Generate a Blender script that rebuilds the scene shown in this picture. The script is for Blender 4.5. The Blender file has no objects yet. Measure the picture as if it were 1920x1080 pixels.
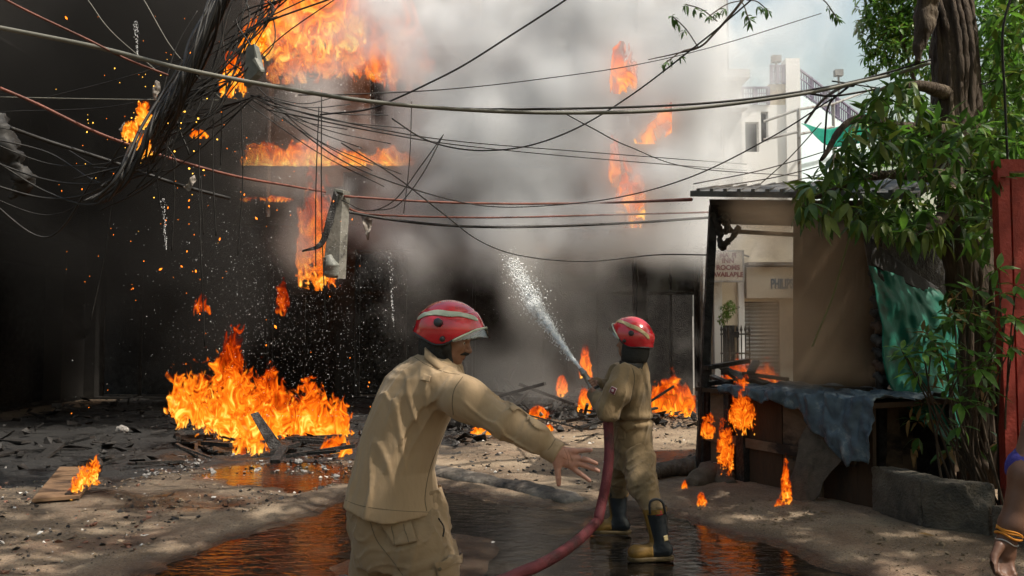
import bpy, bmesh, math, random
import numpy as np
from mathutils import Vector, Matrix
from mathutils.bvhtree import BVHTree

R = math.radians
random.seed(7)
scene = bpy.context.scene
col = scene.collection

# ------------------------------------------------------------------ camera, sky, sun, exposure
CAM_H, FPX, PITCH = 1.6, 1600.0, math.atan(80 / 1600)
cam_data = bpy.data.cameras.new("camera")
cam = bpy.data.objects.new("camera", cam_data)
col.objects.link(cam)
cam.location = (0, 0, CAM_H)
cam.rotation_euler = (math.pi / 2 + PITCH, 0, 0)
cam_data.sensor_width = 36
cam_data.lens = 36 * FPX / 1920
cam_data.clip_start = 0.05
cam_data.clip_end = 3000
scene.camera = cam

SUN_EL, SUN_AZ = R(58), R(112)          # azimuth from +Y (view) towards +X
sun_dir = Vector((math.sin(SUN_AZ) * math.cos(SUN_EL), math.cos(SUN_AZ) * math.cos(SUN_EL), math.sin(SUN_EL)))
world = bpy.data.worlds.new("World")
scene.world = world
world.use_nodes = True
wn = world.node_tree.nodes
bg = wn["Background"]
sky = wn.new("ShaderNodeTexSky")
sky.sky_type = 'NISHITA'
sky.sun_disc = False
sky.sun_elevation = SUN_EL
sky.sun_rotation = SUN_AZ
sky.air_density = 2.2
sky.dust_density = 5.0
sky.ozone_density = 0.5
world.node_tree.links.new(sky.outputs[0], bg.inputs[0])
bg.inputs[1].default_value = 0.115
sd = bpy.data.lights.new("sun", 'SUN')
sd.energy = 4.2
sd.angle = R(0.6)
sd.color = (1.0, 0.93, 0.82)
sun = bpy.data.objects.new("sun", sd)
col.objects.link(sun)
sun.location = (20, 5, 40)
sun.rotation_euler = sun_dir.to_track_quat('Z', 'Y').to_euler()
scene.view_settings.view_transform = 'Standard'
scene.view_settings.look = 'None'
scene.view_settings.exposure = 0.55
scene.view_settings.gamma = 1
scene.view_settings.use_curve_mapping = False
scene.render.engine = 'CYCLES'
cy = scene.cycles
cy.use_adaptive_sampling = True
cy.adaptive_threshold = 0.035
cy.use_denoising = True
cy.max_bounces = 8
cy.diffuse_bounces = 3
cy.glossy_bounces = 3
cy.transmission_bounces = 6
cy.volume_bounces = 3
cy.transparent_max_bounces = 24
cy.sample_clamp_indirect = 6
cy.volume_step_rate = 2.0
cy.caustics_reflective = False
cy.caustics_refractive = False

# ------------------------------------------------------------------ pixel <-> place
CP, SP = math.cos(PITCH), math.sin(PITCH)
def W(px, py, Y):
    """point of the place seen at (px, py) of the photograph at distance Y"""
    u, v = (px - 960) / FPX, (540 - py) / FPX
    d = (u, CP - v * SP, SP + v * CP)
    t = Y / d[1]
    return np.array((d[0] * t, Y, CAM_H + d[2] * t))
def G(px, py, z=0.0):
    u, v = (px - 960) / FPX, (540 - py) / FPX
    d = (u, CP - v * SP, SP + v * CP)
    t = (z - CAM_H) / d[2]
    return np.array((d[0] * t, d[1] * t, z))
def toPx(P):
    P = np.asarray(P, float)
    x, y, z = P[..., 0], P[..., 1], P[..., 2] - CAM_H
    fwd = y * CP + z * SP
    up = -y * SP + z * CP
    return 960 + FPX * x / fwd, 540 - FPX * up / fwd

# ------------------------------------------------------------------ noise (numpy)
_rng = np.random.RandomState(11)
_perm = np.concatenate([_rng.permutation(256)] * 3)
_grad = _rng.normal(size=(256, 3)); _grad /= np.linalg.norm(_grad, axis=1)[:, None]
def perlin(p, seed=0):
    p = np.asarray(p, np.float64)
    i = np.floor(p).astype(np.int64); f = p - i
    i = (i + seed * 37) & 255
    w = f * f * f * (f * (f * 6 - 15) + 10)
    out = 0
    for dx in (0, 1):
        wx = w[..., 0] if dx else 1 - w[..., 0]
        for dy in (0, 1):
            wy = w[..., 1] if dy else 1 - w[..., 1]
            for dz in (0, 1):
                wz = w[..., 2] if dz else 1 - w[..., 2]
                h = _perm[_perm[_perm[(i[..., 0] + dx) & 255] + ((i[..., 1] + dy) & 255)] + ((i[..., 2] + dz) & 255)]
                g = _grad[h]
                out = out + wx * wy * wz * (g[..., 0] * (f[..., 0] - dx) + g[..., 1] * (f[..., 1] - dy) + g[..., 2] * (f[..., 2] - dz))
    return out * 1.6
def fbm(p, octs=4, seed=0, gain=0.5, lac=2.03):
    p = np.asarray(p, np.float64)
    a, s, t = 1.0, 0.0, 0.0
    for o in range(octs):
        s = s + a * perlin(p * lac ** o + o * 17.3, seed + o); t += a; a *= gain
    return s / t
def ridged(p, octs=4, seed=0):
    p = np.asarray(p, np.float64)
    a, s, t = 1.0, 0.0, 0.0
    for o in range(octs):
        s = s + a * (1 - 2 * np.abs(perlin(p * 2.1 ** o + o * 9.1, seed + o))); t += a; a *= 0.55
    return s / t
def sstep(a, b, x):
    t = np.clip((x - a) / (b - a), 0, 1)
    return t * t * (3 - 2 * t)

# ------------------------------------------------------------------ mesh helpers
def mesh_from(name, V, F, smooth=False):
    me = bpy.data.meshes.new(name)
    V = np.asarray(V, np.float64)
    if isinstance(F, np.ndarray):
        n, k = F.shape
        me.vertices.add(len(V)); me.vertices.foreach_set("co", V.ravel())
        me.loops.add(n * k); me.loops.foreach_set("vertex_index", F.ravel().astype(np.int32))
        me.polygons.add(n)
        me.polygons.foreach_set("loop_start", np.arange(0, n * k, k, dtype=np.int32))
        me.polygons.foreach_set("loop_total", np.full(n, k, np.int32))
        me.update(calc_edges=True)
    else:
        me.from_pydata([tuple(v) for v in V], [], F)
    if smooth:
        me.polygons.foreach_set("use_smooth", np.ones(len(me.polygons), bool))
    me.validate()
    return me
def tag(o, label=None, cat=None, group=None, kind=None):
    if label: o["label"] = label
    if cat: o["category"] = cat
    if group: o["group"] = group
    if kind: o["kind"] = kind
    return o
def pbase(p):
    b = np.zeros(3)
    while p is not None:
        b = b + np.array(p.location); p = p.parent
    return b
def mk(name, V, F, mat, parent=None, smooth=False, origin=None):
    """mesh object from world-space vertices"""
    V = np.asarray(V, np.float64).reshape(-1, 3)
    if origin is None:
        if parent is not None: origin = pbase(parent)
        else:
            lo, hi = V.min(0), V.max(0); origin = np.array(((lo[0] + hi[0]) / 2, (lo[1] + hi[1]) / 2, lo[2]))
    me = mesh_from(name, V - origin, F, smooth)
    if mat is not None:
        for m in (mat if isinstance(mat, (list, tuple)) else [mat]): me.materials.append(m)
    o = bpy.data.objects.new(name, me)
    col.objects.link(o)
    if parent is not None:
        o.parent = parent; o.location = tuple(np.array(origin) - pbase(parent))
    else: o.location = tuple(origin)
    return o
def empty(name, loc, label, cat, group=None):
    o = bpy.data.objects.new(name, None); col.objects.link(o)
    o.location = tuple(loc); o.empty_display_size = 0.1
    return tag(o, label, cat, group)
class MB:
    def __init__(s): s.V = []; s.F = []
    def add(s, V, F):
        b = len(s.V); s.V += [tuple(v) for v in V]; s.F += [tuple(i + b for i in f) for f in F]; return s
    def box(s, lo, hi):
        x0, y0, z0 = lo; x1, y1, z1 = hi
        return s.add([(x0, y0, z0), (x1, y0, z0), (x1, y1, z0), (x0, y1, z0), (x0, y0, z1), (x1, y0, z1), (x1, y1, z1), (x0, y1, z1)],
                     [(0, 3, 2, 1), (4, 5, 6, 7), (0, 1, 5, 4), (1, 2, 6, 5), (2, 3, 7, 6), (3, 0, 4, 7)])
    def beam(s, a, b, w, h, up=(0, 0, 1)):
        a, b = np.array(a, float), np.array(b, float); d = b - a; d /= np.linalg.norm(d)
        u = np.cross(np.array(up, float), d)
        if np.linalg.norm(u) < 1e-4: u = np.cross((1, 0, 0), d)
        u /= np.linalg.norm(u); v = np.cross(d, u)
        c = [(-1, -1), (1, -1), (1, 1), (-1, 1)]
        return s.add([p + u * i * w / 2 + v * j * h / 2 for p in (a, b) for i, j in c],
                     [(0, 1, 2, 3), (7, 6, 5, 4), (0, 4, 5, 1), (1, 5, 6, 2), (2, 6, 7, 3), (3, 7, 4, 0)])
    def tube(s, pts, rad, n=8, cap=True):
        V, F = tube_vf(pts, rad, n, cap); return s.add(V, F)
    def build(s, name, mat, parent=None, smooth=False, origin=None):
        return mk(name, s.V, s.F, mat, parent, smooth, origin)
def tube_vf(pts, rad, n=8, cap=True):
    P = np.asarray(pts, float); m = len(P)
    r = np.full(m, rad) if np.isscalar(rad) else np.asarray(rad, float)
    T = np.gradient(P, axis=0); T /= np.linalg.norm(T, axis=1)[:, None] + 1e-12
    u = np.cross(T[0], (0, 0, 1))
    if np.linalg.norm(u) < 1e-3: u = np.cross(T[0], (1, 0, 0))
    V = []
    for i in range(m):
        u = u - T[i] * np.dot(u, T[i]); u /= np.linalg.norm(u) + 1e-12; v = np.cross(T[i], u)
        for k in range(n):
            a = 2 * math.pi * k / n; V.append(P[i] + (u * math.cos(a) + v * math.sin(a)) * r[i])
    F = [(i * n + k, i * n + (k + 1) % n, (i + 1) * n + (k + 1) % n, (i + 1) * n + k) for i in range(m - 1) for k in range(n)]
    if cap: F += [tuple(range(n - 1, -1, -1)), tuple(range((m - 1) * n, m * n))]
    return V, F
def spline(pts, n=8):
    P = np.asarray(pts, float)
    if len(P) == 2: return np.array([P[0] + (P[1] - P[0]) * t for t in np.linspace(0, 1, n + 1)])
    Q = np.vstack([2 * P[0] - P[1], P, 2 * P[-1] - P[-2]]); out = []
    for i in range(1, len(Q) - 2):
        a, b, c, d = Q[i - 1:i + 3]
        for t in np.linspace(0, 1, n, endpoint=False):
            out.append(0.5 * (2 * b + (c - a) * t + (2 * a - 5 * b + 4 * c - d) * t * t + (3 * b - a - 3 * c + d) * t ** 3))
    out.append(P[-1]); return np.array(out)
def grid_faces(nu, nv):
    i, j = np.meshgrid(np.arange(nu - 1), np.arange(nv - 1), indexing='ij')
    a = (i * nv + j).ravel()
    return np.stack([a, a + nv, a + nv + 1, a + 1], 1)
def surface_nets(f, origin, h):
    s = f < 0
    cnt = np.zeros(tuple(n - 1 for n in f.shape), np.int8)
    sh = f.shape
    def c(a, o): return a[o[0]:sh[0] - 1 + o[0], o[1]:sh[1] - 1 + o[1], o[2]:sh[2] - 1 + o[2]]
    offs = [(x, y, z) for x in (0, 1) for y in (0, 1) for z in (0, 1)]
    for o in offs: cnt += c(s, o)
    act = (cnt > 0) & (cnt < 8)
    I = np.argwhere(act); idx = np.full(cnt.shape, -1, np.int64); idx[act] = np.arange(len(I))
    acc = np.zeros((len(I), 3)); num = np.zeros(len(I))
    for o in offs:
        for ax in range(3):
            if o[ax]: continue
            o2 = list(o); o2[ax] = 1
            a = f[I[:, 0] + o[0], I[:, 1] + o[1], I[:, 2] + o[2]]; b = f[I[:, 0] + o2[0], I[:, 1] + o2[1], I[:, 2] + o2[2]]
            cr = (a < 0) != (b < 0); t = np.where(cr, a / np.where(cr, a - b, 1), 0)
            p = np.tile(np.array(o, float), (len(I), 1)); p[:, ax] += t
            acc += p * cr[:, None]; num += cr
    V = (I + acc / num[:, None]) * h + np.asarray(origin)
    F = []
    for ax in range(3):
        b, d = (ax + 1) % 3, (ax + 2) % 3
        sl0 = [slice(None)] * 3; sl1 = [slice(None)] * 3; sl0[ax] = slice(0, -1); sl1[ax] = slice(1, None)
        s0, s1 = s[tuple(sl0)], s[tuple(sl1)]
        E = np.argwhere(s0 != s1)
        E = E[(E[:, b] > 0) & (E[:, d] > 0) & (E[:, b] < sh[b] - 1) & (E[:, d] < sh[d] - 1)]
        fl = s0[E[:, 0], E[:, 1], E[:, 2]]
        def cell(db, dd):
            e = E.copy(); e[:, b] += db; e[:, d] += dd; return idx[e[:, 0], e[:, 1], e[:, 2]]
        q = np.stack([cell(-1, -1), cell(0, -1), cell(0, 0), cell(-1, 0)], 1)
        q[~fl] = q[~fl][:, ::-1]; F.append(q)
    F = np.vstack(F); F = F[(F >= 0).all(1)]
    return V, F
def sdf_mesh(fn, lo, hi, h):
    lo, hi = np.array(lo, float), np.array(hi, float)
    n = np.ceil((hi - lo) / h).astype(int) + 1
    g = [lo[k] + np.arange(n[k]) * h for k in range(3)]
    P = np.stack(np.meshgrid(*g, indexing='ij'), -1)
    f = fn(P)
    return surface_nets(f, lo, h)
# signed distances
def smin(a, b, k):
    h = np.clip(0.5 + 0.5 * (b - a) / k, 0, 1)
    return b + (a - b) * h - k * h * (1 - h)
def rcone(P, a, b, ra, rb):
    a, b = np.asarray(a, float), np.asarray(b, float); d = b - a
    t = np.clip(((P - a) @ d) / (d @ d), 0, 1)
    return np.linalg.norm(P - (a + t[..., None] * d), axis=-1) - (ra + (rb - ra) * t)
def chain(P, pts, rads, k=0.02):
    f = None
    for i in range(len(pts) - 1):
        g = rcone(P, pts[i], pts[i + 1], rads[i], rads[i + 1]); f = g if f is None else smin(f, g, k)
    return f
def ell(P, c, r, M=None):
    Q = P - np.asarray(c, float)
    if M is not None: Q = Q @ np.asarray(M).T
    r = np.asarray(r, float)
    k0 = np.linalg.norm(Q / r, axis=-1); k1 = np.linalg.norm(Q / (r * r), axis=-1)
    return k0 * (k0 - 1) / np.maximum(k1, 1e-9)
def ringloft(P, rings):
    """rings: (z, cx, cy, hx, hy) stacked; implicit elliptical loft along z"""
    A = np.array(sorted(rings)); z = P[..., 2]
    q = [np.interp(z, A[:, 0], A[:, k]) for k in range(1, 5)]
    dx, dy = (P[..., 0] - q[0]) / q[2], (P[..., 1] - q[1]) / q[3]
    f = (np.sqrt(dx * dx + dy * dy) - 1) * np.minimum(q[2], q[3])
    return np.maximum(f, np.maximum(A[0, 0] - z, z - A[-1, 0]))
def poly_sdf(P2, poly):
    """signed distance (negative inside) of 2-D points to a polygon"""
    poly = np.asarray(poly, float); d = np.full(P2.shape[:-1], 1e9); ins = np.zeros(P2.shape[:-1], bool)
    for i in range(len(poly)):
        a, b = poly[i], poly[(i + 1) % len(poly)]
        e = b - a; w = P2 - a
        t = np.clip((w @ e) / (e @ e), 0, 1)
        d = np.minimum(d, np.linalg.norm(w - t[..., None] * e, axis=-1))
        c = (a[1] > P2[..., 1]) != (b[1] > P2[..., 1])
        xi = (b[0] - a[0]) * (P2[..., 1] - a[1]) / ((b[1] - a[1]) if abs(b[1] - a[1]) > 1e-9 else 1e-9) + a[0]
        ins ^= c & (P2[..., 0] < xi)
    return np.where(ins, -d, d)

# ------------------------------------------------------------------ materials
def nodes_of(m):
    m.use_nodes = True; return m.node_tree.nodes, m.node_tree.links
def MAT(name, c1, c2=None, scale=4.0, rough=0.8, bump=0.0, bscale=30.0, metal=0.0, spec=0.3, c3=None, s3=1.5, t3=(0.52, 0.62),
        rough2=None, stretch=None, sheen=0.0, coat=0.0, transl=0.0, detail=8, bdist=0.02, trans=0.0, alpha=1.0, subsurf=0.0):
    m = bpy.data.materials.new(name); N, L = nodes_of(m)
    b = N["Principled BSDF"]
    tc = N.new("ShaderNodeTexCoord"); src = tc.outputs["Object"]
    if stretch:
        mp = N.new("ShaderNodeMapping"); mp.inputs["Scale"].default_value = stretch; L.new(src, mp.inputs[0]); src = mp.outputs[0]
    b.inputs["Roughness"].default_value = rough; b.inputs["Metallic"].default_value = metal
    b.inputs["Specular IOR Level"].default_value = spec
    b.inputs["Sheen Weight"].default_value = sheen; b.inputs["Coat Weight"].default_value = coat
    b.inputs["Transmission Weight"].default_value = trans; b.inputs["Alpha"].default_value = alpha
    if subsurf: b.inputs["Subsurface Weight"].default_value = subsurf; b.inputs["Subsurface Radius"].default_value = (0.02, 0.008, 0.004)
    cc = None
    if c2 is None: b.inputs["Base Color"].default_value = (*c1, 1)
    else:
        n = N.new("ShaderNodeTexNoise"); n.inputs["Scale"].default_value = scale; n.inputs["Detail"].default_value = detail
        n.inputs["Roughness"].default_value = 0.62; L.new(src, n.inputs["Vector"])
        r = N.new("ShaderNodeValToRGB"); r.color_ramp.elements[0].color = (*c1, 1); r.color_ramp.elements[1].color = (*c2, 1)
        r.color_ramp.elements[0].position = 0.33; r.color_ramp.elements[1].position = 0.67
        L.new(n.outputs[0], r.inputs[0]); cc = r.outputs[0]
        if rough2 is not None:
            mr = N.new("ShaderNodeMapRange"); mr.inputs[3].default_value = rough; mr.inputs[4].default_value = rough2
            mr.inputs[1].default_value = 0.35; mr.inputs[2].default_value = 0.65
            L.new(n.outputs[0], mr.inputs[0]); L.new(mr.outputs[0], b.inputs["Roughness"])
        if c3 is not None:
            n3 = N.new("ShaderNodeTexNoise"); n3.inputs["Scale"].default_value = s3; n3.inputs["Detail"].default_value = 9; n3.inputs["Roughness"].default_value = 0.65
            L.new(src, n3.inputs["Vector"])
            m3 = N.new("ShaderNodeMapRange"); m3.inputs[1].default_value = t3[0]; m3.inputs[2].default_value = t3[1]; L.new(n3.outputs[0], m3.inputs[0])
            mx = N.new("ShaderNodeMix"); mx.data_type = 'RGBA'; L.new(m3.outputs[0], mx.inputs[0]); L.new(cc, mx.inputs[6]); mx.inputs[7].default_value = (*c3, 1); cc = mx.outputs[2]
        L.new(cc, b.inputs["Base Color"])
    if bump:
        nb = N.new("ShaderNodeTexNoise"); nb.inputs["Scale"].default_value = bscale; nb.inputs["Detail"].default_value = 6; L.new(src, nb.inputs["Vector"])
        bp = N.new("ShaderNodeBump"); bp.inputs["Strength"].default_value = bump; bp.inputs["Distance"].default_value = bdist
        L.new(nb.outputs[0], bp.inputs["Height"]); L.new(bp.outputs[0], b.inputs["Normal"])
    if transl:
        t = N.new("ShaderNodeBsdfTranslucent"); mix = N.new("ShaderNodeMixShader"); mix.inputs[0].default_value = transl
        if cc is not None: L.new(cc, t.inputs[0])
        else: t.inputs[0].default_value = (*c1, 1)
        L.new(b.outputs[0], mix.inputs[1]); L.new(t.outputs[0], mix.inputs[2]); L.new(mix.outputs[0], N["Material Output"].inputs[0])
    return m
def EMIT(name, c, s):
    m = bpy.data.materials.new(name); N, L = nodes_of(m); N.remove(N["Principled BSDF"])
    e = N.new("ShaderNodeEmission"); e.inputs[0].default_value = (*c, 1); e.inputs[1].default_value = s
    L.new(e.outputs[0], N["Material Output"].inputs[0]); return m
# ------------------------------------------------------------------ ground
def axis(fine0, fine1, step, far0, far1):
    a = list(np.arange(fine0, fine1 + 1e-6, step)); s = step
    while a[-1] < far1: s *= 1.35; a.append(a[-1] + s)
    s = step
    while a[0] > far0: s *= 1.35; a.insert(0, a[0] - s)
    return np.array(a)
gx, gy = axis(-9, 7, 0.055, -600, 600), axis(2.6, 20, 0.055, -400, 900)
GX, GY = np.meshgrid(gx, gy, indexing='ij')
P2 = np.stack([GX, GY], -1)
P3 = np.stack([GX, GY, 0 * GX], -1)
def gpoly(pts): return [G(*p)[:2] for p in pts]
n_lo, n_mid, n_hi = fbm(P3 * 0.55, 3, 1), fbm(P3 * 1.9, 4, 2), fbm(P3 * 7, 3, 3)
pud = poly_sdf(P2, gpoly([(150, 1110), (430, 1003), (560, 962), (640, 928), (760, 905), (830, 912), (960, 938), (1095, 950), (1180, 935), (1262, 950), (1330, 985), (1440, 1010), (1560, 1045), (1690, 1100), (1500, 1180), (1100, 1200), (500, 1200)])) + 0.16 * n_mid + 0.05 * n_hi
isl = poly_sdf(P2, gpoly([(560, 1060), (700, 1005), (860, 985), (960, 1000), (985, 1040), (900, 1120), (640, 1130)])) + 0.22 * n_mid + 0.08 * n_hi
pud2 = poly_sdf(P2, gpoly([(370, 900), (400, 872), (520, 862), (680, 870), (700, 900), (560, 925)])) + 0.22 * n_mid + 0.08 * n_hi
pud3 = poly_sdf(P2, gpoly([(1195, 868), (1225, 846), (1320, 842), (1330, 862)])) + 0.10 * n_mid
wet = np.maximum.reduce([1 - sstep(-0.1, 0.22, pud), 1 - sstep(-0.3, 0.35, pud2), 1 - sstep(-0.1, 0.25, pud3)])
mudw = sstep(-0.02, 0.30, fbm(P3 * np.array((0.55, 0.9, 1)) + 40, 3, 8)) * sstep(-0.8, -1.8, GX) * sstep(11.5, 9.5, GY)
wet = np.maximum(wet, 0.8 * mudw)
soot_line = poly_sdf(P2, gpoly([(-600, 930), (60, 918), (230, 905), (420, 872), (660, 862), (840, 838), (880, 800), (990, 790), (1130, 792), (1300, 778), (1500, 760), (1500, 690), (800, 660), (-1500, 660)]))
soot = np.maximum(1 - sstep(-0.5, 1.7, soot_line + 0.8 * n_mid + 0.45 * n_hi), 0.62 * (1 - sstep(0.5, 4.2, soot_line)) * sstep(-0.5, -1.6, GX))
bank = poly_sdf(P2, gpoly([(1240, 930), (1420, 985), (1560, 1030), (1720, 1085), (2300, 1200), (2300, 880), (1700, 850), (1300, 880)]))
Z = 0.035 * n_lo + 0.026 * n_mid + 0.014 * n_hi
Z += 0.05 * soot * np.maximum(n_mid, 0) * 1.6
Z += np.clip(-bank, 0, 0.5) * 0.12
dep = np.minimum(np.clip(pud, -0.6, 0.4), 9)
Z = np.where(pud < 0.4, Z * 0.5 + np.clip(dep * 0.20, -0.07, 0.03), Z)
Z = np.where(isl < 0.25, np.maximum(Z, -0.050 + 0.046 * np.clip(-isl * 2 + 0.3, 0, 1) + 0.012 * n_mid + 0.008 * n_hi), Z)
Z = np.where(pud2 < 0.2, Z * 0.4 + np.clip(pud2 * 0.08, -0.02, 0.01) - 0.004, Z)
far = (np.abs(GX) > 9) | (GY > 20) | (GY < 2.6)
Z = np.where(far, 0, Z)
gV = np.stack([GX, GY, Z], -1).reshape(-1, 3)
gm = bpy.data.materials.new("earth_ground"); N, L = nodes_of(gm); b = N["Principled BSDF"]
tc = N.new("ShaderNodeTexCoord")
def noise(scale, detail=8, rgh=0.62, src=None, dist=0.0):
    n = N.new("ShaderNodeTexNoise"); n.inputs["Scale"].default_value = scale; n.inputs["Detail"].default_value = detail; n.inputs["Roughness"].default_value = rgh
    n.inputs["Distortion"].default_value = dist
    L.new(src or tc.outputs["Object"], n.inputs["Vector"]); return n.outputs[0]
def ramp(src, stops):
    r = N.new("ShaderNodeValToRGB"); e = r.color_ramp.elements
    while len(e) < len(stops): e.new(0.5)
    for k, (p, c) in enumerate(stops): e[k].position = p; e[k].color = (*c, 1)
    L.new(src, r.inputs[0]); return r.outputs[0]
def mixc(f, a, bb, mode='MIX'):
    m = N.new("ShaderNodeMix"); m.data_type = 'RGBA'; m.blend_type = mode
    for s, v in ((0, f), (6, a), (7, bb)):
        if hasattr(v, 'node'): L.new(v, m.inputs[s])
        else: m.inputs[s].default_value = v if s == 0 else (*v, 1)
    return m.outputs[2]
def math_(op, a, bb=None, c=None, clamp=False):
    m = N.new("ShaderNodeMath"); m.operation = op; m.use_clamp = clamp
    for s, v in enumerate((a, bb, c)):
        if v is None: continue
        if hasattr(v, 'node'): L.new(v, m.inputs[s])
        else: m.inputs[s].default_value = v
    return m.outputs[0]
def attr(n):
    a = N.new("ShaderNodeAttribute"); a.attribute_name = n; return a.outputs["Fac"]
base = ramp(noise(0.9, 10, 0.66), [(0.30, (0.080, 0.051, 0.030)), (0.47, (0.25, 0.175, 0.108)), (0.68, (0.49, 0.38, 0.255))])
base = mixc(math_('MULTIPLY', noise(14, 6, 0.7), 0.6), base, (0.11, 0.075, 0.05))
grit = ramp(noise(95, 3, 0.5), [(0.60, (0, 0, 0)), (0.68, (1, 1, 1))])
base = mixc(math_('MULTIPLY', grit, 0.55), base, (0.46, 0.42, 0.36))
base = mixc(math_('MULTIPLY', ramp(noise(60, 3, 0.5), [(0.57, (0, 0, 0)), (0.66, (1, 1, 1))]), 0.75), base, (0.035, 0.03, 0.026))
red = ramp(noise(0.55, 5, 0.6), [(0.54, (0, 0, 0)), (0.68, (1, 1, 1))])
base = mixc(math_('MULTIPLY', red, 0.5), base, (0.20, 0.095, 0.055))
sf = math_('MULTIPLY_ADD', noise(5, 8, 0.7), 0.8, math_('SUBTRACT', attr("soot"), 0.42), clamp=True)
sf = math_('MULTIPLY', sf, math_('MULTIPLY', attr("soot"), 1.25), clamp=True)
ash = ramp(noise(26, 8, 0.75), [(0.4, (0.006, 0.0058, 0.0058)), (0.64, (0.019, 0.018, 0.017)), (0.80, (0.10, 0.095, 0.09))])
base = mixc(sf, base, ash)
wf = math_('MULTIPLY_ADD', noise(3.5, 6, 0.6), 0.7, math_('SUBTRACT', math_('MULTIPLY', attr("wet"), 1.35), 0.42), clamp=True)
wf = math_('MULTIPLY', wf, attr("wet"), clamp=True)
base = mixc(wf, base, mixc(1.0, base, (0.30, 0.27, 0.25), 'MULTIPLY'))
L.new(base, b.inputs["Base Color"])
gloss = math_('MULTIPLY', sf, ramp(noise(1.6, 5, 0.6), [(0.45, (0, 0, 0)), (0.6, (1, 1, 1))]), clamp=True)
rg = math_('SUBTRACT', 0.88, math_('MULTIPLY', wf, 0.68))
rg = math_('SUBTRACT', rg, math_('MULTIPLY', gloss, 0.50))
L.new(rg, b.inputs["Roughness"]); b.inputs["Specular IOR Level"].default_value = 0.45
bp = N.new("ShaderNodeBump"); bp.inputs["Strength"].default_value = 1.0; bp.inputs["Distance"].default_value = 0.05
L.new(math_('ADD', math_('MULTIPLY', noise(45, 8, 0.7), 0.5), noise(9, 8, 0.65)), bp.inputs["Height"]); L.new(bp.outputs[0], b.inputs["Normal"])
ground = mk("ground", gV, grid_faces(len(gx), len(gy)), gm, smooth=True, origin=np.zeros(3))
tag(ground, "sandy debris-strewn lane, sooty and wet towards the fire", kind="structure")
for nm, a in (("wet", wet), ("soot", soot)):
    a = np.where(far, 1.0 * (nm == "soot") * 0.6, a)
    at = ground.data.attributes.new(nm, 'FLOAT', 'POINT'); at.data.foreach_set("value", a.ravel().astype(np.float32))
def gz(x, y):
    i = np.clip(np.searchsorted(gx, x), 0, len(gx) - 1); j = np.clip(np.searchsorted(gy, y), 0, len(gy) - 1); return float(Z[i, j])

# standing water: level sheets; the ground rises out of them
wm = bpy.data.materials.new("muddy_water"); N, L = nodes_of(wm); b = N["Principled BSDF"]; tc = N.new("ShaderNodeTexCoord")
L.new(ramp(noise(1.2, 6), [(0.35, (0.006, 0.005, 0.004)), (0.65, (0.022, 0.016, 0.010))]), b.inputs["Base Color"])
b.inputs["Roughness"].default_value = 0.03; b.inputs["IOR"].default_value = 1.33
mp = N.new("ShaderNodeMapping"); mp.inputs["Scale"].default_value = (1.0, 2.3, 1); mp.inputs["Rotation"].default_value = (0, 0, 0.25); L.new(tc.outputs["Object"], mp.inputs[0])
bp = N.new("ShaderNodeBump"); bp.inputs["Strength"].default_value = 0.42; bp.inputs["Distance"].default_value = 0.02
L.new(math_('ADD', noise(4.5, 3, 0.5, mp.outputs[0], 1.2), math_('MULTIPLY', noise(17, 2, 0.5, mp.outputs[0], 0.5), 0.16)), bp.inputs["Height"]); L.new(bp.outputs[0], b.inputs["Normal"])
def sheet(name, poly, z, mat, lab):
    P = [np.array((p[0], p[1], z)) for p in poly]
    o = mk(name, P, [tuple(range(len(P)))], mat, origin=np.array((0, 0, z))); tag(o, lab, kind="structure"); return o
xs = [(-3.4, 2.0), (4.2, 2.0), (4.0, 5.2), (2.9, 7.2), (0.9, 8.5), (-1.7, 9.4), (-2.4, 7.6), (-3.2, 5.6)]
sheet("puddle", xs, -0.020, wm, "muddy hose water pooled around the firefighters' feet")
c = np.mean(gpoly([(370, 900), (400, 872), (520, 862), (680, 870), (700, 900), (560, 925)]), axis=0)
sheet("puddle", [(c[0] + 2.3 * math.cos(a), c[1] + 1.3 * math.sin(a)) for a in np.linspace(0, 2 * math.pi, 24, endpoint=False)], -0.012, wm, "shallow water film in front of the big ground fire mirroring its flames")

# broken concrete kerb that dams the water
def lumpy_tube(pts, rad, n, seed, amp, fs, sq=0.7):
    P = spline(pts, 14); m = len(P); rr = np.interp(np.linspace(0, 1, m), np.linspace(0, 1, len(rad)), rad)
    V, F = tube_vf(P, rr, n); V = np.array(V)
    C = np.repeat(P, n, 0); d = V - C; nn = d / (np.linalg.norm(d, axis=1)[:, None] + 1e-9)
    q = fbm(V * fs, 4, seed); cr = -np.maximum(0, 0.12 - np.abs(perlin(V * fs * 0.55, seed + 9))) * 2.0
    V = V + nn * (amp * q + amp * 1.6 * cr)[:, None]; V[:, 2] = C[:, 2] + (V[:, 2] - C[:, 2]) * sq
    return V, F
M_kerb = MAT("wet_concrete", (0.065, 0.055, 0.046), (0.19, 0.165, 0.135), 7, 0.75, 0.8, 28, c3=(0.03, 0.027, 0.024), s3=2.2, rough2=0.45)
V, F = lumpy_tube([G(790, 886), G(860, 900), G(930, 912), G(1000, 926), G(1060, 938), G(1098, 944)], [0.17, 0.17, 0.15, 0.165, 0.15, 0.09], 20, 5, 0.07, 3.4, 0.62)
o = mk("kerb", V, F, M_kerb, smooth=True); tag(o, "cracked wet concrete kerb beside the pool of water", kind="structure")
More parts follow.
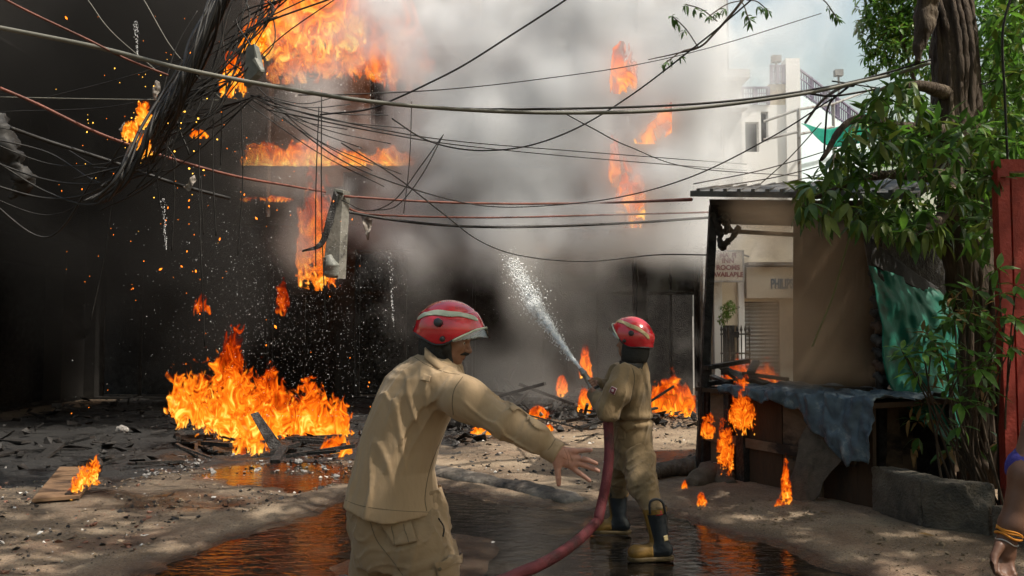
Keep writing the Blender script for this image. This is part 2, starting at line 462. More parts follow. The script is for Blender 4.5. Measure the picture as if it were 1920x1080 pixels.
# ------------------------------------------------------------------ buildings
M_plaster = MAT("sooty_plaster", (0.15, 0.12, 0.10), (0.26, 0.215, 0.18), 0.8, 0.9, 0.5, 12, c3=(0.045, 0.038, 0.033), s3=0.45, t3=(0.46, 0.62))
M_black = MAT("charred_wall", (0.007, 0.0065, 0.006), (0.020, 0.018, 0.016), 1.2, 0.85, 0.6, 9, c3=(0.05, 0.044, 0.036), s3=0.6, t3=(0.60, 0.72))
M_char = MAT("charcoal", (0.008, 0.0075, 0.007), (0.03, 0.027, 0.025), 9, 0.75, 0.9, 35, rough2=0.45)
M_ledge = MAT("concrete_ledge", (0.16, 0.14, 0.12), (0.26, 0.23, 0.20), 2, 0.9, 0.5, 20, c3=(0.03, 0.027, 0.025), s3=0.8, t3=(0.45, 0.6))
M_pale = MAT("pale_render", (0.50, 0.50, 0.49), (0.60, 0.60, 0.59), 0.7, 0.9, 0.2, 20, c3=(0.30, 0.28, 0.25), s3=0.5)
M_cream = MAT("cream_render", (0.55, 0.48, 0.37), (0.64, 0.57, 0.45), 0.9, 0.9, 0.2, 25, c3=(0.40, 0.34, 0.26), s3=1.1)
M_white = MAT("white_render", (0.70, 0.70, 0.69), (0.77, 0.77, 0.76), 0.5, 0.9, 0.15, 30)
M_blue = MAT("pale_blue_render", (0.50, 0.62, 0.66), (0.58, 0.69, 0.72), 0.4, 0.9, 0.15, 30)
M_iron = MAT("black_iron", (0.02, 0.02, 0.022), (0.045, 0.042, 0.042), 12, 0.5, 0.2, 60)
M_grey = MAT("grey_metal", (0.22, 0.22, 0.22), (0.34, 0.34, 0.33), 5, 0.55, 0.3, 40, c3=(0.12, 0.09, 0.07), s3=3)
M_glass = MAT("dark_pane", (0.015, 0.017, 0.02), (0.03, 0.032, 0.035), 2, 0.12, spec=0.5)
M_rail = MAT("railing_paint", (0.13, 0.11, 0.17), (0.19, 0.17, 0.24), 3, 0.6)

def facade(x0, x1, z0, z1, y, ops, dep=0.35, xf=None):
    """front skin with openings and their reveals; xf maps (s, depth, z) to a place"""
    xs = sorted({x0, x1, *[o[0] for o in ops], *[o[1] for o in ops]}); zs = sorted({z0, z1, *[o[2] for o in ops], *[o[3] for o in ops]})
    op = lambda a, c: any(o[0] - 1e-6 <= a <= o[1] + 1e-6 and o[2] - 1e-6 <= c <= o[3] + 1e-6 for o in ops)
    solid = lambda i, j: 0 <= i < len(xs) - 1 and 0 <= j < len(zs) - 1 and not op((xs[i] + xs[i + 1]) / 2, (zs[j] + zs[j + 1]) / 2)
    b = MB(); xf = xf or (lambda s, d, z: (s, y + d, z))
    for i in range(len(xs) - 1):
        for j in range(len(zs) - 1):
            if not solid(i, j): continue
            a, c, e, f = xs[i], xs[i + 1], zs[j], zs[j + 1]
            b.add([xf(a, 0, e), xf(c, 0, e), xf(c, 0, f), xf(a, 0, f)], [(0, 1, 2, 3)])
            for (di, dj, q) in ((-1, 0, [(a, e), (a, f)]), (1, 0, [(c, f), (c, e)]), (0, -1, [(c, e), (a, e)]), (0, 1, [(a, f), (c, f)])):
                if not solid(i + di, j + dj):
                    (p, r), (s, t) = q
                    b.add([xf(p, 0, r), xf(p, dep, r), xf(s, dep, t), xf(s, 0, t)], [(0, 1, 2, 3)])
    return b
YB = 20.0
X = lambda px, Y=YB: (px - 960) / FPX * Y
Zp = lambda py, Y=YB: CAM_H + (620 - py) / FPX * Y
bb = empty("burning_building", (-2, YB, 0), "long burning building with blackened ground floor behind both firefighters", "building")
gops = [(X(180), X(330), 0.05, 3.3), (X(500), X(630), 0.05, 3.4), (X(665), X(850), 0.05, 3.5), (X(885), X(1020), 0.05, 3.5), (X(1050), X(1195), 0.05, 3.5), (X(1212), X(1312), 0.05, 3.3)]
facade(-10, X(1325), 0, 4.05, YB, gops, 0.5).build("lower_wall", M_black, bb)
uops = [(X(505), X(600), 6.55, 7.7), (X(690), X(770), 6.3, 7.7), (X(640), X(760), 4.35, 5.35), (X(500), X(840), 8.35, 11.2), (X(900), X(1010), 6.2, 7.8), (X(1060), X(1120), 6.2, 7.8), (X(900), X(1100), 8.6, 11.0),
        (X(1140), X(1210), 4.4, 7.7), (X(1140), X(1200), 8.5, 10.8), (X(250), X(340), 4.8, 7.2)]
cl_ = lambda z0, z1: [(a, c, max(e, z0), min(f, z1)) for a, c, e, f in uops[:-1] if min(f, z1) > max(e, z0)]
facade(X(445), X(1325), 5.0, 14, YB, cl_(5.0, 14), 0.4).build("upper_wall", M_plaster, bb)
facade(X(445), X(1325), 4.05, 5.0, YB, cl_(4.05, 5.0), 0.4).build("sooted_band", M_black, bb)
facade(-10, X(445), 4.05, 14, YB + 0.02, uops[-1:], 0.4).build("sooted_wall", M_black, bb)
b_ = MB(); b_.box((-16, YB + 1.6, 0), (X(1325), YB + 1.8, 14)); b_.build("interior_wall", M_char, bb)
MB().box((-10, YB, 14), (X(1325), YB + 6, 14.3)).build("roof", M_ledge, bb)
for (pa, pb, z, d, h) in ((445, 1325, 4.05, 0.55, 0.16), (440, 800, 5.62, 0.4, 0.13), (495, 1135, 8.08, 0.9, 0.17)):
    MB().box((X(pa), YB - d, z), (X(pb), YB + 0.05, z + h)).build("ledge", M_black if z < 5 else M_ledge, bb)
for k, (xa, xb, za, zb) in enumerate(gops):                       # burnt-out shop fronts: jambs, mullions, sagging shutter
    fr = MB(); w = 0.07
    fr.box((xa, YB + 0.25, za), (xa + w, YB + 0.33, zb)); fr.box((xb - w, YB + 0.25, za), (xb, YB + 0.33, zb)); fr.box((xa + w, YB + 0.25, zb - w), (xb - w, YB + 0.33, zb))
    fr.box(((xa + xb) / 2 - 0.03, YB + 0.26, za), ((xa + xb) / 2 + 0.03, YB + 0.32, zb - w)); fr.box((xa + w, YB + 0.262, 2.45), (xb - w, YB + 0.318, 2.53))
    f = fr.build("window_frame", M_char, bb)
    if k in (1, 4, 5): MB().box((xa + w, YB + 0.285, 2.53), ((xa + xb) / 2 - 0.03, YB + 0.295, zb - w)).build("pane", M_glass, f)
    if k == 5: MB().box(((xa + xb) / 2 + 0.03, YB + 0.285, 2.53), (xb - w, YB + 0.295, zb - w)).build("pane", M_glass, f)
for k, (xa, xb, za, zb) in enumerate(uops[:3] + uops[4:6] + uops[7:8]):
    fr = MB(); w = 0.08
    fr.box((xa, YB + 0.15, za), (xa + w, YB + 0.23, zb)); fr.box((xb - w, YB + 0.15, za), (xb, YB + 0.23, zb)); fr.box((xa + w, YB + 0.15, zb - w), (xb - w, YB + 0.23, zb)); fr.box((xa + w, YB + 0.15, za), (xb - w, YB + 0.23, za + w))
    fr.box(((xa + xb) / 2 - 0.03, YB + 0.155, za + w), ((xa + xb) / 2 + 0.03, YB + 0.225, zb - w))
    fr.build("window_frame", M_char, bb)
MB().tube([(X(502), YB - 0.1, 4.2), (X(502), YB - 0.1, 8.05)], 0.05).build("drain_pipe", M_grey, bb)
MB().tube([(X(1316), YB - 0.12, 0), (X(1316), YB - 0.12, 4.0)], 0.06).build("drain_pipe", M_grey, bb)
MB().tube([(X(572), YB - 0.1, 4.25), (X(572), YB - 0.1, 5.6)], 0.045).build("drain_pipe", M_grey, bb)

# charred building closing the lane on the left
lb = empty("charred_building", (-10, 15, 0), "blackened side building with torn awnings along the left edge", "building")
xl = lambda s, d, z: (-10 - d, s, z)
facade(8, 20, 0, 13, 0, [(10, 12.4, 0.05, 3), (13.2, 15.6, 0.05, 3.1), (16.4, 19, 0.05, 3), (13.5, 15, 4.6, 6.4), (16.5, 18.2, 4.6, 6.4)], 0.4, xl).build("wall", M_black, lb)
MB().box((-10.9, 8, 0), (-10.7, 20, 13)).build("interior_wall", M_char, lb)
for (y0, y1, z, d) in ((10, 13, 3.5, 0.9), (13.4, 19.6, 3.35, 1.1), (8, 20, 7.0, 0.5)):
    MB().add([(-10, y0, z + 0.35), (-10, y1, z + 0.35), (-10 + d, y1, z), (-10 + d, y0, z), (-10, y0, z + 0.29), (-10, y1, z + 0.29), (-10 + d, y1, z - 0.06), (-10 + d, y0, z - 0.06)],
             [(0, 3, 2, 1), (4, 5, 6, 7), (0, 1, 5, 4), (1, 2, 6, 5), (2, 3, 7, 6), (3, 0, 4, 7)]).build("awning", M_black, lb)
for k in range(7):
    y = 10.5 + k * 1.3
    MB().beam((-10 + 0.05, y, 3.9), (-9.0, y + 0.1, 3.45), 0.06, 0.08).build("awning_bar", M_char, lb)

# pale tower to the right of the fire
tw = empty("pale_tower", (4.6, 24, 0), "pale tall building with stepped cornice wrapped in drifting smoke", "building")
YT = 24.0; XT = lambda px: X(px, YT); ZT = lambda py: Zp(py, YT)
facade(XT(1120), XT(1378), ZT(128), 16, YT + 0.5, [(XT(1200), XT(1270), 10.2, 12.6)], 0.3).build("upper_wall", M_pale, tw)
MB().add([(XT(1378), YT + 0.5, ZT(128)), (XT(1378), YT + 8, ZT(128)), (XT(1378), YT + 8, 16), (XT(1378), YT + 0.5, 16)], [(0, 1, 2, 3)]).build("side_wall", M_pale, tw)
MB().box((XT(1110), YT - 0.35, ZT(146)), (XT(1406), YT + 8, ZT(130))).build("cornice", M_pale, tw)
facade(XT(1120), XT(1396), 0, ZT(146), YT, [(XT(1330), XT(1362), ZT(292), ZT(222)), (XT(1215), XT(1275), ZT(300), ZT(200)), (XT(1215), XT(1300), 2.0, 3.6)], 0.3).build("lower_wall", M_pale, tw)
MB().add([(XT(1396), YT, 0), (XT(1396), YT + 8, 0), (XT(1396), YT + 8, ZT(146)), (XT(1396), YT, ZT(146))], [(0, 1, 2, 3)]).build("side_wall", M_pale, tw)
MB().box((XT(1300), YT - 0.5, ZT(206)), (XT(1400), YT - 0.003, ZT(196))).build("sunshade", M_pale, tw)
MB().box((XT(1120), YT + 1.0, 0), (XT(1390), YT + 1.1, 14)).build("interior_wall", M_glass, tw)
for (a, c, z0, z1) in ((XT(1330), XT(1362), ZT(292), ZT(222)), (XT(1215), XT(1275), ZT(300), ZT(200))):
    f = MB(); w = 0.06
    f.box((a, YT + 0.1, z0), (a + w, YT + 0.18, z1)); f.box((c - w, YT + 0.1, z0), (c, YT + 0.18, z1)); f.box((a + w, YT + 0.1, z1 - w), (c - w, YT + 0.18, z1)); f.box((a + w, YT + 0.1, (z0 + z1) / 2), (c - w, YT + 0.18, (z0 + z1) / 2 + w))
    f = f.build("window_frame", M_iron, tw)
    MB().box((a + w, YT + 0.14, z0), (c - w, YT + 0.15, (z0 + z1) / 2)).build("pane", M_glass, f)

# far terrace house with railings
YF = 30.0
fh = empty("terrace_house", (10, YF, 0), "white and pale blue house with roof-terrace railings in the background", "house")
C0 = np.array((X(1492, YF), YF)); C1 = np.array((16.4, 38.7)); CL = np.array((X(1385, YF), YF))
zt = lambda py: Zp(py, YF)
def wallq(a, c, z0, z1, m, nm, th=0.3):
    a, c = np.array(a), np.array(c); d = (c - a) / np.linalg.norm(c - a); n = np.array((-d[1], d[0])) * th
    p = [a, c, c + n, a + n]
    MB().add([(*q, z) for z in (z0, z1) for q in p], [(3, 2, 1, 0), (4, 5, 6, 7), (0, 1, 5, 4), (1, 2, 6, 5), (2, 3, 7, 6), (3, 0, 4, 7)]).build(nm, m, fh)
facade(CL[0], C0[0], 0, zt(192), YF, [(X(1402, YF), X(1428, YF), zt(282), zt(225)), (X(1432, YF), X(1446, YF), zt(262), zt(205))], 0.3).build("front_wall", M_white, fh)
MB().box((CL[0], YF + 0.6, 0), (C0[0], YF + 0.7, zt(195))).build("interior_wall", M_glass, fh)
facade(X(1448, YF), C0[0], zt(192), zt(152), YF + 0.004, [], 0.3).build("parapet", M_cream, fh)
MB().box((C0[0] - 0.25, YF - 0.12, 0), (C0[0] + 0.25, YF + 0.4, zt(104))).build("corner_pillar", M_white, fh)
wallq(C0 + (0.26, 0.36), C1, 0, zt(160), M_blue, "side_wall")
def railing(a, c, z0, z1, n, mat, group_post=6):
    a, c = np.array(a, float), np.array(c, float)
    for zz, ww in ((z1, 0.07), (z0 + 0.1, 0.05), ((z0 + 2 * z1) / 3, 0.04)): MB().beam((*a, zz), (*c, zz), ww, ww).build("rail", mat, fh)
    me = None
    for k in range(n + 1):
        p = a + (c - a) * k / n; w = 0.09 if k % group_post == 0 else 0.032
        if w > 0.05: MB().box((p[0] - w / 2, p[1] - w / 2, z0), (p[0] + w / 2, p[1] + w / 2, z1 + 0.04)).build("post", mat, fh)
        else:
            if me is None:
                o = MB().box((-w / 2, -w / 2, z0), (w / 2, w / 2, z1)).build("baluster", mat, None, origin=np.zeros(3)); me = o.data
            else:
                o = bpy.data.objects.new("baluster", me); col.objects.link(o)
            o.parent = fh; o.location = (p[0] - fh.location[0], p[1] - fh.location[1], 0)
railing(C0 + (0.3, 0.42), C1, zt(160), zt(112), 36, M_rail)
railing((X(1452, YF), YF - 0.05), (C0[0] - 0.3, YF - 0.05), zt(152), zt(118), 8, M_rail, 4)
railing((X(1395, YF), YF - 0.05), (X(1446, YF), YF - 0.05), zt(192), zt(160), 12, M_rail)
for (px, py) in ((1455, 112), (1572, 138)):
    p = W(px, py, YF if px < 1490 else 33.5); m = MB(); m.box((p[0] - 0.16, p[1] - 0.12, p[2] - 0.1), (p[0] + 0.16, p[1] + 0.12, p[2] + 0.14)); m.box((p[0] - 0.03, p[1] - 0.03, p[2] - 0.9), (p[0] + 0.03, p[1] + 0.03, p[2] - 0.1)); m.build("floodlight", M_grey, fh)
# pipe frame of the lower terrace + green shade cloth
pf = empty("pipe_frame", tuple(W(1497, 305, 27)), "thin grey pipe frame on the lower terrace under the blue house", "frame")
m = MB(); A, B_, C_ = W(1497, 205, 27), W(1562, 195, 29.5), W(1432, 228, 27)
for p in (A, B_): MB().tube([p, (p[0], p[1], 4)], 0.06).build("post", M_grey, pf)
for a, c in ((C_, A), (A, B_), (W(1432, 262, 27), W(1497, 247, 27)), (W(1497, 252, 27), W(1562, 238, 29.5)), (B_, W(1640, 165, 33))): MB().tube([a, c], 0.045).build("rail", M_grey, pf)
M_net = MAT("green_shade_cloth", (0.01, 0.30, 0.22), (0.02, 0.40, 0.30), 6, 0.7, transl=0.45)
def cloth(name, edge_a, edge_b, nu, nv, mat, parent=None, wr=0.05, seed=0, fs=3.0, sag=0.0, thick=0.006, sdir=(0, 1, 0)):
    A, Bq = spline(edge_a, nu), spline(edge_b, nu)
    n = min(len(A), len(Bq)); tA = np.linspace(0, 1, nu * 3)
    f = lambda E: np.stack([np.interp(tA, np.linspace(0, 1, len(E)), E[:, k]) for k in range(3)], 1)
    A, Bq = f(A), f(Bq); v = np.linspace(0, 1, nv)[None, :, None]
    P = A[:, None, :] * (1 - v) + Bq[:, None, :] * v
    P[..., 2] -= sag * 4 * v[..., 0] * (1 - v[..., 0])
    q = fbm(np.concatenate([P[..., :1] * fs, P[..., 1:2] * fs, P[..., 2:] * fs * 0.45], -1), 3, seed)
    P = P + np.array(sdir) * (q * wr)[..., None]
    nU, nV = P.shape[:2]; Fq = grid_faces(nU, nV); o = mk(name, P.reshape(-1, 3), Fq, mat, parent, True)
    md = o.modifiers.new("thickness", 'SOLIDIFY'); md.thickness = thick
    return o
o = cloth("shade_cloth", [W(1501, 232, 26.8), W(1560, 240, 27.5), W(1640, 205, 28)], [W(1508, 236, 26.8), W(1558, 274, 27.5), W(1648, 262, 28)], 12, 12, M_net, wr=0.25, fs=0.8, seed=3)
tag(o, "emerald green shade cloth slung across the far terrace", "cloth")

# small shops behind the kiosk: projecting inn sign, iron gate, roller shutter
YS = 19.0; XS = lambda px: X(px, YS); ZS = lambda py: Zp(py, YS)
sh = empty("roadside_shop", (6, YS, 0), "cream shop with grey roller shutter seen through the kiosk smoke", "shop")
facade(XS(1338), XS(1760), 0, ZS(415), YS, [(XS(1350), XS(1382), 0.02, ZS(610)), (XS(1396), XS(1462), 0.02, ZS(565)), (XS(1530), XS(1640), 0.02, ZS(560))], 0.25).build("wall", M_cream, sh)
MB().box((XS(1338), YS + 1.0, 0), (XS(1760), YS + 1.1, 4)).build("interior_wall", M_char, sh)
MB().box((XS(1336), YS - 0.16, 0), (XS(1351), YS + 0.05, ZS(470))).build("pillar", M_pale, sh)
MB().box((XS(1383), YS - 0.10, 0), (XS(1394), YS + 0.05, ZS(480))).build("pillar", M_white, sh)
M_fascia = MAT("cream_fascia", (0.50, 0.44, 0.36), (0.58, 0.52, 0.43), 3, 0.6, 0.1, 30)
fa = MB().box((XS(1396), YS - 0.22, ZS(560)), (XS(1540), YS - 0.01, ZS(502))).build("fascia_board", M_fascia, sh)
MB().box((XS(1394), YS - 0.45, ZS(500)), (XS(1545), YS - 0.002, ZS(494))).build("fascia_canopy", M_ledge, sh)
me = None
for k in range(int((ZS(565) - 0.02) / 0.085)):
    z = 0.02 + k * 0.085
    m = MB(); xa, xb = XS(1396), XS(1462)
    if me is None:
        m.add([(xa, YS + .12, 0), (xb, YS + .12, 0), (xb, YS + .09, .04), (xa, YS + .09, .04), (xb, YS + .12, .078), (xa, YS + .12, .078), (xa, YS + .14, .078), (xb, YS + .14, .078)], [(0, 1, 2, 3), (3, 2, 4, 5), (5, 4, 7, 6)])
        o = m.build("shutter_slat", M_grey, None, origin=np.zeros(3)); me = o.data
    else: o = bpy.data.objects.new("shutter_slat", me); col.objects.link(o)
    o.parent = sh; o.location = (-6, -YS, z)
def text(s, name, center, size, mat, parent, face=(1, 0, 0), up=(0, 0, 1), ext=0.008, bold=0.0):
    cu = bpy.data.curves.new(name, 'FONT'); cu.body = s; cu.size = size; cu.extrude = ext; cu.align_x = 'CENTER'; cu.align_y = 'CENTER'; cu.offset = bold
    ob = bpy.data.objects.new(name, cu); col.objects.link(ob)
    dg = bpy.context.evaluated_depsgraph_get(); me = bpy.data.meshes.new_from_object(ob.evaluated_get(dg)); bpy.data.objects.remove(ob)
    me.materials.clear(); me.materials.append(mat)
    o = bpy.data.objects.new(name, me); col.objects.link(o)
    x = Vector(face).normalized(); z = Vector(up); n = x.cross(z); Mx = Matrix((x, z, n)).transposed().to_4x4(); 
    o.matrix_world = Matrix.Translation(Vector(center)) @ Mx
    if parent is not None:
        o.parent = parent; o.location = Vector(center) - Vector(pbase(parent))
    return o
M_ink = MAT("faded_blue_lettering", (0.16, 0.20, 0.24)); M_maroon = MAT("maroon_lettering", (0.16, 0.05, 0.055), (0.24, 0.09, 0.09), 20)
ph_ = text("PHILIPS", "lettering", (XS(1461), YS - 0.23, ZS(534)), 0.30, M_ink, fa, bold=0.010); ph_.scale.x = 0.52
sg = empty("sign_board", tuple(W(1365, 524, 18.4)), "square pale sign board offering rooms beside the iron gate", "sign")
pa, pb = W(1338, 526, 18.4), W(1392, 472, 18.4)
M_board = MAT("weathered_white_board", (0.42, 0.38, 0.32), (0.55, 0.50, 0.44), 6, 0.7, c3=(0.25, 0.2, 0.16), s3=4)
bd = MB().box((pa[0], 18.4, pa[2]), (pb[0], 18.46, pb[2])).build("board", M_board, sg)
f = MB(); w = .035
f.box((pa[0] - w, 18.385, pa[2] - w), (pb[0] + w, 18.47, pa[2])); f.box((pa[0] - w, 18.385, pb[2]), (pb[0] + w, 18.47, pb[2] + w)); f.box((pa[0] - w, 18.385, pa[2]), (pa[0], 18.47, pb[2])); f.box((pb[0], 18.385, pa[2]), (pb[0] + w, 18.47, pb[2])); f.build("frame", M_grey, sg)
MB().beam((pb[0], 18.5, pb[2] - 0.05), (pb[0] + 0.3, 19.0, pb[2] - 0.05), 0.03, 0.03).build("bracket", M_iron, sg)
for s, py, sz in (("MA  FI", 479, 0.13), ("INN", 489, 0.145), ("ROOMS", 502, 0.145), ("AVAILABLE", 515, 0.135)):
    p = W(1365, py, 18.39); text(s, "lettering", p, sz, M_maroon, bd, ext=0.004, bold=0.006)
gt = empty("iron_gate", (XS(1367), 18.2, 0), "black spiked iron gate below the inn sign", "gate")
for k in range(8):
    x = X(1352, 18.2) + k * 0.085; m = MB(); m.tube([(x, 18.2, 0.05), (x, 18.2, Zp(615, 18.2))], 0.014, 6); m.tube([(x, 18.2, Zp(622, 18.2)), (x, 18.2, Zp(618, 18.2)), (x, 18.2, Zp(609, 18.2))], [0.012, 0.03, 0.002], 6)
    m.build("bar", M_iron, gt)
for z in (0.15, 1.1, Zp(628, 18.2)): MB().box((X(1350, 18.2), 18.18, z), (X(1352, 18.2) + 0.62, 18.22, z + 0.035)).build("cross_bar", M_iron, gt)
MB().box((X(1358, 18.2), 18.14, Zp(633, 18.2)), (X(1384, 18.2), 18.175, Zp(622, 18.2))).build("name_plate", M_char, gt)
# ------------------------------------------------------------------ burning roadside kiosk on the right
M_wood = MAT("dark_plywood", (0.03, 0.018, 0.010), (0.062, 0.036, 0.02), 3, 0.8, 0.5, 22, c3=(0.018, 0.014, 0.011), s3=1.5, stretch=(1, 1, 0.35))
M_wood2 = MAT("weathered_board", (0.09, 0.062, 0.04), (0.17, 0.12, 0.08), 5, 0.85, 0.6, 30, c3=(0.02, 0.016, 0.013), s3=2, stretch=(0.5, 0.5, 1))
M_tin = MAT("sooty_tin", (0.05, 0.05, 0.052), (0.12, 0.118, 0.115), 2.5, 0.6, 0.4, 15, c3=(0.02, 0.018, 0.017), s3=1.2)
M_rust = MAT("rusty_steel", (0.05, 0.028, 0.02), (0.10, 0.06, 0.04), 10, 0.7, 0.5, 50, c3=(0.02, 0.018, 0.017), s3=4)
kA, kB = G(1316, 892), G(1640, 968)
kd = (kB - kA) / np.linalg.norm(kB - kA); kn = np.array((kd[1] * -1, kd[0], 0)); kn = kn if kn[1] > 0 else -kn
kL = np.linalg.norm(kB - kA)
K = lambda s, d, z: kA + kd * s + kn * d + np.array((0, 0, z))
kk = empty("kiosk", tuple(kA), "smoke-filled wooden street kiosk with tin roof and burning counter corner", "kiosk")
def kbox(s0, s1, d0, d1, z0, z1, nm, mat, parent=kk, jitter=0.0):
    V = [K(s + random.uniform(-jitter, jitter), d, z + random.uniform(-jitter, jitter)) for z in (z0, z1) for s, d in ((s0, d0), (s1, d0), (s1, d1), (s0, d1))]
    return MB().add(V, [(0, 3, 2, 1), (4, 5, 6, 7), (0, 1, 5, 4), (1, 2, 6, 5), (2, 3, 7, 6), (3, 0, 4, 7)]).build(nm, mat, parent)
# counter: boards, rail, top
me_w = [0.30, 0.42, 0.36, 0.5, 0.4, 0.32, 0.36]; s = 0.14
k = 0
while s < kL - 0.05:
    w = min(me_w[k % 7], kL - s); kbox(s, s + w - 0.012, 0.02 + random.uniform(-.008, .008), 0.045, 0.04, 0.93, "counter_board", M_wood if k % 3 else M_wood2, jitter=0.01); s += w; k += 1
kbox(0.1, kL * 0.92, -0.022, 0.008, 0.40, 0.49, "front_rail", M_wood2, jitter=0.015)
kbox(-0.02, kL + 0.05, -0.06, 1.1, 0.93, 0.975, "counter_top", M_wood)
kbox(0.3, kL, 1.0, 1.06, 0.02, 0.93, "back_board", M_char)
for s in (0.0, 0.42, 0.62): kbox(s, s + 0.10, -0.05, 0.05, 0.0, 0.93, "leg", M_char, jitter=0.015)
# roof and posts
rz = 3.1
pL = [W(1311, 890, 9.5), W(1322, 620, 9.45), W(1338, 385, 9.35)]
MB().beam(pL[0] - (0, 0, 0.02), pL[2], 0.085, 0.085, (0, 1, 0)).build("post", M_char, kk)
r0, r1, r2, r3 = W(1294, 358, 9.0), W(1720, 362, 7.9), W(1760, 330, 10.2), W(1330, 352, 11.2)
th = np.array((0, 0, -0.06))
rf = MB().add([r0, r1, r2, r3, r0 + th, r1 + th, r2 + th, r3 + th], [(0, 1, 2, 3), (7, 6, 5, 4), (0, 4, 5, 1), (1, 5, 6, 2), (2, 6, 7, 3), (3, 7, 4, 0)]).build("roof", M_tin, kk)
for t in np.linspace(0.04, 0.96, 15):
    a, c = r0 + (r1 - r0) * t + (0, 0, 0.012), r3 + (r2 - r3) * t + (0, 0, 0.012)
    MB().beam(a, c, 0.035, 0.03).build("roof_rib", M_tin, rf)
def quadslab(P, th, nm, mat, parent):
    P = [np.array(p) for p in P]; n = np.cross(P[1] - P[0], P[3] - P[0]); n = n / np.linalg.norm(n) * th
    Q = P + [p + n for p in P]
    return MB().add(Q, [(3, 2, 1, 0), (4, 5, 6, 7), (0, 1, 5, 4), (1, 2, 6, 5), (2, 3, 7, 6), (3, 0, 4, 7)]).build(nm, mat, parent)
quadslab([W(1334, 420, 9.45), W(1500, 424, 9.2), W(1500, 376, 9.2), W(1330, 374, 9.45)], 0.03, "fascia_board", M_tin, kk)
quadslab([W(1500, 424, 9.2), W(1650, 436, 8.4), W(1650, 376, 8.4), W(1500, 376, 9.2)], 0.03, "fascia_board", M_tin, kk)
MB().beam(W(1345, 432, 9.5), W(1500, 441, 9.8), 0.04, 0.045).build("cross_bar", M_char, kk)
for (a, c) in (((1338, 398, 9.3), (1352, 465, 9.3)), ((1352, 465, 9.3), (1385, 425, 9.4)), ((1356, 402, 9.3), (1362, 440, 9.35)), ((1345, 410, 9.3), (1372, 432, 9.4))):
    V, F = lumpy_tube([W(*a), (W(*a) + W(*c)) / 2 + (0.02, 0, 0), W(*c)], [0.05, 0.035, 0.03], 8, 3, 0.04, 14, 1.0); mk("burnt_bracket", V, F, M_char, kk, True)
# back wall sheet (brown) and its hanging flap
quadslab([W(1490, 752, 9.9), W(1650, 752, 8.9), W(1650, 425, 8.9), W(1490, 418, 9.9)], 0.025, "wall_sheet", M_wood, kk)
quadslab([W(1488, 478, 9.8), W(1512, 478, 9.78), W(1512, 420, 9.78), W(1488, 420, 9.8)], 0.02, "hanging_flap", M_wood, kk)
quadslab([W(1650, 800, 8.9), W(1800, 800, 9.6), W(1800, 425, 9.6), W(1650, 425, 8.9)], 0.025, "wall_sheet", M_char, kk)
pR = [W(1652, 880, 8.15), W(1650, 600, 8.1), W(1628, 430, 8.1)]
MB().tube(spline(pR, 6), 0.055, 8).build("post", M_char, kk)
for k_ in range(9):                                            # rags and rope wound on the post
    py = 520 + k_ * 24; p = W(1637 + (py - 430) * 0.045, py, 8.06)
    V, F = lumpy_tube([p + (-0.06, 0, 0.05), p + (0.0, -0.045, 0), p + (0.07, 0, -0.05)], [0.02, 0.045, 0.02], 8, k_, 0.03, 16, 1.4); mk("rag", V, F, [M_char, M_rust, M_tin][k_ % 3], kk, True)
for (pa, pb, w) in (((1665, 745, 8.2), (1678, 885, 8.1), 0.16), ((1690, 742, 8.3), (1706, 885, 8.2), 0.13), ((1716, 752, 8.4), (1742, 888, 8.2), 0.15), ((1745, 760, 8.5), (1790, 885, 8.3), 0.16)):
    MB().beam(W(*pa), W(*pb), w, 0.03, (0, 1, 0)).build("leaning_board", M_wood2, kk)
# things on the counter
M_tarp = MAT("faded_blue_tarp", (0.035, 0.055, 0.075), (0.10, 0.14, 0.17), 5, 0.55, 0.5, 16, c3=(0.26, 0.28, 0.28), s3=5, t3=(0.56, 0.70), spec=0.5)
Ks = lambda f, d, z: K(f * kL, d, z)
def draped():
    nu, nv = 90, 60; V = np.zeros((nu, nv, 3))
    for i, u in enumerate(np.linspace(0.22, 1.06, nu)):
        hang = np.interp(u, [0.22, 0.5, 0.64, 0.72, 0.84, 0.95, 1.06], [0.09, 0.10, 0.13, 0.2, 0.42, 0.60, 0.50]) + 0.03 * math.sin(u * 43)
        L_ = 1.02 + hang
        for j, t in enumerate(np.linspace(0, L_, nv)):
            if t < 1.02: d, z = 0.94 - t, 0.985 + 0.015 * math.sin(u * 30 + t * 9)
            else: d, z = -0.085 - 0.02 * math.sin(u * 60) - 0.05 * (t - 1.02), 0.985 - (t - 1.02)
            V[i, j] = Ks(u, d, z)
    q = fbm(V * np.array((5, 5, 4)), 3, 8); r_ = ridged(V * np.array((4.6, 4.6, 2.0)), 4, 5)
    V[..., 2] += 0.05 * np.maximum(q, -0.3) + 0.03 * np.maximum(r_, 0); V += -kn * (0.11 * np.maximum(r_, 0) + 0.03 * q + 0.012)[..., None]
    V[..., 2] += 0.02
    return V.reshape(-1, 3), grid_faces(nu, nv)
V, F = draped()
o = mk("tarpaulin", V, F, M_tarp, smooth=True); o.modifiers.new("thickness", 'SOLIDIFY').thickness = 0.006
tag(o, "crumpled faded blue tarpaulin draped over the kiosk counter", "tarpaulin")
M_sack = MAT("brown_sacking", (0.05, 0.04, 0.03), (0.11, 0.088, 0.065), 8, 0.9, 0.6, 60)
o = cloth("sacking", [W(1520, 775, 8.05), W(1590, 760, 7.75), W(1625, 800, 7.55)], [W(1470, 935, 7.95), W(1530, 935, 7.75), W(1590, 820, 7.6)], 16, 40, M_sack, wr=0.10, seed=6, fs=5, sdir=(-0.3, 1, 0))
tag(o, "drab brown sacking hanging from the counter front", "sacking")
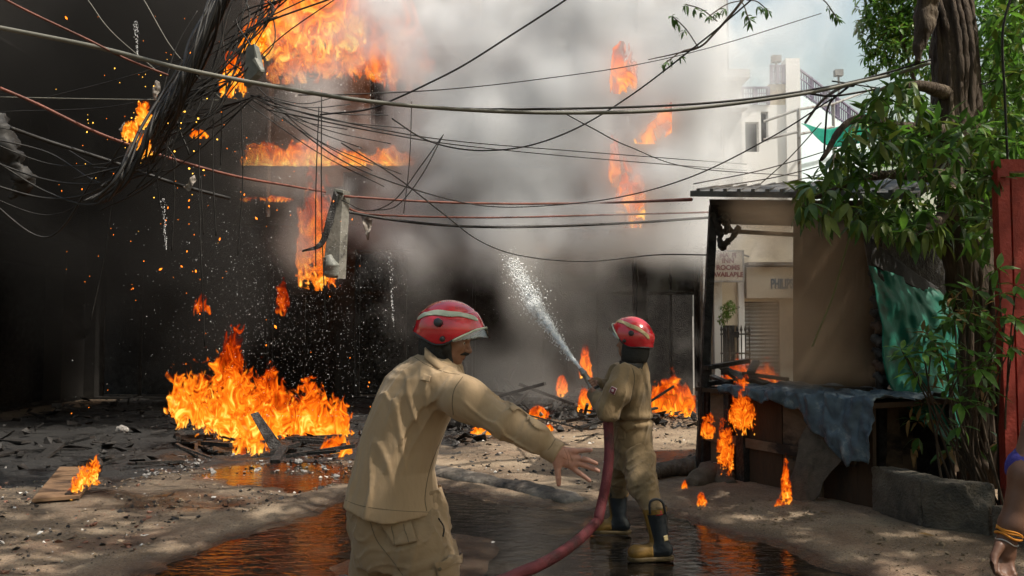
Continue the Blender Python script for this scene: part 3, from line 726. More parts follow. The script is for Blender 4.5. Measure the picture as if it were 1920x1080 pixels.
M_gtarp = MAT("green_tarp", (0.004, 0.085, 0.055), (0.008, 0.15, 0.10), 3, 0.6, 0.4, 14, c3=(0.05, 0.045, 0.03), s3=2.2, t3=(0.56, 0.7), transl=0.15)
o = cloth("tarpaulin", [W(1632, 497, 7.9), W(1650, 600, 7.85), W(1658, 705, 7.8), W(1735, 795, 7.75), W(1800, 838, 7.8)], [W(1760, 545, 8.6), W(1790, 600, 8.4), W(1800, 690, 8.3), W(1810, 770, 8.2), W(1820, 838, 8.0)], 26, 46, M_gtarp, wr=0.16, seed=2, fs=3.4, sdir=(0.1, 1, 0))
tag(o, "torn emerald green tarpaulin strung between the kiosk post and shrub", "tarpaulin")
M_netb = MAT("black_netting", (0.012, 0.012, 0.013), (0.03, 0.03, 0.03), 60, 0.9)
o = cloth("netting", [W(1632, 445, 8.0), W(1700, 500, 8.3), W(1760, 540, 8.6)], [W(1634, 495, 7.95), W(1690, 528, 8.2), W(1750, 552, 8.5)], 10, 10, M_netb, wr=0.06, fs=3)
tag(o, "strip of black netting above the green tarpaulin", "netting")
# charred heap on the burning corner
def debris_piece(rs, kind):
    if kind == 0:
        v = rs.normal(size=(6, 3)); v /= np.linalg.norm(v, axis=1)[:, None]; v = np.array([(1, 0, 0), (-1, 0, 0), (0, 1, 0), (0, -1, 0), (0, 0, 1), (0, 0, -1)]) * rs.uniform(0.5, 1.2, (6, 1)) + rs.normal(0, .18, (6, 3))
        return v, [(0, 2, 4), (2, 1, 4), (1, 3, 4), (3, 0, 4), (2, 0, 5), (1, 2, 5), (3, 1, 5), (0, 3, 5)]
    l, w, t = (1, rs.uniform(.1, .3), rs.uniform(.03, .08)) if kind == 1 else (1, rs.uniform(.5, .9), rs.uniform(.02, .06))
    v = np.array([(x, y, z) for z in (-t, t) for x, y in ((-l, -w), (l, -w), (l, w), (-l, w))], float) + rs.normal(0, .06, (8, 3))
    if kind == 2: v[:, 2] += 0.35 * (v[:, 0] * v[:, 1]) * rs.uniform(-1, 1)
    return v, [(0, 3, 2, 1), (4, 5, 6, 7), (0, 1, 5, 4), (1, 2, 6, 5), (2, 3, 7, 6), (3, 0, 4, 7)]
def rotm(rs, flat=0.5):
    return np.array((Matrix.Rotation(rs.uniform(0, 6.28), 3, 'Z') @ Matrix.Rotation(rs.normal(0, flat), 3, 'X') @ Matrix.Rotation(rs.normal(0, flat), 3, 'Y')))
rs = np.random.RandomState(3)
for k_ in range(9):
    f_ = rs.uniform(0.0, 0.27); a = Ks(f_, rs.uniform(-0.05, 0.5), 0.99 + 0.03 * k_); d = rotm(rs, 0.12) @ np.array((rs.uniform(0.15, 0.34), 0, 0))
    o = MB().beam(a - d, a + d, rs.uniform(.05, .12), rs.uniform(.03, .06)).build("charred_plank", M_char)
    tag(o, "charred plank heaped on the burning kiosk counter corner", "plank", "charred planks heaped on the counter corner")
o = MB().beam(Ks(0.52, 0.55, 1.03), Ks(0.82, 0.45, 1.05), 0.09, 0.035).build("plank", M_wood); tag(o, "loose brown plank lying on the blue tarpaulin", "plank")
# low wall of rough concrete blocks
M_block = MAT("rough_concrete", (0.075, 0.064, 0.050), (0.14, 0.120, 0.094), 6, 0.92, 0.9, 55, c3=(0.05, 0.045, 0.038), s3=1.4, bdist=0.03)
bw = empty("block_wall", tuple(G(1640, 968)), "low wall of rough grey concrete blocks at the lower right", "wall")
def rough_block(c00, c10, dep, z0, z1, seed, chip=None):
    a, b_ = np.array(c00, float), np.array(c10, float); L_ = np.linalg.norm(b_ - a); d = (b_ - a) / L_; n = np.array((-d[1], d[0], 0)); n = n if n[1] > 0 else -n
    H = z1 - z0; S = np.array((L_, dep, H)) / 2
    def f(P):
        Q = np.abs(P) - (S - 0.02); g = np.linalg.norm(np.maximum(Q, 0), axis=-1) + np.minimum(Q.max(-1), 0) - 0.02
        g = g + 0.009 * fbm(P * 9 + seed, 4, seed) + 0.008 * fbm(P * 34, 2, seed)
        if chip is not None: g = np.maximum(g, 0.16 - np.linalg.norm(P - np.array(chip) * S, axis=-1) + 0.05 * fbm(P * 12, 3, 4))
        return g
    V, F = sdf_mesh(f, -S - 0.05, S + 0.05, 0.014)
    c = a + d * L_ / 2 + n * dep / 2 + np.array((0, 0, z0 + H / 2))
    return V[:, :1] * d + V[:, 1:2] * n + V[:, 2:] * np.array((0, 0, 1)) + c, F
c0, c1 = G(1634, 972), G(1728, 1003); c2 = G(1858, 1022); c3_ = G(1990, 1062)
for (a, c, z1, ch) in ((c0, c1, 0.44, None), (c1, c2, 0.43, (1.0, -1, 1.0)), (c2, c3_, 0.30, None)):
    V, F = rough_block(a, a + (c - a) * 0.985, 0.22, -0.04, z1, int(z1 * 100), ch); mk("block", V, F, M_block, bw, True)
V, F = rough_block(G(1745, 890, 0) + (0, 0, 0), G(1850, 900, 0), 0.3, 0.0, 0.42, 4); o = mk("concrete_slab", V, F, M_block, smooth=True); tag(o, "dark concrete slab tucked behind the block wall", "slab")
# red steel gate at the frame edge
M_red = MAT("flaking_red_paint", (0.19, 0.02, 0.014), (0.27, 0.035, 0.022), 7, 0.55, 0.3, 40, c3=(0.09, 0.03, 0.022), s3=5, t3=(0.6, 0.7))
rg_ = empty("red_gate", tuple(W(1890, 900, 6.9)), "tall red painted steel gate at the right edge", "gate")
p0 = W(1890, 905, 6.9); zt_ = W(1890, 300, 6.9)[2]
MB().box((p0[0] - 0.035, 6.86, 0), (p0[0] + 0.06, 6.95, zt_)).build("post", M_red, rg_)
MB().box((p0[0] + 0.062, 6.87, zt_ - 0.1), (p0[0] + 1.3, 6.95, zt_)).build("top_rail", M_red, rg_)
for k_ in range(3): MB().box((p0[0] + 0.10 + k_ * 0.40, 6.90, 0.1), (p0[0] + 0.48 + k_ * 0.40, 6.93, zt_ - 0.14)).build("panel", M_red, rg_)
for z in (0.6, 1.7): MB().box((p0[0] + 0.062, 6.875, z), (p0[0] + 1.3, 6.945, z + 0.07)).build("cross_rail", M_red, rg_)
# fallen log
M_bark = MAT("grey_bark", (0.055, 0.046, 0.036), (0.14, 0.118, 0.092), 6, 0.9, 1.0, 26, c3=(0.03, 0.025, 0.02), s3=3, stretch=(1, 1, 0.35), bdist=0.04)
V, F = lumpy_tube([G(1214, 900) + (0, 0, .07), G(1255, 893) + (0, 0, .08), G(1318, 888) + (0, 0, 0.11)], [0.085, 0.10, 0.12], 20, 12, 0.03, 5, 0.9)
o = mk("log", V, F, M_bark, smooth=True); tag(o, "pale weathered log lying left of the kiosk leg", "log")
V, F = lumpy_tube([G(1300, 915) + (0, 0, .03), G(1335, 905) + (0, 0, .09), G(1375, 915) + (0, 0, 0.03)], [0.09, 0.17, 0.06], 16, 15, 0.07, 5, 0.9)
o = mk("sack", V, F, M_sack, smooth=True); tag(o, "slumped dirty sack at the foot of the kiosk", "sack")
# ------------------------------------------------------------------ trees and shrubs
def leaf_mat(name, c1, c2, tr=0.35, rough=0.38):
    return MAT(name, c1, c2, 3.0, rough + 0.08, spec=0.35, transl=tr)
M_leaf = leaf_mat("dark_leaf", (0.028, 0.075, 0.012), (0.06, 0.125, 0.022))
M_leaf2 = leaf_mat("yellow_green_leaf", (0.085, 0.13, 0.018), (0.14, 0.18, 0.03))
M_leaf3 = leaf_mat("fresh_leaf", (0.065, 0.17, 0.02), (0.12, 0.25, 0.03), 0.5)
M_leafd = leaf_mat("dry_leaf", (0.16, 0.09, 0.03), (0.22, 0.14, 0.05), 0.3, 0.7)
M_trunk = MAT("tree_bark", (0.028, 0.02, 0.014), (0.075, 0.054, 0.037), 5, 0.95, 1.0, 18, c3=(0.11, 0.085, 0.06), s3=2, stretch=(1, 1, 0.18), bdist=0.06)
def leaf_vf(w, droop, fold=0.18):
    s = np.array((0, 0.18, 0.42, 0.7, 1.0)); hw = w * np.array((0.06, 0.62, 1.0, 0.72, 0.02)); z = -droop * s ** 2
    V = []; F = []
    for k in range(5): V += [(s[k], 0, z[k]), (s[k], hw[k], z[k] + fold * hw[k]), (s[k], -hw[k], z[k] + fold * hw[k])]
    for k in range(4): F += [(3 * k, 3 * k + 3, 3 * k + 4, 3 * k + 1), (3 * k, 3 * k + 2, 3 * k + 5, 3 * k + 3)]
    return np.array(V), F
LEAFV = [leaf_vf(0.15, 0.12), leaf_vf(0.17, 0.35), leaf_vf(0.13, 0.55), leaf_vf(0.16, 0.22)]
_leafme = {}
def leaf_mesh(k, mat):
    if (k, mat.name) not in _leafme:
        me = mesh_from("leaf", LEAFV[k][0], LEAFV[k][1], True); me.materials.append(mat); _leafme[(k, mat.name)] = me
    return _leafme[(k, mat.name)]
def basis(d, rs, up=(0, 0, 1)):
    d = d / np.linalg.norm(d); u = np.array(up, float) + rs.normal(0, .25, 3); y = np.cross(u, d); y /= np.linalg.norm(y) + 1e-9
    return np.stack([d, y, np.cross(d, y)], 1)
def rosette(c, ax, rs, n, L, mats, out, spread=1.1):
    ax = np.array(ax, float); ax /= np.linalg.norm(ax); B = basis(ax, rs)
    for k in range(n):
        a = 6.283 * k / n + rs.uniform(-.35, .35); th = spread * rs.uniform(0.7, 1.25)
        d = B[:, 0] * math.cos(th) + (B[:, 1] * math.cos(a) + B[:, 2] * math.sin(a)) * math.sin(th); d = d + np.array((0, 0, -0.25))
        out.append((np.array(c) + d * 0.01, basis(d, rs), L * rs.uniform(.65, 1.15), rs.randint(4), mats[rs.randint(len(mats))]))
def plant_leaves(th, leaves, cap=300, nm="leaf"):
    P = np.array([l[0] for l in leaves]); px, py = toPx(P); inv = (px > 0) & (px < 1920) & (py > 0) & (py < 1080) & (P[:, 1] > 1)
    score = np.where(inv, np.array([l[2] for l in leaves]) / np.maximum(P[:, 1], .5), -1); order = np.argsort(-score)
    base = pbase(th); chosen = [i for i in order[:cap] if score[i] > 0]; cs = set(chosen)
    for i in chosen:
        p, B, s, k, m = leaves[i]; o = bpy.data.objects.new(nm, leaf_mesh(k, m)); col.objects.link(o); o.parent = th
        Mx = Matrix([list(B[r] * s) + [p[r] - base[r]] for r in range(3)] + [[0, 0, 0, 1]]); o.matrix_local = Mx
    mats = sorted({l[4].name for l in leaves}); V, F, mi = [], [], []; nb = 0
    for i, (p, B, s, k, m) in enumerate(leaves):
        if i in cs: continue
        lv, lf = LEAFV[k]; V.append((lv * s) @ B.T + p); F.append(np.array(lf) + nb); mi += [mats.index(m.name)] * len(lf); nb += len(lv)
    if V:
        o = mk("foliage", np.vstack(V), np.vstack(F), [bpy.data.materials[m] for m in mats], th, True); o["kind"] = "stuff"
        o.data.polygons.foreach_set("material_index", np.array(mi, np.int32)); o.data.update()
rs = np.random.RandomState(21)
tree = empty("tree", (4.9, 9.0, 0), "thick-trunked tree with large drooping leaves overhanging the kiosk", "tree")
tp = [np.array((4.95, 8.7, -0.1)), np.array((4.9, 8.85, 1.5)), W(1800, 330, 9.0), W(1788, 120, 9.2), W(1780, 0, 9.4), np.array((4.7, 9.6, 7.5))]
V, F = lumpy_tube(tp, [0.40, 0.29, 0.25, 0.225, 0.22, 0.18], 28, 4, 0.07, 2.6, 1.0); mk("trunk", V, F, M_trunk, tree, True)
for k in range(9):                                            # hanging aerial roots along the bark
    a = 3.4 + k * 0.33; q = [p + np.array((math.cos(a) * 0.225, math.sin(a) * 0.225, 0)) * (0.85 + 0.2 * rs.rand()) + rs.normal(0, .03, 3) for p in tp[1:5]]
    V, F = lumpy_tube(q, [0.02, 0.03, 0.035, 0.03], 7, k, 0.02, 8, 1.0); mk("aerial_root", V, F, M_trunk, tree, True)
V, F = lumpy_tube([W(1742, 0, 9.1), W(1728, 60, 9.05), W(1720, 118, 9.0)], [0.13, 0.10, 0.02], 12, 31, 0.06, 5, 1.0); mk("broken_limb", V, F, M_trunk, tree, True)
limbs = [[W(1795, 250, 9.0), W(1700, 240, 8.5), W(1600, 225, 8.0), W(1540, 300, 7.8)], [W(1800, 330, 9.0), W(1740, 330, 8.3), W(1640, 330, 7.7), W(1530, 370, 7.4)],
         [W(1790, 180, 9.1), W(1720, 160, 8.6), W(1640, 170, 8.2)], [W(1805, 300, 9), W(1860, 330, 8.2), W(1900, 340, 7.8)], [W(1800, 280, 9), W(1780, 380, 7.9), W(1740, 430, 7.2), W(1700, 450, 7.0)],
         [np.array((4.7, 9.5, 6.8)), np.array((3.2, 8, 7.8)), np.array((1.0, 6.0, 8.3))], [np.array((4.7, 9.5, 6.8)), np.array((5.6, 6, 8.0)), np.array((5.5, 2.0, 8.6))], [np.array((4.7, 9.6, 7.2)), np.array((7, 9.5, 8.6)), np.array((9, 8.5, 9))]]
for q in limbs:
    V, F = lumpy_tube(q, [0.09, 0.05, 0.02], 8, 2, 0.02, 5, 1.0); mk("limb", V, F, M_trunk, tree, True)
lv = []
# in view: clusters authored along the limbs inside the crown's outline
hull = [(1520, 335), (1575, 262), (1610, 215), (1660, 140), (1720, 150), (1745, 210), (1850, 230), (1885, 260), (1880, 420), (1850, 470), (1740, 455), (1640, 430), (1560, 415), (1490, 400), (1485, 355)]
n = 0
while n < 230:
    px, py = rs.uniform(1485, 1890), rs.uniform(130, 475)
    if poly_sdf(np.array((px, py), float), hull) > -4: continue
    Y = rs.uniform(6.9, 8.9); rosette(W(px, py, Y), rs.normal(0, .5, 3) + (0, -0.25, -0.15), rs, rs.randint(5, 9), 0.20, [M_leaf, M_leaf, M_leaf, M_leaf2, M_leaf3], lv, 1.15); n += 1
for px, py in ((1500, 385), (1545, 400), (1610, 410), (1655, 415), (1700, 425), (1735, 430), (1520, 350), (1590, 380), (1760, 420)):
    rosette(W(px, py, 7.0), (rs.normal(0, .3), -0.2, -1), rs, 8, 0.22, [M_leaf, M_leaf2, M_leaf2], lv, 0.75)
n = 0                                                         # right of the trunk, up to the frame edge
while n < 430:
    px, py, Y = rs.uniform(1830, 1960), rs.uniform(-40, 400), rs.uniform(8.6, 11.5)
    if px < 1850 and py < 200: continue
    rosette(W(px, py, Y), rs.normal(0, .6, 3), rs, 6, 0.20, [M_leaf, M_leaf3, M_leaf3, M_leaf2], lv, 1.2); n += 1
n = 0                                                         # overhead crown that shades the lane
while n < 2300:
    p = np.array((rs.uniform(-2.6, 12.5), rs.uniform(-6, 9.2), rs.uniform(6.3, 10)))
    e = ((p[0] - 5.0) / 7.6) ** 2 + ((p[1] - 0.9) / 6.6) ** 2
    if e > 1 - 0.25 * rs.rand() or perlin(p * 0.75 + 5) < -0.25: continue
    px, py = toPx(p)
    if p[1] > 1 and py > -25 and 0 < px < 1920: continue
    rosette(p, rs.normal(0, .5, 3) + (0, 0, 0.4), rs, 6, 0.36, [M_leaf, M_leaf, M_leaf3], lv, 1.25); n += 1
plant_leaves(tree, lv)

def bushy(name, label, base, centers, n, Ls, mats, seed, trunk_r=0.08, cat="tree", cap=0, rn=6, spread=1.2):
    r2 = np.random.RandomState(seed); th = empty(name, tuple(base), label, cat); lv = []
    top = np.mean([c[0] for c in centers], axis=0)
    V, F = lumpy_tube([np.array(base, float), (np.array(base) + top) / 2 + r2.normal(0, .1, 3), top], [trunk_r, trunk_r * .8, trunk_r * .35], 10, seed, 0.02, 4, 1.0); mk("trunk", V, F, M_trunk, th, True)
    for c, rad in centers:
        c = np.array(c); V, F = lumpy_tube([top, (top + c) / 2 + r2.normal(0, .08, 3), c], [trunk_r * .4, trunk_r * .25, trunk_r * .12], 6, seed, 0.01, 4, 1.0); mk("limb", V, F, M_trunk, th, True)
    tot = sum(r_ ** 2 for _, r_ in centers)
    for c, rad in centers:
        for _ in range(int(n * rad ** 2 / tot)):
            v = r2.normal(size=3); v /= np.linalg.norm(v); p = np.array(c) + v * rad * r2.uniform(0.35, 1.05) ** 0.6
            if perlin(p * 2.2 / max(rad, .3)) < -0.12: continue
            rosette(p, v + r2.normal(0, .4, 3), r2, rn, Ls, mats, lv, spread)
    plant_leaves(th, lv, cap); return th
bushy("tree", "sunlit small-leaved tree against the white sky left of the trunk", (9.5, 17, 0), [(W(1690, 20, 17), 0.75), (W(1650, 60, 17), 0.5), (W(1690, 85, 16.5), 0.55), (W(1730, 110, 17), 0.5), (W(1640, 105, 17), 0.32), (W(1730, 40, 17), 0.6), (W(1700, -20, 17), 0.8), (W(1660, 10, 17), 0.6)], 1250, 0.17, [M_leaf3, M_leaf3, M_leaf2, M_leaf], 5)
bushy("tree", "green tree filling the upper right corner behind the trunk", (12.0, 19, 0), [(W(1860, 60, 19), 1.3), (W(1920, 130, 18), 1.3), (W(1880, 210, 18), 1.1), (W(1930, 20, 18), 1.2), (W(1840, 300, 17), 1.3), (W(1760, 330, 17), 1.2), (W(1900, 330, 17), 1.3)], 1700, 0.24, [M_leaf3, M_leaf3, M_leaf], 6, 0.15)
bushy("tree", "small light green tree beside the far terrace", (13.0, 24, 0), [(W(1625, 225, 24), 0.7), (W(1600, 250, 24), 0.6), (W(1650, 260, 24), 0.8), (W(1620, 300, 24), 0.9)], 260, 0.14, [M_leaf3, M_leaf2], 9)
th = bushy("potted_tree", "tiny sunlit leafy plant in front of the gate", (W(1361, 640, 17.5)[0], 17.5, 0), [(W(1361, 582, 17.5), 0.17), (W(1357, 596, 17.5), 0.13), (W(1368, 575, 17.5), 0.12)], 130, 0.07, [M_leaf3, M_leaf2], 12, 0.02, "plant")
# thin twigs with sparse leaves hanging in from the top
tw_ = empty("tree_branch", tuple(W(1400, -30, 11.5)), "bare arching twig with sparse grey-green leaves hanging in from the top", "branch")
q = [W(1420, -40, 11.5), W(1385, 10, 11.5), W(1340, 62, 11.5), W(1312, 88, 11.5), W(1270, 100, 11.6), W(1215, 112, 11.8)]
MB().tube(spline(q, 8), np.interp(np.linspace(0, 1, 41), (0, 1), (0.025, 0.006)), 6).build("limb", M_trunk, tw_, True)
lv = []
for a, c in (((1345, 40), (1285, 8)), ((1385, -5), (1405, 40)), ((1400, 0), (1440, 20)), ((1530, -10), (1570, 35)), ((1310, 90), (1260, 30)), ((1310, 88), (1245, 120)), ((1395, 0), (1330, 30))):
    a3, c3 = W(*a, 11.5), W(*c, 11.3); MB().tube(spline([a3, (a3 + c3) / 2 + (0, 0, .05), c3], 5), 0.008, 5).build("twig", M_trunk, tw_)
    for t in (0.55, 0.75, 0.9, 1.0): rosette(a3 + (c3 - a3) * t, (rs.normal(), rs.normal(), -0.8), rs, 5, 0.115, [M_leaf], lv, 0.9)
plant_leaves(tw_, lv, 150)
# shrub with leaf whorls in front of the green tarpaulin
sb = empty("shrub", (3.9, 7.0, 0.0), "shrub with whorled glossy leaves growing by the red gate", "shrub"); lv = []
whorls = [(1745, 640, 6.7), (1700, 670, 6.8), (1690, 655, 6.7), (1775, 640, 6.6), (1800, 700, 6.5), (1835, 690, 6.4), (1860, 670, 6.4), (1850, 640, 6.6), (1800, 755, 6.5), (1765, 665, 6.6), (1820, 610, 6.7), (1830, 545, 6.7), (1905, 535, 6.4), (1880, 550, 6.5),
          (1885, 590, 6.5), (1720, 700, 6.9), (1870, 620, 6.5), (1790, 600, 6.9), (1895, 650, 6.4), (1850, 730, 6.5), (1815, 655, 6.4), (1870, 505, 6.7), (1840, 585, 6.8), (1780, 720, 6.8), (1905, 600, 6.3), (1730, 660, 6.6), (1830, 760, 6.6), (1800, 800, 6.7)]
for q in whorls:
    p = W(*q); B0 = np.array((3.95 + rs.normal(0, .12), 7.15 + rs.normal(0, .1), 0.02)); mid = (p + B0) / 2 + np.array((rs.normal(0, .08), .1, .12))
    MB().tube(spline([B0, mid, p], 7), np.linspace(0.012, 0.005, 15), 5).build("stem", M_trunk, sb)
    rosette(p, (rs.normal(0, .35), -0.45, 0.7), rs, rs.randint(6, 9), 0.165, [M_leaf, M_leaf3, M_leaf3, M_leaf], lv, 1.25)
for k in range(60): rosette(W(rs.uniform(1700, 1890), rs.uniform(540, 860), rs.uniform(7.2, 7.7)), rs.normal(0, .6, 3), rs, 5, 0.15, [M_leaf, M_leaf, M_leafd], lv, 1.1)
plant_leaves(sb, lv)
for k in range(5):                                            # dry stems of the thicket behind
    a = W(1815 + 14 * k, 880, 7.6 + .1 * k); c = W(1800 + 20 * k, 480 + 10 * k, 7.8)
    V, F = lumpy_tube([a, (a + c) / 2 + rs.normal(0, .06, 3), c], [0.05, 0.04, 0.02], 8, k, 0.02, 6, 1.0); mk("stem", V, F, M_trunk, sb, True)
# vine hanging in the kiosk opening
vn = MB().tube(spline([W(1597, 430, 8.3), W(1580, 490, 8.3), W(1560, 560, 8.25), W(1535, 620, 8.2), W(1523, 650, 8.2)], 8), 0.010, 6).build("vine", M_leaf2, None, True)
tag(vn, "thin green vine dangling in front of the brown kiosk wall", "vine")
for (px, py, lab) in ((1548, 980, "yellow fallen leaf on the mud near the puddle"), (1735, 1020, "yellow fallen leaf in front of the block wall")):
    p = G(px, py); me = leaf_mesh(0, M_leafd); o = bpy.data.objects.new("fallen_leaf", me); col.objects.link(o); o.location = (p[0] - .05, p[1], gz(p[0], p[1]) + 0.02); o.scale = (.12,) * 3; o.rotation_euler = (0.2, 0.05, 0.5 if px < 1600 else -.3); tag(o, lab, "leaf")

# ------------------------------------------------------------------ overhead cables
M_cab = MAT("black_cable", (0.010, 0.0095, 0.009), (0.022, 0.02, 0.018), 8, 0.6)
M_cabg = MAT("weathered_grey_cable", (0.10, 0.10, 0.085), (0.17, 0.165, 0.14), 3, 0.6, stretch=(.3, .3, .3))
M_cabr = MAT("rusty_red_wire", (0.075, 0.028, 0.02), (0.19, 0.065, 0.045), 6, 0.6)
def cable(pts, r, mat, label, group=None, n=6, nm="cable", sub=10):
    P = spline([W(*p) for p in pts], sub)
    o = mk(nm, *tube_vf(P, r, n), mat, smooth=True); tag(o, label, nm.split("_")[-1] if nm != "cable" else "cable", group); return o
cable([(-60, 40, 7.0), (0, 52, 7.0), (180, 88, 7.1), (330, 126, 7.2), (480, 156, 7.4), (660, 186, 7.6), (830, 203, 7.9), (1000, 211, 8.2), (1180, 210, 8.5), (1330, 200, 8.7), (1500, 177, 8.9), (1600, 156, 9.0), (1680, 138, 9.1), (1745, 118, 9.0)], 0.019, M_cabg, "thick grey-green cable sagging across the whole picture", n=10)
cable([(640, 184, 7.7), (840, 203, 8.2), (1100, 203, 8.6), (1330, 193, 8.8), (1500, 172, 9.0), (1620, 148, 9.1), (1745, 112, 9.0)], 0.013, M_cab, "thinner black cable running just above the thick grey-green one")
cable([(1500, 172, 9.0), (1560, 180, 9.0), (1640, 168, 9.0), (1700, 160, 9.0)], 0.012, M_cab, "short black cable looping towards the large-leaved tree")
cable([(-40, -30, 6.5), (40, 15, 6.7), (160, 72, 7), (240, 112, 7.2), (315, 141, 7.5)], 0.010, M_cabr, "reddish wire descending from the top left corner")
cable([(0, 165, 8), (70, 195, 8.2), (190, 252, 8.5), (330, 300, 9), (440, 330, 9.5), (540, 348, 10.5), (610, 360, 13)], 0.016, M_cabr, "scorched red cable slanting through the dark smoke on the left")
cable([(20, 240, 8), (90, 265, 8.3), (200, 300, 8.6), (330, 345, 9), (430, 372, 9.5)], 0.020, M_cab, "thick burnt black cable drooping below the slanting red one")
cable([(645, 368, 14), (800, 378, 14.5), (960, 382, 15), (1140, 380, 15.5), (1296, 374, 9.6)], 0.022, M_cabr, "rusty red pipe-like cable from the hanging panel to the kiosk roof")
cable([(640, 385, 14.5), (700, 402, 15), (900, 408, 15), (1100, 404, 15.5), (1330, 398, 16)], 0.018, M_cabr, "reddish cable under the first rusty one above the firefighters")
cable([(640, 395, 14.5), (735, 412, 15), (860, 424, 15), (1000, 425, 15), (1180, 418, 15.5), (1330, 408, 16)], 0.026, M_cab, "frayed burnt cable hung below the two reddish cables")
cable([(735, 222, 9), (790, 258, 9), (850, 277, 9), (920, 282, 9), (1000, 271, 9), (1090, 236, 9), (1190, 174, 9), (1300, 90, 8.6), (1350, 50, 8.4), (1420, -10, 8.2)], 0.009, M_cab, "long black wire dipping under the grey-green cable and rising to the top")
cable([(1075, -10, 8), (1030, 20, 8), (960, 65, 8), (870, 122, 8), (800, 158, 8), (740, 186, 8), (690, 205, 8), (600, 215, 8)], 0.009, M_cab, "black wire climbing diagonally through the pale smoke to the top centre")
cable([(560, 178, 8), (650, 177, 8.5), (830, 168, 9), (1000, 150, 10), (1190, 122, 11), (1350, 84, 12), (1540, 25, 13)], 0.007, M_cab, "faint wire rising gently behind the others towards the sky")
cable([(1050, 208, 9), (1110, 240, 9), (1180, 275, 10), (1300, 315, 12), (1500, 330, 15)], 0.007, M_cab, "thin wire falling right through the smoke beneath the grey-green cable")
cable([(530, 220, 9), (640, 300, 9.5), (760, 350, 10), (900, 385, 11), (1020, 386, 11.5), (1160, 370, 11), (1300, 330, 10), (1450, 255, 9.5), (1560, 185, 9)], 0.008, M_cab, "wire looping low past the flames and up to the tree")
cable([(640, 268, 9), (740, 330, 9), (830, 400, 9.5), (900, 452, 9.8), (980, 480, 10), (1100, 490, 10.3), (1230, 478, 10.5), (1330, 478, 9.5)], 0.008, M_cab, "black wire drooping lowest of all across the dark ground floor")
cable([(500, 195, 8), (700, 240, 9), (860, 265, 11), (1100, 285, 13), (1400, 308, 17)], 0.008, M_cab, "upper of two parallel wires crossing the pale smoke")
cable([(500, 205, 8), (700, 246, 9), (860, 272, 11), (1100, 296, 13), (1400, 320, 17)], 0.008, M_cab, "lower of two parallel wires crossing the pale smoke")
cable([(700, 395, 10), (745, 385, 10), (790, 330, 10), (830, 255, 10)], 0.007, M_cab, "curved loose wire end hanging right of the panel")
cable([(640, 375, 10), (690, 395, 10), (740, 375, 10), (790, 310, 10), (832, 252, 10)], 0.007, M_cab, "slack wire bowing below the rusty cable near the hanging panel")
cable([(772, 190, 10), (768, 300, 10), (757, 400, 10)], 0.006, M_cab, "thin wire hanging straight down in the middle of the smoke")
cable([(1900, -20, 7), (1880, 60, 7), (1884, 180, 7.1), (1890, 320, 7.2)], 0.010, M_cab, "dark cable dangling vertically in front of the tree trunk")
cable([(1920, 130, 9), (1830, 160, 9), (1700, 170, 9), (1560, 152, 9)], 0.008, M_cab, "wire passing behind the tree trunk on the right")
cable([(1510, 230, 12), (1540, 190, 11), (1575, 165, 10), (1600, 160, 9.2)], 0.02, M_cab, "heavy black cable curling down beside the pale blue wall")
cable([(1545, 295, 10), (1548, 240, 10), (1555, 195, 9.5), (1590, 163, 9)], 0.013, M_cab, "black cable dropping from the junction near the blue house")
for k, (x0, y0, x1, y1) in enumerate(((1300, 345, 1560, 280), (1330, 352, 1580, 300), (1380, 355, 1600, 310), (1420, 350, 1540, 230))):
    cable([(x0, y0, 14), ((x0 + x1) / 2, (y0 + y1) / 2 + 6, 14), (x1, y1, 14)], 0.010, M_cab, "thin wire fanning out above the kiosk roof", "wires fanning above the kiosk roof")
rs = np.random.RandomState(5)
GB = "strands of the heavy tangled cable bundle"; LB = "black strand in the thick twisted cable bundle at upper left"
trunkline = [(425, -30), (405, 20), (375, 85), (345, 150), (315, 205), (285, 255), (255, 305), (215, 350), (170, 378)]
for k in range(24):
    ph, ra = rs.uniform(0, 6.28), rs.uniform(3, 25); tw = rs.uniform(.3, 1.1)
    pts = [(x + ra * math.cos(ph + tw * i) * (1 + .08 * i), y + 0.4 * ra * math.sin(ph + tw * i), 8.0 + 0.004 * ra * math.sin(ph + tw * i) * 8) for i, (x, y) in enumerate(trunkline[:9 - (k % 3)])]
    cable(pts, rs.uniform(.006, .015), M_cab, LB, GB, 6, "cable", 7)
GB2 = "loose strands crossing the burning bundle"; LB2 = "loose black wire sweeping from the bundle past the grey box"
ends = [(560, -20), (540, -20), (520, -20), (500, -20), (470, -20), (600, -15), (640, -10), (455, -20)]
for k in range(20):
    e = ends[k % 8]; m1 = (470 + rs.normal(0, 22), 62 + rs.normal(0, 24)); m2 = (405 + rs.normal(0, 25), 150 + rs.normal(0, 22)); m3 = (330 + rs.normal(0, 26), 225 + rs.normal(0, 20)); m4 = (270 + rs.normal(0, 40), 300 + rs.normal(0, 25)); m5 = (190 + rs.normal(0, 40), 350 + rs.normal(0, 25))
    pts = [(*e, 8.3), (*m1, 8.2), (*m2, 8.1), (*m3, 8.0), (*m4, 8.0), (*m5, 8.1)][:6 - (k % 3 == 0)]
    cable(pts, rs.uniform(.005, .010), M_cab, LB2, GB2, 5, "cable", 7)
GB3 = "thin wires radiating from the knot under the grey box"; LB3 = "thin wire radiating from the knot below the grey box"
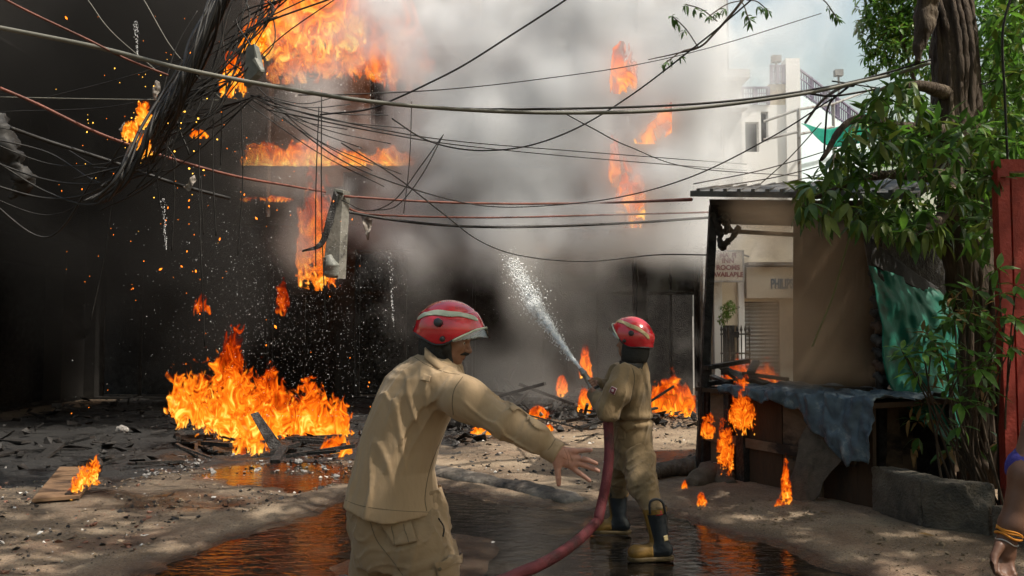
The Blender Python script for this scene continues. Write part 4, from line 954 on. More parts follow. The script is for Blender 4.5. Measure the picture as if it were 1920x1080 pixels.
for k in range(16):
    a = (478 + rs.normal(0, 10), 182 + rs.normal(0, 6)); d = rs.uniform(-0.5, 1.3) if k < 10 else rs.uniform(2.2, 3.6); L_ = rs.uniform(130, 330)
    e = (a[0] + L_ * math.cos(d), a[1] + L_ * abs(math.sin(d)) * 0.8)
    cable([(*a, 8.2), ((a[0] + e[0]) / 2 + rs.normal(0, 8), (a[1] + e[1]) / 2 + 14, 8.4), (*e, 8.8)], 0.0055, M_cab, LB3, GB3, 5)
GB4 = "wires dangling below the burning bundle"; LB4 = "wire end dangling straight down below the burning bundle"
for (x0, y0, y1, dx) in ((290, 250, 385, 10), (318, 230, 470, 4), (372, 160, 650, 12), (400, 200, 442, 5), (418, 180, 310, -4), (376, 330, 440, 6), (603, 180, 620, 8), (598, 200, 500, -6), (452, 190, 480, -6), (212, 360, 600, -42)):
    cable([(x0, y0, 8.2), (x0 + dx * .3 + rs.normal(0, 3), (y0 + y1) / 2, 8.2), (x0 + dx, y1, 8.25)], 0.006, M_cab, LB4, GB4, 5)
GB5 = "sagging black cables at the left edge"; LB5 = "sagging burnt cable in the dark at the left edge"
for k in range(8):
    y0 = 200 + 25 * k; cable([(-40, y0 + rs.normal(0, 20), 8.6), (90, y0 + 60 + rs.normal(0, 14), 8.8), (190, 340 + rs.normal(0, 22), 8.5), (270, 290 + rs.normal(0, 22), 8.2)], rs.uniform(.005, .012), M_cab, LB5, GB5, 5)
for k, (a, c, e) in enumerate((((165, 0), (210, 60), (300, 138)), ((270, 0), (330, 100), (420, 190)), ((0, 182), (200, 186), (420, 188)), ((0, 210), (240, 195), (460, 120)), ((370, 20), (330, 90), (300, 190)), ((60, 190), (300, 125), (520, 30)))):
    cable([(*a, 8.4), (*c, 8.3), (*e, 8.2)], 0.0055, M_cabg if k < 3 else M_cab, "thin wire crossing the dark smoke at upper left", "thin wires crossing the upper left smoke", 5)
# hanging things on the wires
M_boxg = MAT("dull_grey_plastic", (0.11, 0.115, 0.10), (0.19, 0.195, 0.175), 5, 0.5, 0.2, 20)
jb = empty("junction_box", tuple(W(473, 165, 8.1)), "grey plastic junction box dangling in the cable tangle", "box")
a, c = W(460, 100, 8.1), W(484, 80, 8.1)
m = MB(); V = [W(457, 160, 8.1), W(480, 138, 8.05), W(487, 128, 8.05), W(476, 82, 8.05), W(462, 88, 8.1)]
def prism(P, d, nm, mat, parent, mb=None):
    n = len(P); Q = [np.array(p) for p in P] + [np.array(p) + np.array(d) for p in P]
    return (mb or MB()).add(Q, [tuple(range(n)), tuple(range(2 * n - 1, n - 1, -1))] + [(i, (i + n), (i + 1) % n + n, (i + 1) % n) for i in range(n)]).build(nm, mat, parent)
prism(V, (0.02, 0.10, 0), "case", M_boxg, jb)
prism([W(477, 108, 8.03), W(489, 130, 8.03), W(489, 134, 8.03), W(473, 112, 8.03)], (0.03, 0.02, 0), "lid_edge", M_boxg, jb)
hp = empty("hanging_panel", tuple(W(625, 520, 14)), "scorched pale panel with curled black flap hanging over the street", "panel")
M_panel = MAT("scorched_panel", (0.10, 0.095, 0.08), (0.27, 0.26, 0.23), 3.5, 0.7, 0.4, 18, c3=(0.02, 0.018, 0.016), s3=1.8, t3=(0.48, 0.6))
prism([W(605, 505, 14), W(612, 520, 14), W(634, 522, 14), W(638, 440, 14), W(643, 357, 14), W(627, 353, 14), W(616, 420, 14)], (0.1, 0.12, 0), "board", M_panel, hp)
prism([W(626, 354, 13.95), W(643, 358, 13.95), W(643, 362, 13.95), W(626, 358, 13.95)], (0, 0.25, 0), "top_strip", M_boxg, hp)
cloth("burnt_flap", [W(626, 355, 13.9), W(612, 410, 13.85), W(597, 455, 13.8), W(566, 470, 13.8)], [W(634, 365, 13.9), W(624, 420, 13.85), W(604, 462, 13.8), W(568, 473, 13.8)], 12, 6, M_char, hp, wr=0.06, fs=5)
V, F = lumpy_tube([W(622, 518, 13.95), W(620, 500, 13.93), W(615, 480, 13.95)], [0.10, 0.12, 0.05], 12, 8, 0.05, 6, 1.2); mk("torn_lining", V, F, M_boxg, hp, True)
M_paper = MAT("scorched_pale_plastic", (0.12, 0.10, 0.085), (0.40, 0.36, 0.32), 14, 0.7, 0.4, 30, transl=0.2)
for (qa, qb, Y, lab) in (([(292, 150), (286, 165), (285, 178), (288, 187)], [(298, 153), (299, 165), (295, 176), (293, 188)], 8.0, "pale torn plastic scrap caught on the cable bundle"), ([(232, 229), (226, 237), (222, 243)], [(237, 234), (234, 242), (229, 248)], 8.0, "small white scrap beside the burning bundle"),
                       ([(364, 328), (352, 342), (342, 350)], [(368, 338), (360, 352), (352, 358)], 8.0, "grey burnt scrap hanging under the bundle"), ([(674, 398), (680, 415), (684, 432), (688, 450)], [(697, 401), (698, 412), (696, 424), (691, 450)], 15, "pale melted plastic scrap dangling right of the panel")):
    o = cloth("plastic_scrap", [W(*p, Y) for p in qa], [W(*p, Y) for p in qb], 8, 10, M_paper, wr=0.09 * Y / 8, seed=int(qa[0][0]), fs=14 * 8 / Y, thick=0.004); tag(o, lab, "scrap")
V, F = lumpy_tube([W(-15, 220, 9.5), W(20, 290, 9.4), W(45, 340, 9.5), W(20, 370, 9.6)], [0.16, 0.13, 0.08, 0.02], 14, 6, 0.16, 5, 1.0)
o = mk("burnt_sign", V, F, M_cab, smooth=True); tag(o, "twisted burnt sign remains hanging at the left edge", "sign")
# ------------------------------------------------------------------ people
M_khaki = MAT("khaki_cotton", (0.285, 0.198, 0.114), (0.345, 0.245, 0.146), 3.5, 0.92, 0.6, 26, sheen=0.1, bdist=0.008, stretch=(1, 1, 0.4))
M_khaki2 = MAT("khaki_trousers", (0.205, 0.140, 0.078), (0.252, 0.178, 0.104), 4, 0.92, 0.6, 26, sheen=0.1, bdist=0.008, stretch=(0.6, 1, 0.8))
M_olive = MAT("worn_olive_cotton", (0.20, 0.135, 0.070), (0.25, 0.175, 0.095), 5, 0.92, 0.7, 24, sheen=0.1, c3=(0.13, 0.092, 0.05), s3=5, bdist=0.010, stretch=(1, 1, 0.6))
M_stitch = MAT("dark_stitching", (0.10, 0.075, 0.045))
M_skin = MAT("brown_skin", (0.20, 0.095, 0.056), (0.26, 0.13, 0.078), 14, 0.5, 0.2, 160, spec=0.4, subsurf=0.15, bdist=0.003)
M_skind = MAT("dark_brown_skin", (0.10, 0.045, 0.026), (0.14, 0.066, 0.04), 14, 0.5, 0.2, 160, spec=0.4, bdist=0.003)
M_palm = MAT("palm_skin", (0.33, 0.16, 0.11), (0.42, 0.21, 0.145), 25, 0.5, 0.3, 140, spec=0.4, subsurf=0.15, bdist=0.003)
M_hair = MAT("black_hair", (0.008, 0.007, 0.006), (0.02, 0.016, 0.013), 60, 0.6, 0.6, 200)
M_helm = MAT("red_helmet_gloss", (0.42, 0.008, 0.016), (0.50, 0.012, 0.02), 3, 0.22, 0.0, 30, spec=0.5, c3=(0.26, 0.012, 0.016), s3=9, t3=(0.60, 0.70), coat=0.6)
M_refl = MAT("scuffed_reflective_strip", (0.30, 0.34, 0.26), (0.42, 0.45, 0.35), 30, 0.45, c3=(0.12, 0.05, 0.04), s3=40, t3=(0.62, 0.66))
M_reflg = MAT("gold_reflective_strip", (0.40, 0.31, 0.15), (0.50, 0.40, 0.22), 30, 0.45, c3=(0.12, 0.08, 0.04), s3=40, t3=(0.62, 0.66))
M_rubber = MAT("black_rubber", (0.010, 0.011, 0.013), (0.022, 0.023, 0.026), 8, 0.42, 0.2, 40, spec=0.5)
M_rubberb = MAT("blue_black_rubber", (0.009, 0.012, 0.016), (0.02, 0.025, 0.03), 8, 0.38, 0.25, 30, spec=0.5)
M_toe = MAT("ochre_rubber", (0.15, 0.08, 0.016), (0.24, 0.135, 0.032), 12, 0.5, 0.3, 40, c3=(0.12, 0.07, 0.03), s3=10, t3=(0.55, 0.68))
M_sole = MAT("dark_sole", (0.05, 0.035, 0.015), (0.09, 0.06, 0.025), 20, 0.7)
M_guard = MAT("black_leather", (0.011, 0.011, 0.010), (0.022, 0.021, 0.019), 20, 0.6, 0.4, 90)
M_visor = bpy.data.materials.new("clear_visor"); N, L = nodes_of(M_visor); b = N["Principled BSDF"]
N.remove(b); gl = N.new("ShaderNodeBsdfGlossy"); gl.inputs[1].default_value = 0.12; tp_ = N.new("ShaderNodeBsdfTransparent"); tp_.inputs[0].default_value = (0.82, 0.84, 0.83, 1)
fz = N.new("ShaderNodeMixShader"); fz.inputs[0].default_value = 0.10; L.new(tp_.outputs[0], fz.inputs[1]); L.new(gl.outputs[0], fz.inputs[2]); L.new(fz.outputs[0], N["Material Output"].inputs[0])

def fold(P, along, fa, fc, seed, sharp=1.0):
    """cloth folds: noise stretched along one direction, sharpened to creases"""
    a = np.array(along, float); a /= np.linalg.norm(a); t = P @ a; Q = P - t[..., None] * a
    n = perlin(Q * fc + (t * fa)[..., None] * a + seed * 3.7, seed)
    return 0.40 * n - 2.4 * np.maximum(0, 0.17 - np.abs(n)) + 0.12
def frame(fwd, up):
    f = np.array(fwd, float); f /= np.linalg.norm(f); u = np.array(up, float); u -= f * (u @ f); u /= np.linalg.norm(u)
    return np.stack([f, np.cross(u, f), u], 0)          # rows: forward, left, up
def helmet(parent, c, fwd, up, s=1.0, stripe=M_refl, sides=(1, -1)):
    Fm = frame(fwd, up); T = lambda q: np.asarray(q) @ Fm * s + np.asarray(c)
    ang = np.radians((0, 35, 62, 85, 105, 130, 155, 180)); edge = np.radians((76, 82, 98, 117, 120, 108, 101, 100))
    _d = np.linspace(0, math.pi, 181); _e = np.interp(_d, ang, edge); _k = np.hanning(31); _k /= _k.sum(); _e = np.convolve(np.pad(_e, 15, mode='reflect'), _k, 'valid')
    def S(phi, v, off=0.0):
        a = np.abs((phi + math.pi) % (2 * math.pi) - math.pi); th = v * np.interp(a, _d, _e)
        x, y, z = np.sin(th) * np.cos(phi), np.sin(th) * np.sin(phi), np.cos(th)
        r = 1 + 0.03 * sstep(0.56, 0.60, v) + 0.05 * sstep(0.88, 1.0, v) * sstep(1.8, 3.0, a) + 0.035 * np.exp(-(np.arcsin(np.clip(y, -1, 1)) / 0.13) ** 2) * sstep(1.0, 0.3, v) * 0.6
        r = r + 0.035 * sstep(0.85, 1, v) * sstep(0.9, 0.2, a) + off / 0.14
        return np.stack([0.146 * r * x, 0.122 * r * y, 0.128 * r * z], -1)
    nu, nv = 96, 44; ph = np.linspace(-math.pi, math.pi, nu, endpoint=False); vv = np.linspace(0.0, 1, nv)
    A, Bv = np.meshgrid(ph, vv, indexing='ij'); V = T(S(A, Bv)).reshape(-1, 3)
    Fq = np.array([(i * nv + j, ((i + 1) % nu) * nv + j, ((i + 1) % nu) * nv + j + 1, i * nv + j + 1) for i in range(nu) for j in range(nv - 1)])[:, ::-1]
    root = mk("helmet", V, Fq, M_helm, parent, True); md = root.modifiers.new("thickness", 'SOLIDIFY'); md.thickness = 0.008 * s; md.offset = -1
    rim = T(S(np.append(ph, ph[:1]), np.ones(nu + 1), 0.001)); mk("rim_trim", *tube_vf(rim, 0.0045 * s, 6, False), M_rubber, root, True)
    def strip(pts, w, off, mat, nm, th=0.002):
        Q = spline([(p[0], p[1], 0) for p in pts], 14); t = np.gradient(Q, axis=0); t /= np.linalg.norm(t, axis=1)[:, None]
        nrm = np.stack([-t[:, 1], t[:, 0]], 1); ww = w * np.clip(np.minimum(np.arange(len(Q)), np.arange(len(Q))[::-1]) / 5, 0.25, 1) ** .5
        cols = np.linspace(-1, 1, 7); UV = Q[:, None, :2] + nrm[:, None, :] * (cols[None, :] * ww[:, None])[..., None]
        UV[..., 1] = np.clip(UV[..., 1], 0.03, 1.0)
        V = T(S(UV[..., 0], UV[..., 1], off)); o = mk(nm, V.reshape(-1, 3), grid_faces(*V.shape[:2]), mat, root, True); o.modifiers.new("thickness", 'SOLIDIFY').thickness = th * s; return o
    for sd_ in sides:
        strip([(sd_ * a, v) for a, v in ((0.42, 0.80), (0.75, 0.68), (1.15, 0.555), (1.6, 0.49), (1.95, 0.50), (2.35, 0.62), (2.65, 0.74))], 0.052, 0.0015, stripe, "reflective_strip")
        for (pa, pv, rr, hh) in ((1.72, 0.66, 0.018, 0.012), (1.55, 0.90, 0.011, 0.010)):
            p, q = T(S(np.array(sd_ * pa), np.array(pv), 0)), T(S(np.array(sd_ * pa), np.array(pv), hh + .01))
            mk("knob", *tube_vf([p, p + (q - p) * .8, q], [rr * s, rr * s, rr * .85 * s], 20), M_rubber, root, True)
    # visor: clear curved strip below the brow with a white edge
    ph = np.linspace(-1.28, 1.28, 48); top = S(ph, np.full(48, 0.985), 0.004)
    low = top + np.stack([0.020 * np.cos(ph) ** 2 + .002, 0 * ph, -0.004 - 0.040 * np.cos(ph * 1.15).clip(0) ** 0.9], 1)
    V = np.stack([T(top * (1 - t) + low * t) for t in np.linspace(0, 1, 8)], 1); vis = mk("visor", V.reshape(-1, 3), grid_faces(48, 8), M_visor, root, True); vis.modifiers.new("thickness", 'SOLIDIFY').thickness = 0.0025 * s
    mk("visor_edge", *tube_vf(T(top + (0.002, 0, -0.003)), 0.0045 * s, 6), M_refl, root, True)
    return root
def head(parent, c, fwd, up, s=1.0, neck_to=None, moustache=True, mat=M_skin, extra=None, h=0.004):
    """one continuous head (and neck, and whatever extra adds)"""
    Fm = frame(fwd, up); inv = lambda P: (P - np.asarray(c)) @ Fm.T / s
    def f(P):
        q = inv(P); qs = q.copy(); qs[..., 1] = np.abs(q[..., 1])
        g = ell(q, (-0.008, 0, 0.03), (0.096, 0.074, 0.092))
        g = smin(g, ell(q, (0.035, 0, -0.03), (0.058, 0.060, 0.078)), 0.03)             # face
        g = smin(g, ell(q, (0.058, 0, -0.088), (0.028, 0.030, 0.024)), 0.03)            # chin
        g = smin(g, ell(qs, (0.02, 0.045, -0.062), (0.045, 0.018, 0.03)), 0.025)        # jaw
        g = smin(g, ell(q, (0.082, 0, 0.018), (0.014, 0.045, 0.010)), 0.015)            # brow
        g = smin(g, rcone(q, (0.090, 0, 0.004), (0.111, 0, -0.030), 0.008, 0.011), 0.010)  # nose
        g = smin(g, ell(qs, (0.099, 0.012, -0.034), (0.010, 0.008, 0.007)), 0.006)
        g = smin(g, ell(q, (0.086, 0, -0.055), (0.014, 0.024, 0.006)), 0.006)           # lips
        g = smin(g, ell(q, (0.085, 0, -0.067), (0.013, 0.021, 0.006)), 0.006)
        g = smin(g, ell(qs, (0.062, 0.042, -0.022), (0.025, 0.018, 0.02)), 0.02)        # cheek
        g = np.maximum(g, -ell(qs, (0.094, 0.032, -0.001), (0.014, 0.016, 0.009)))      # eye socket
        g = smin(g, ell(qs, (-0.012, 0.078, -0.012), (0.022, 0.008, 0.032)), 0.006)     # ear
        g = g * s
        if neck_to is not None: g = smin(g, rcone(P, np.array((-0.018, 0, -0.06)) @ Fm * s + c, neck_to, 0.056 * s, 0.066 * s), 0.025)
        return g
    lo = np.asarray(c) - 0.16 * s; hi = np.asarray(c) + 0.16 * s
    if neck_to is not None: lo = np.minimum(lo, np.asarray(neck_to) - .09); hi = np.maximum(hi, np.asarray(neck_to) + .09)
    V, F = sdf_mesh(f, lo, hi, h)
    o = mk("body", V, F, mat, parent, True); T = lambda q: np.asarray(q) @ Fm * s + np.asarray(c)
    M_eye = MAT("eye_white", (0.5, 0.45, 0.4), rough=0.3)
    for sd_ in (-1, 1):
        V, F = sdf_mesh(lambda P: np.linalg.norm(P - T((0.074, sd_ * .032, -0.001)), axis=-1) - 0.0125 * s, T((0.074, sd_ * .032, -0.001)) - .02, T((0.074, sd_ * .032, -.001)) + .02, 0.003); e = mk("eye", V, F, M_eye, o, True)
        V, F = sdf_mesh(lambda P: np.linalg.norm(P - T((0.082, sd_ * .032, -0.002)), axis=-1) - 0.006 * s, T((0.082, sd_ * .032, -.002)) - .01, T((0.082, sd_ * .032, -.002)) + .01, 0.0015); mk("iris", V, F, M_hair, o, True)
        mk("eyebrow", *tube_vf(spline([T((0.092, sd_ * .014, 0.016)), T((0.088, sd_ * .034, 0.021)), T((0.074, sd_ * .052, 0.014))], 5), [0.002 * s] + [0.005 * s] * 9 + [0.0015 * s], 6), M_hair, o, True)
    if moustache: mk("moustache", *tube_vf(spline([T((0.078, -0.034, -0.056)), T((0.097, -0.016, -0.046)), T((0.1035, 0, -0.0445)), T((0.097, 0.016, -0.046)), T((0.078, 0.034, -0.056))], 6), np.interp(np.linspace(0, 1, 25), (0, .3, .5, .7, 1), (.002, .0085, .0075, .0085, .002)) * s, 8), M_hair, o, True)
    return o, T
def bvh_of(o): return BVHTree.FromPolygons([o.matrix_world @ v.co + Vector(pbase(o.parent) if o.parent else (0, 0, 0)) * 0 for v in o.data.vertices], [tuple(p.vertices) for p in o.data.polygons])
def make_bvh(V, F): return BVHTree.FromPolygons([Vector(v) for v in V], [tuple(int(i) for i in f) for f in F])
CAMP = Vector((0, 0, CAM_H))
def hit(bv, px, py):
    d = Vector(W(px, py, 1.0)) - CAMP; d.normalize(); r = bv.ray_cast(CAMP, d)
    return (np.array(r[0]), np.array(r[1])) if r[0] is not None else (None, None)
def seam(bv, pts, nm, parent, r=0.0016, mat=None, off=0.0):
    Q = spline([(p[0], p[1], 0) for p in pts], 10); P = []
    for q in Q:
        h_, n = hit(bv, q[0], q[1])
        if h_ is not None: P.append(h_ + n * off)
    if len(P) > 2: mk(nm, *tube_vf(P, r, 5), mat or M_stitch, parent, True)
def patch(bv, quad, nm, parent, mat, off=0.004, nu=14, nv=14, th=0.004, rnd=0):
    q = [np.array(p, float) for p in quad]; V = np.zeros((nu, nv, 3)); ok = True
    for i, u in enumerate(np.linspace(0, 1, nu)):
        for j, v in enumerate(np.linspace(0, 1, nv)):
            p = (q[0] * (1 - u) + q[1] * u) * (1 - v) + (q[3] * (1 - u) + q[2] * u) * v; h_, n = hit(bv, *p)
            if h_ is None: h_, n = (V[i, j - 1], np.zeros(3)) if j else (V[i - 1, j], np.zeros(3))
            V[i, j] = h_ + n * off
    o = mk(nm, V.reshape(-1, 3), grid_faces(nu, nv), mat, parent, True); o.modifiers.new("thickness", 'SOLIDIFY').thickness = th; return o

# ---- firefighter in the foreground, arm stretched out
Y1 = 3.8
p1 = empty("person", tuple(np.array((W(740, 1000, Y1)[0], Y1, 0.0))), "firefighter in khaki shirt and red helmet stretching out an open hand", "person")
w = lambda px, py, Y=Y1: W(px, py, Y)
hc = w(840, 634); hf, hu = (0.95, -0.16, -0.26), (0.25, 0, 1)
nk = w(806, 690, 3.84)
body, TH = head(p1, hc, hf, hu, 1.0, nk)
hl = helmet(p1, hc + (0.006, 0, 0.034), (0.97, -0.14, -0.12), (0.12, 0, 1), 1.04)
# neck guard: black leather behind the ear down to the collar, with chin strap
Fh = frame(hf, hu)
def fguard(P):
    q = (P - hc) @ Fh.T; g = np.abs(ell(q, (-0.020, 0, -0.035), (0.100, 0.086, 0.125))) - 0.006
    g = np.maximum(g, q[..., 0] - 0.012 + 0.35 * (q[..., 2] + 0.05)); g = np.maximum(g, q[..., 2] - 0.05); g = np.maximum(g, -0.125 - q[..., 2])
    qs = q.copy(); qs[..., 1] = np.abs(q[..., 1])
    st = chain(qs, [(0.01, 0.088, 0.03), (0.026, 0.080, -0.04), (0.045, 0.05, -0.095), (0.052, 0.0, -0.118)], [0.019, 0.018, 0.015, 0.013], 0.01)
    return smin(g, st, 0.008)
V, F = sdf_mesh(fguard, hc - 0.19, hc + 0.17, 0.005); mk("neck_guard", V, F, M_guard, p1, True)
rings = []
for py, xl_, xr_, Yc, hd in ((660, 795, 846, 3.82, 0.085), (670, 770, 856, 3.82, 0.12), (686, 745, 866, 3.82, 0.165), (706, 724, 872, 3.81, 0.19), (735, 710, 868, 3.80, 0.195), (765, 698, 855, 3.80, 0.19), (800, 684, 838, 3.80, 0.18), (840, 673, 824, 3.80, 0.175),
                             (880, 663, 815, 3.80, 0.18), (915, 654, 821, 3.80, 0.19), (945, 645, 829, 3.80, 0.20), (985, 637, 838, 3.80, 0.205)):
    a, c = w(xl_, py, Yc), w(xr_, py, Yc); rings.append((a[2], (a[0] + c[0]) / 2, Yc, (c[0] - a[0]) / 2, hd))
arm = [w(838, 728, 3.66), w(872, 748, 3.58), w(950, 792, 3.50), w(1000, 818, 3.48), w(1046, 850, 3.47)]; armr = [0.090, 0.084, 0.063, 0.054, 0.042]
arm2 = [w(800, 735, 4.0), w(770, 830, 4.02), w(760, 900, 3.95)]
hem = lambda P: (w(640, 944, Y1)[2] + (P[..., 0] - w(640, 944)[0]) * -0.11 + 0.012 * np.sin(P[..., 0] * 14) + 0.05 * np.clip((P[..., 0] - w(790, 900)[0]) * 2, -0.2, 1)) - P[..., 2]
adir = arm[-1] - arm[1]; adir = adir / np.linalg.norm(adir)
def fshirt(P):
    g = ringloft(P, rings)
    a = chain(P, arm, armr, 0.05); a = np.maximum(a, ((P - arm[-1]) @ adir) - 0.004)
    g = smin(g, a, 0.06); g = smin(g, chain(P, arm2, [0.09, 0.075, 0.06], 0.04), 0.05)
    el = np.linalg.norm(P - arm[2], axis=-1); cu = np.linalg.norm(P - arm[4], axis=-1); ap = np.linalg.norm(P - np.array(w(852, 775, 3.66)), axis=-1)
    base_low = P[..., 2] - w(740, 860)[2]; onarm = sstep(-0.03, 0.06, (P - arm[0]) @ adir); bk = 1 - onarm
    g = g + 0.026 * fold(P, adir + np.array((0, 0, -.10)), 0.9, 14, 1) * onarm * sstep(0.26, 0.1, el)
    g = g + 0.024 * fold(P, (0.45, 0, 0.9), 0.8, 17, 6) * np.exp(-(el / 0.10) ** 2) + 0.020 * fold(P, (0.5, 0, 0.86), 1, 20, 7) * np.exp(-(cu / 0.10) ** 2)
    g = g + 0.036 * fold(P, (0.50, 0, 0.86), 0.6, 10, 2) * bk * np.exp(-(ap / 0.34) ** 2) + 0.020 * fold(P, (-0.25, 0, 1), 0.5, 9, 5) * bk
    g = g + 0.024 * fold(P, (0.10, 0, 1), 0.5, 8, 8) * sstep(0.02, -0.14, base_low) * bk
    g = g + 0.016 * fold(P, (0.7, 0, -0.7), 0.8, 14, 9) * bk * sstep(0.0, 0.15, P[..., 2] - w(740, 720)[2])
    return np.maximum(g, hem(P))
xs_ = [w(630, 900)[0], w(1056, 900, 3.4)[0] + .02]
V, F = sdf_mesh(fshirt, (xs_[0], 3.34, w(640, 985)[2]), (xs_[1], 4.16, w(640, 640)[2]), 0.0065)
shirt = mk("shirt", V, F, M_khaki, p1, True); bvs = make_bvh(V, F)
seam(bvs, [(868, 706), (853, 728), (848, 752), (850, 778)], "seam", shirt, 0.0020)
seam(bvs, [(846, 786), (826, 826), (806, 880), (797, 930), (800, 958)], "seam", shirt, 0.0018)
seam(bvs, [(775, 668), (800, 684), (835, 698), (862, 702)], "seam", shirt, 0.0014)
seam(bvs, [(643, 936), (680, 949), (740, 957), (800, 960), (828, 960)], "seam", shirt, 0.0012)
seam(bvs, [(1042, 822), (1032, 838), (1020, 851)], "seam", shirt, 0.0014)
patch(bvs, [(795, 703), (810, 706), (806, 717), (791, 714)], "shoulder_tab", shirt, M_khaki, 0.007, 8, 6, 0.004)
# standing collar wrapped round the neck
cz = [w(791, 672, 3.9), w(800, 680, 3.74), w(828, 696, 3.70), w(850, 704, 3.72), w(862, 706, 3.84), w(846, 692, 3.92), w(815, 670, 3.96), w(796, 664, 3.94)]
ct = [w(788, 644, 3.9), w(796, 651, 3.75), w(820, 674, 3.71), w(842, 684, 3.73), w(862, 692, 3.80), w(852, 680, 3.90), w(822, 656, 3.94), w(798, 643, 3.93)]
A_, B_ = spline(cz + cz[:1], 8), spline(ct + ct[:1], 8)
V = np.stack([A_ * (1 - t) + B_ * t + (B_ - A_) * 0 for t in np.linspace(0, 1, 6)], 1); V += (0.004 * fbm(V * 14, 2, 3))[..., None]
co = mk("collar", V.reshape(-1, 3), grid_faces(*V.shape[:2]), M_khaki, shirt, True); co.modifiers.new("thickness", 'SOLIDIFY').thickness = 0.009
A_, B_ = spline(ct[1:5], 8), spline([w(798, 672, 3.70), w(826, 694, 3.655), w(846, 702, 3.675), w(864, 706, 3.76)], 8)
V = np.stack([A_ * (1 - t) + B_ * t + np.array((0, -0.022 * math.sin(math.pi * min(1, t * .9)) - .012 * t, 0.006 * math.sin(math.pi * t))) for t in np.linspace(0, 1, 8)], 1)
cl = mk("collar_leaf", V.reshape(-1, 3), grid_faces(*V.shape[:2]), M_khaki, shirt, True); cl.modifiers.new("thickness", 'SOLIDIFY').thickness = 0.006
# cuff
cd_ = adir; cc = arm[-1]
V, F = tube_vf([cc - cd_ * 0.055, cc - cd_ * 0.03, cc - cd_ * 0.004, cc + cd_ * 0.006, cc + cd_ * 0.004], [0.048, 0.0475, 0.047, 0.045, 0.041], 28, False); mk("cuff", V, F, M_khaki, shirt, True)
# trousers
rings2 = []
for py, xl_, xr_ in ((900, 668, 822), (955, 652, 838), (990, 652, 846), (1030, 664, 856), (1060, 676, 862)):
    a, c = w(xl_, py), w(xr_, py); rings2.append((a[2], (a[0] + c[0]) / 2, Y1, (c[0] - a[0]) / 2, 0.165))
leg1 = [w(782, 1020, 3.72), w(822, 1140, 3.68), w(818, 1255, 3.75)]; leg2 = [w(715, 1015, 3.9), w(690, 1130, 4.0), w(640, 1238, 4.1)]
def ftr(P):
    g = ringloft(P, rings2); g = smin(g, chain(P, leg1, [0.135, 0.11, 0.085], 0.05), 0.035); g = smin(g, chain(P, leg2, [0.125, 0.105, 0.08], 0.05), 0.03)
    return g + 0.020 * fold(P, (1, 0, 0.3), 0.8, 12, 11) + 0.018 * fold(P, (0.3, 0, 1), 0.5, 8, 12)
V, F = sdf_mesh(ftr, (w(600, 1000)[0] - .1, 3.4, 0.05), (w(900, 1000)[0] + .1, 4.3, w(700, 915)[2]), 0.008)
tr = mk("trousers", V, F, M_khaki2, p1, True); bvt = make_bvh(V, F)
pk = patch(bvt, [(712, 978), (768, 972), (784, 1016), (742, 1024)], "pocket", tr, M_khaki2, 0.008, th=0.007)
fl = patch(bvt, [(709, 966), (770, 962), (772, 976), (712, 984)], "pocket_flap", tr, M_khaki2, 0.015, th=0.005)
pk2 = patch(bvt, [(815, 1066), (862, 1052), (872, 1090), (826, 1100)], "pocket", tr, M_khaki2, 0.008, th=0.007)
fl2 = patch(bvt, [(812, 1056), (860, 1040), (863, 1054), (818, 1070)], "pocket_flap", tr, M_khaki2, 0.015, th=0.005)
for (px, py, pr) in ((716, 977, fl), (766, 970, fl), (820, 1066, fl2)):
    h_, n_ = hit(bvt, px, py)
    if h_ is not None: mk("button", *tube_vf([h_ + n_ * 0.018, h_ + n_ * 0.0225], [0.0085, 0.0075], 14), M_stitch, pr, True)
seam(bvt, [(736, 984), (744, 1022)], "seam", pk, 0.0025, None, 0.014); seam(bvt, [(757, 982), (768, 1018)], "seam", pk, 0.0025, None, 0.014)
seam(bvt, [(822, 972), (832, 990), (830, 1006)], "pocket_slit", tr, 0.004, M_hair, 0.001)
seam(bvt, [(690, 962), (705, 1010), (735, 1050), (760, 1085)], "seam", tr, 0.002)
for q, dx in ((leg1, 0.0), (leg2, 0.0)):
    a = q[2]; V, F = sdf_mesh(lambda P: smin(rcone(P, (a[0], a[1], 0.36), (a[0], a[1], 0.10), 0.085, 0.07), ell(P, (a[0] + 0.08, a[1], 0.05), (0.15, 0.055, 0.06)), 0.04), (a[0] - .15, a[1] - .12, 0.0), (a[0] + .26, a[1] + .12, 0.5), 0.012); mk("boot", V, F, M_rubber, p1, True)
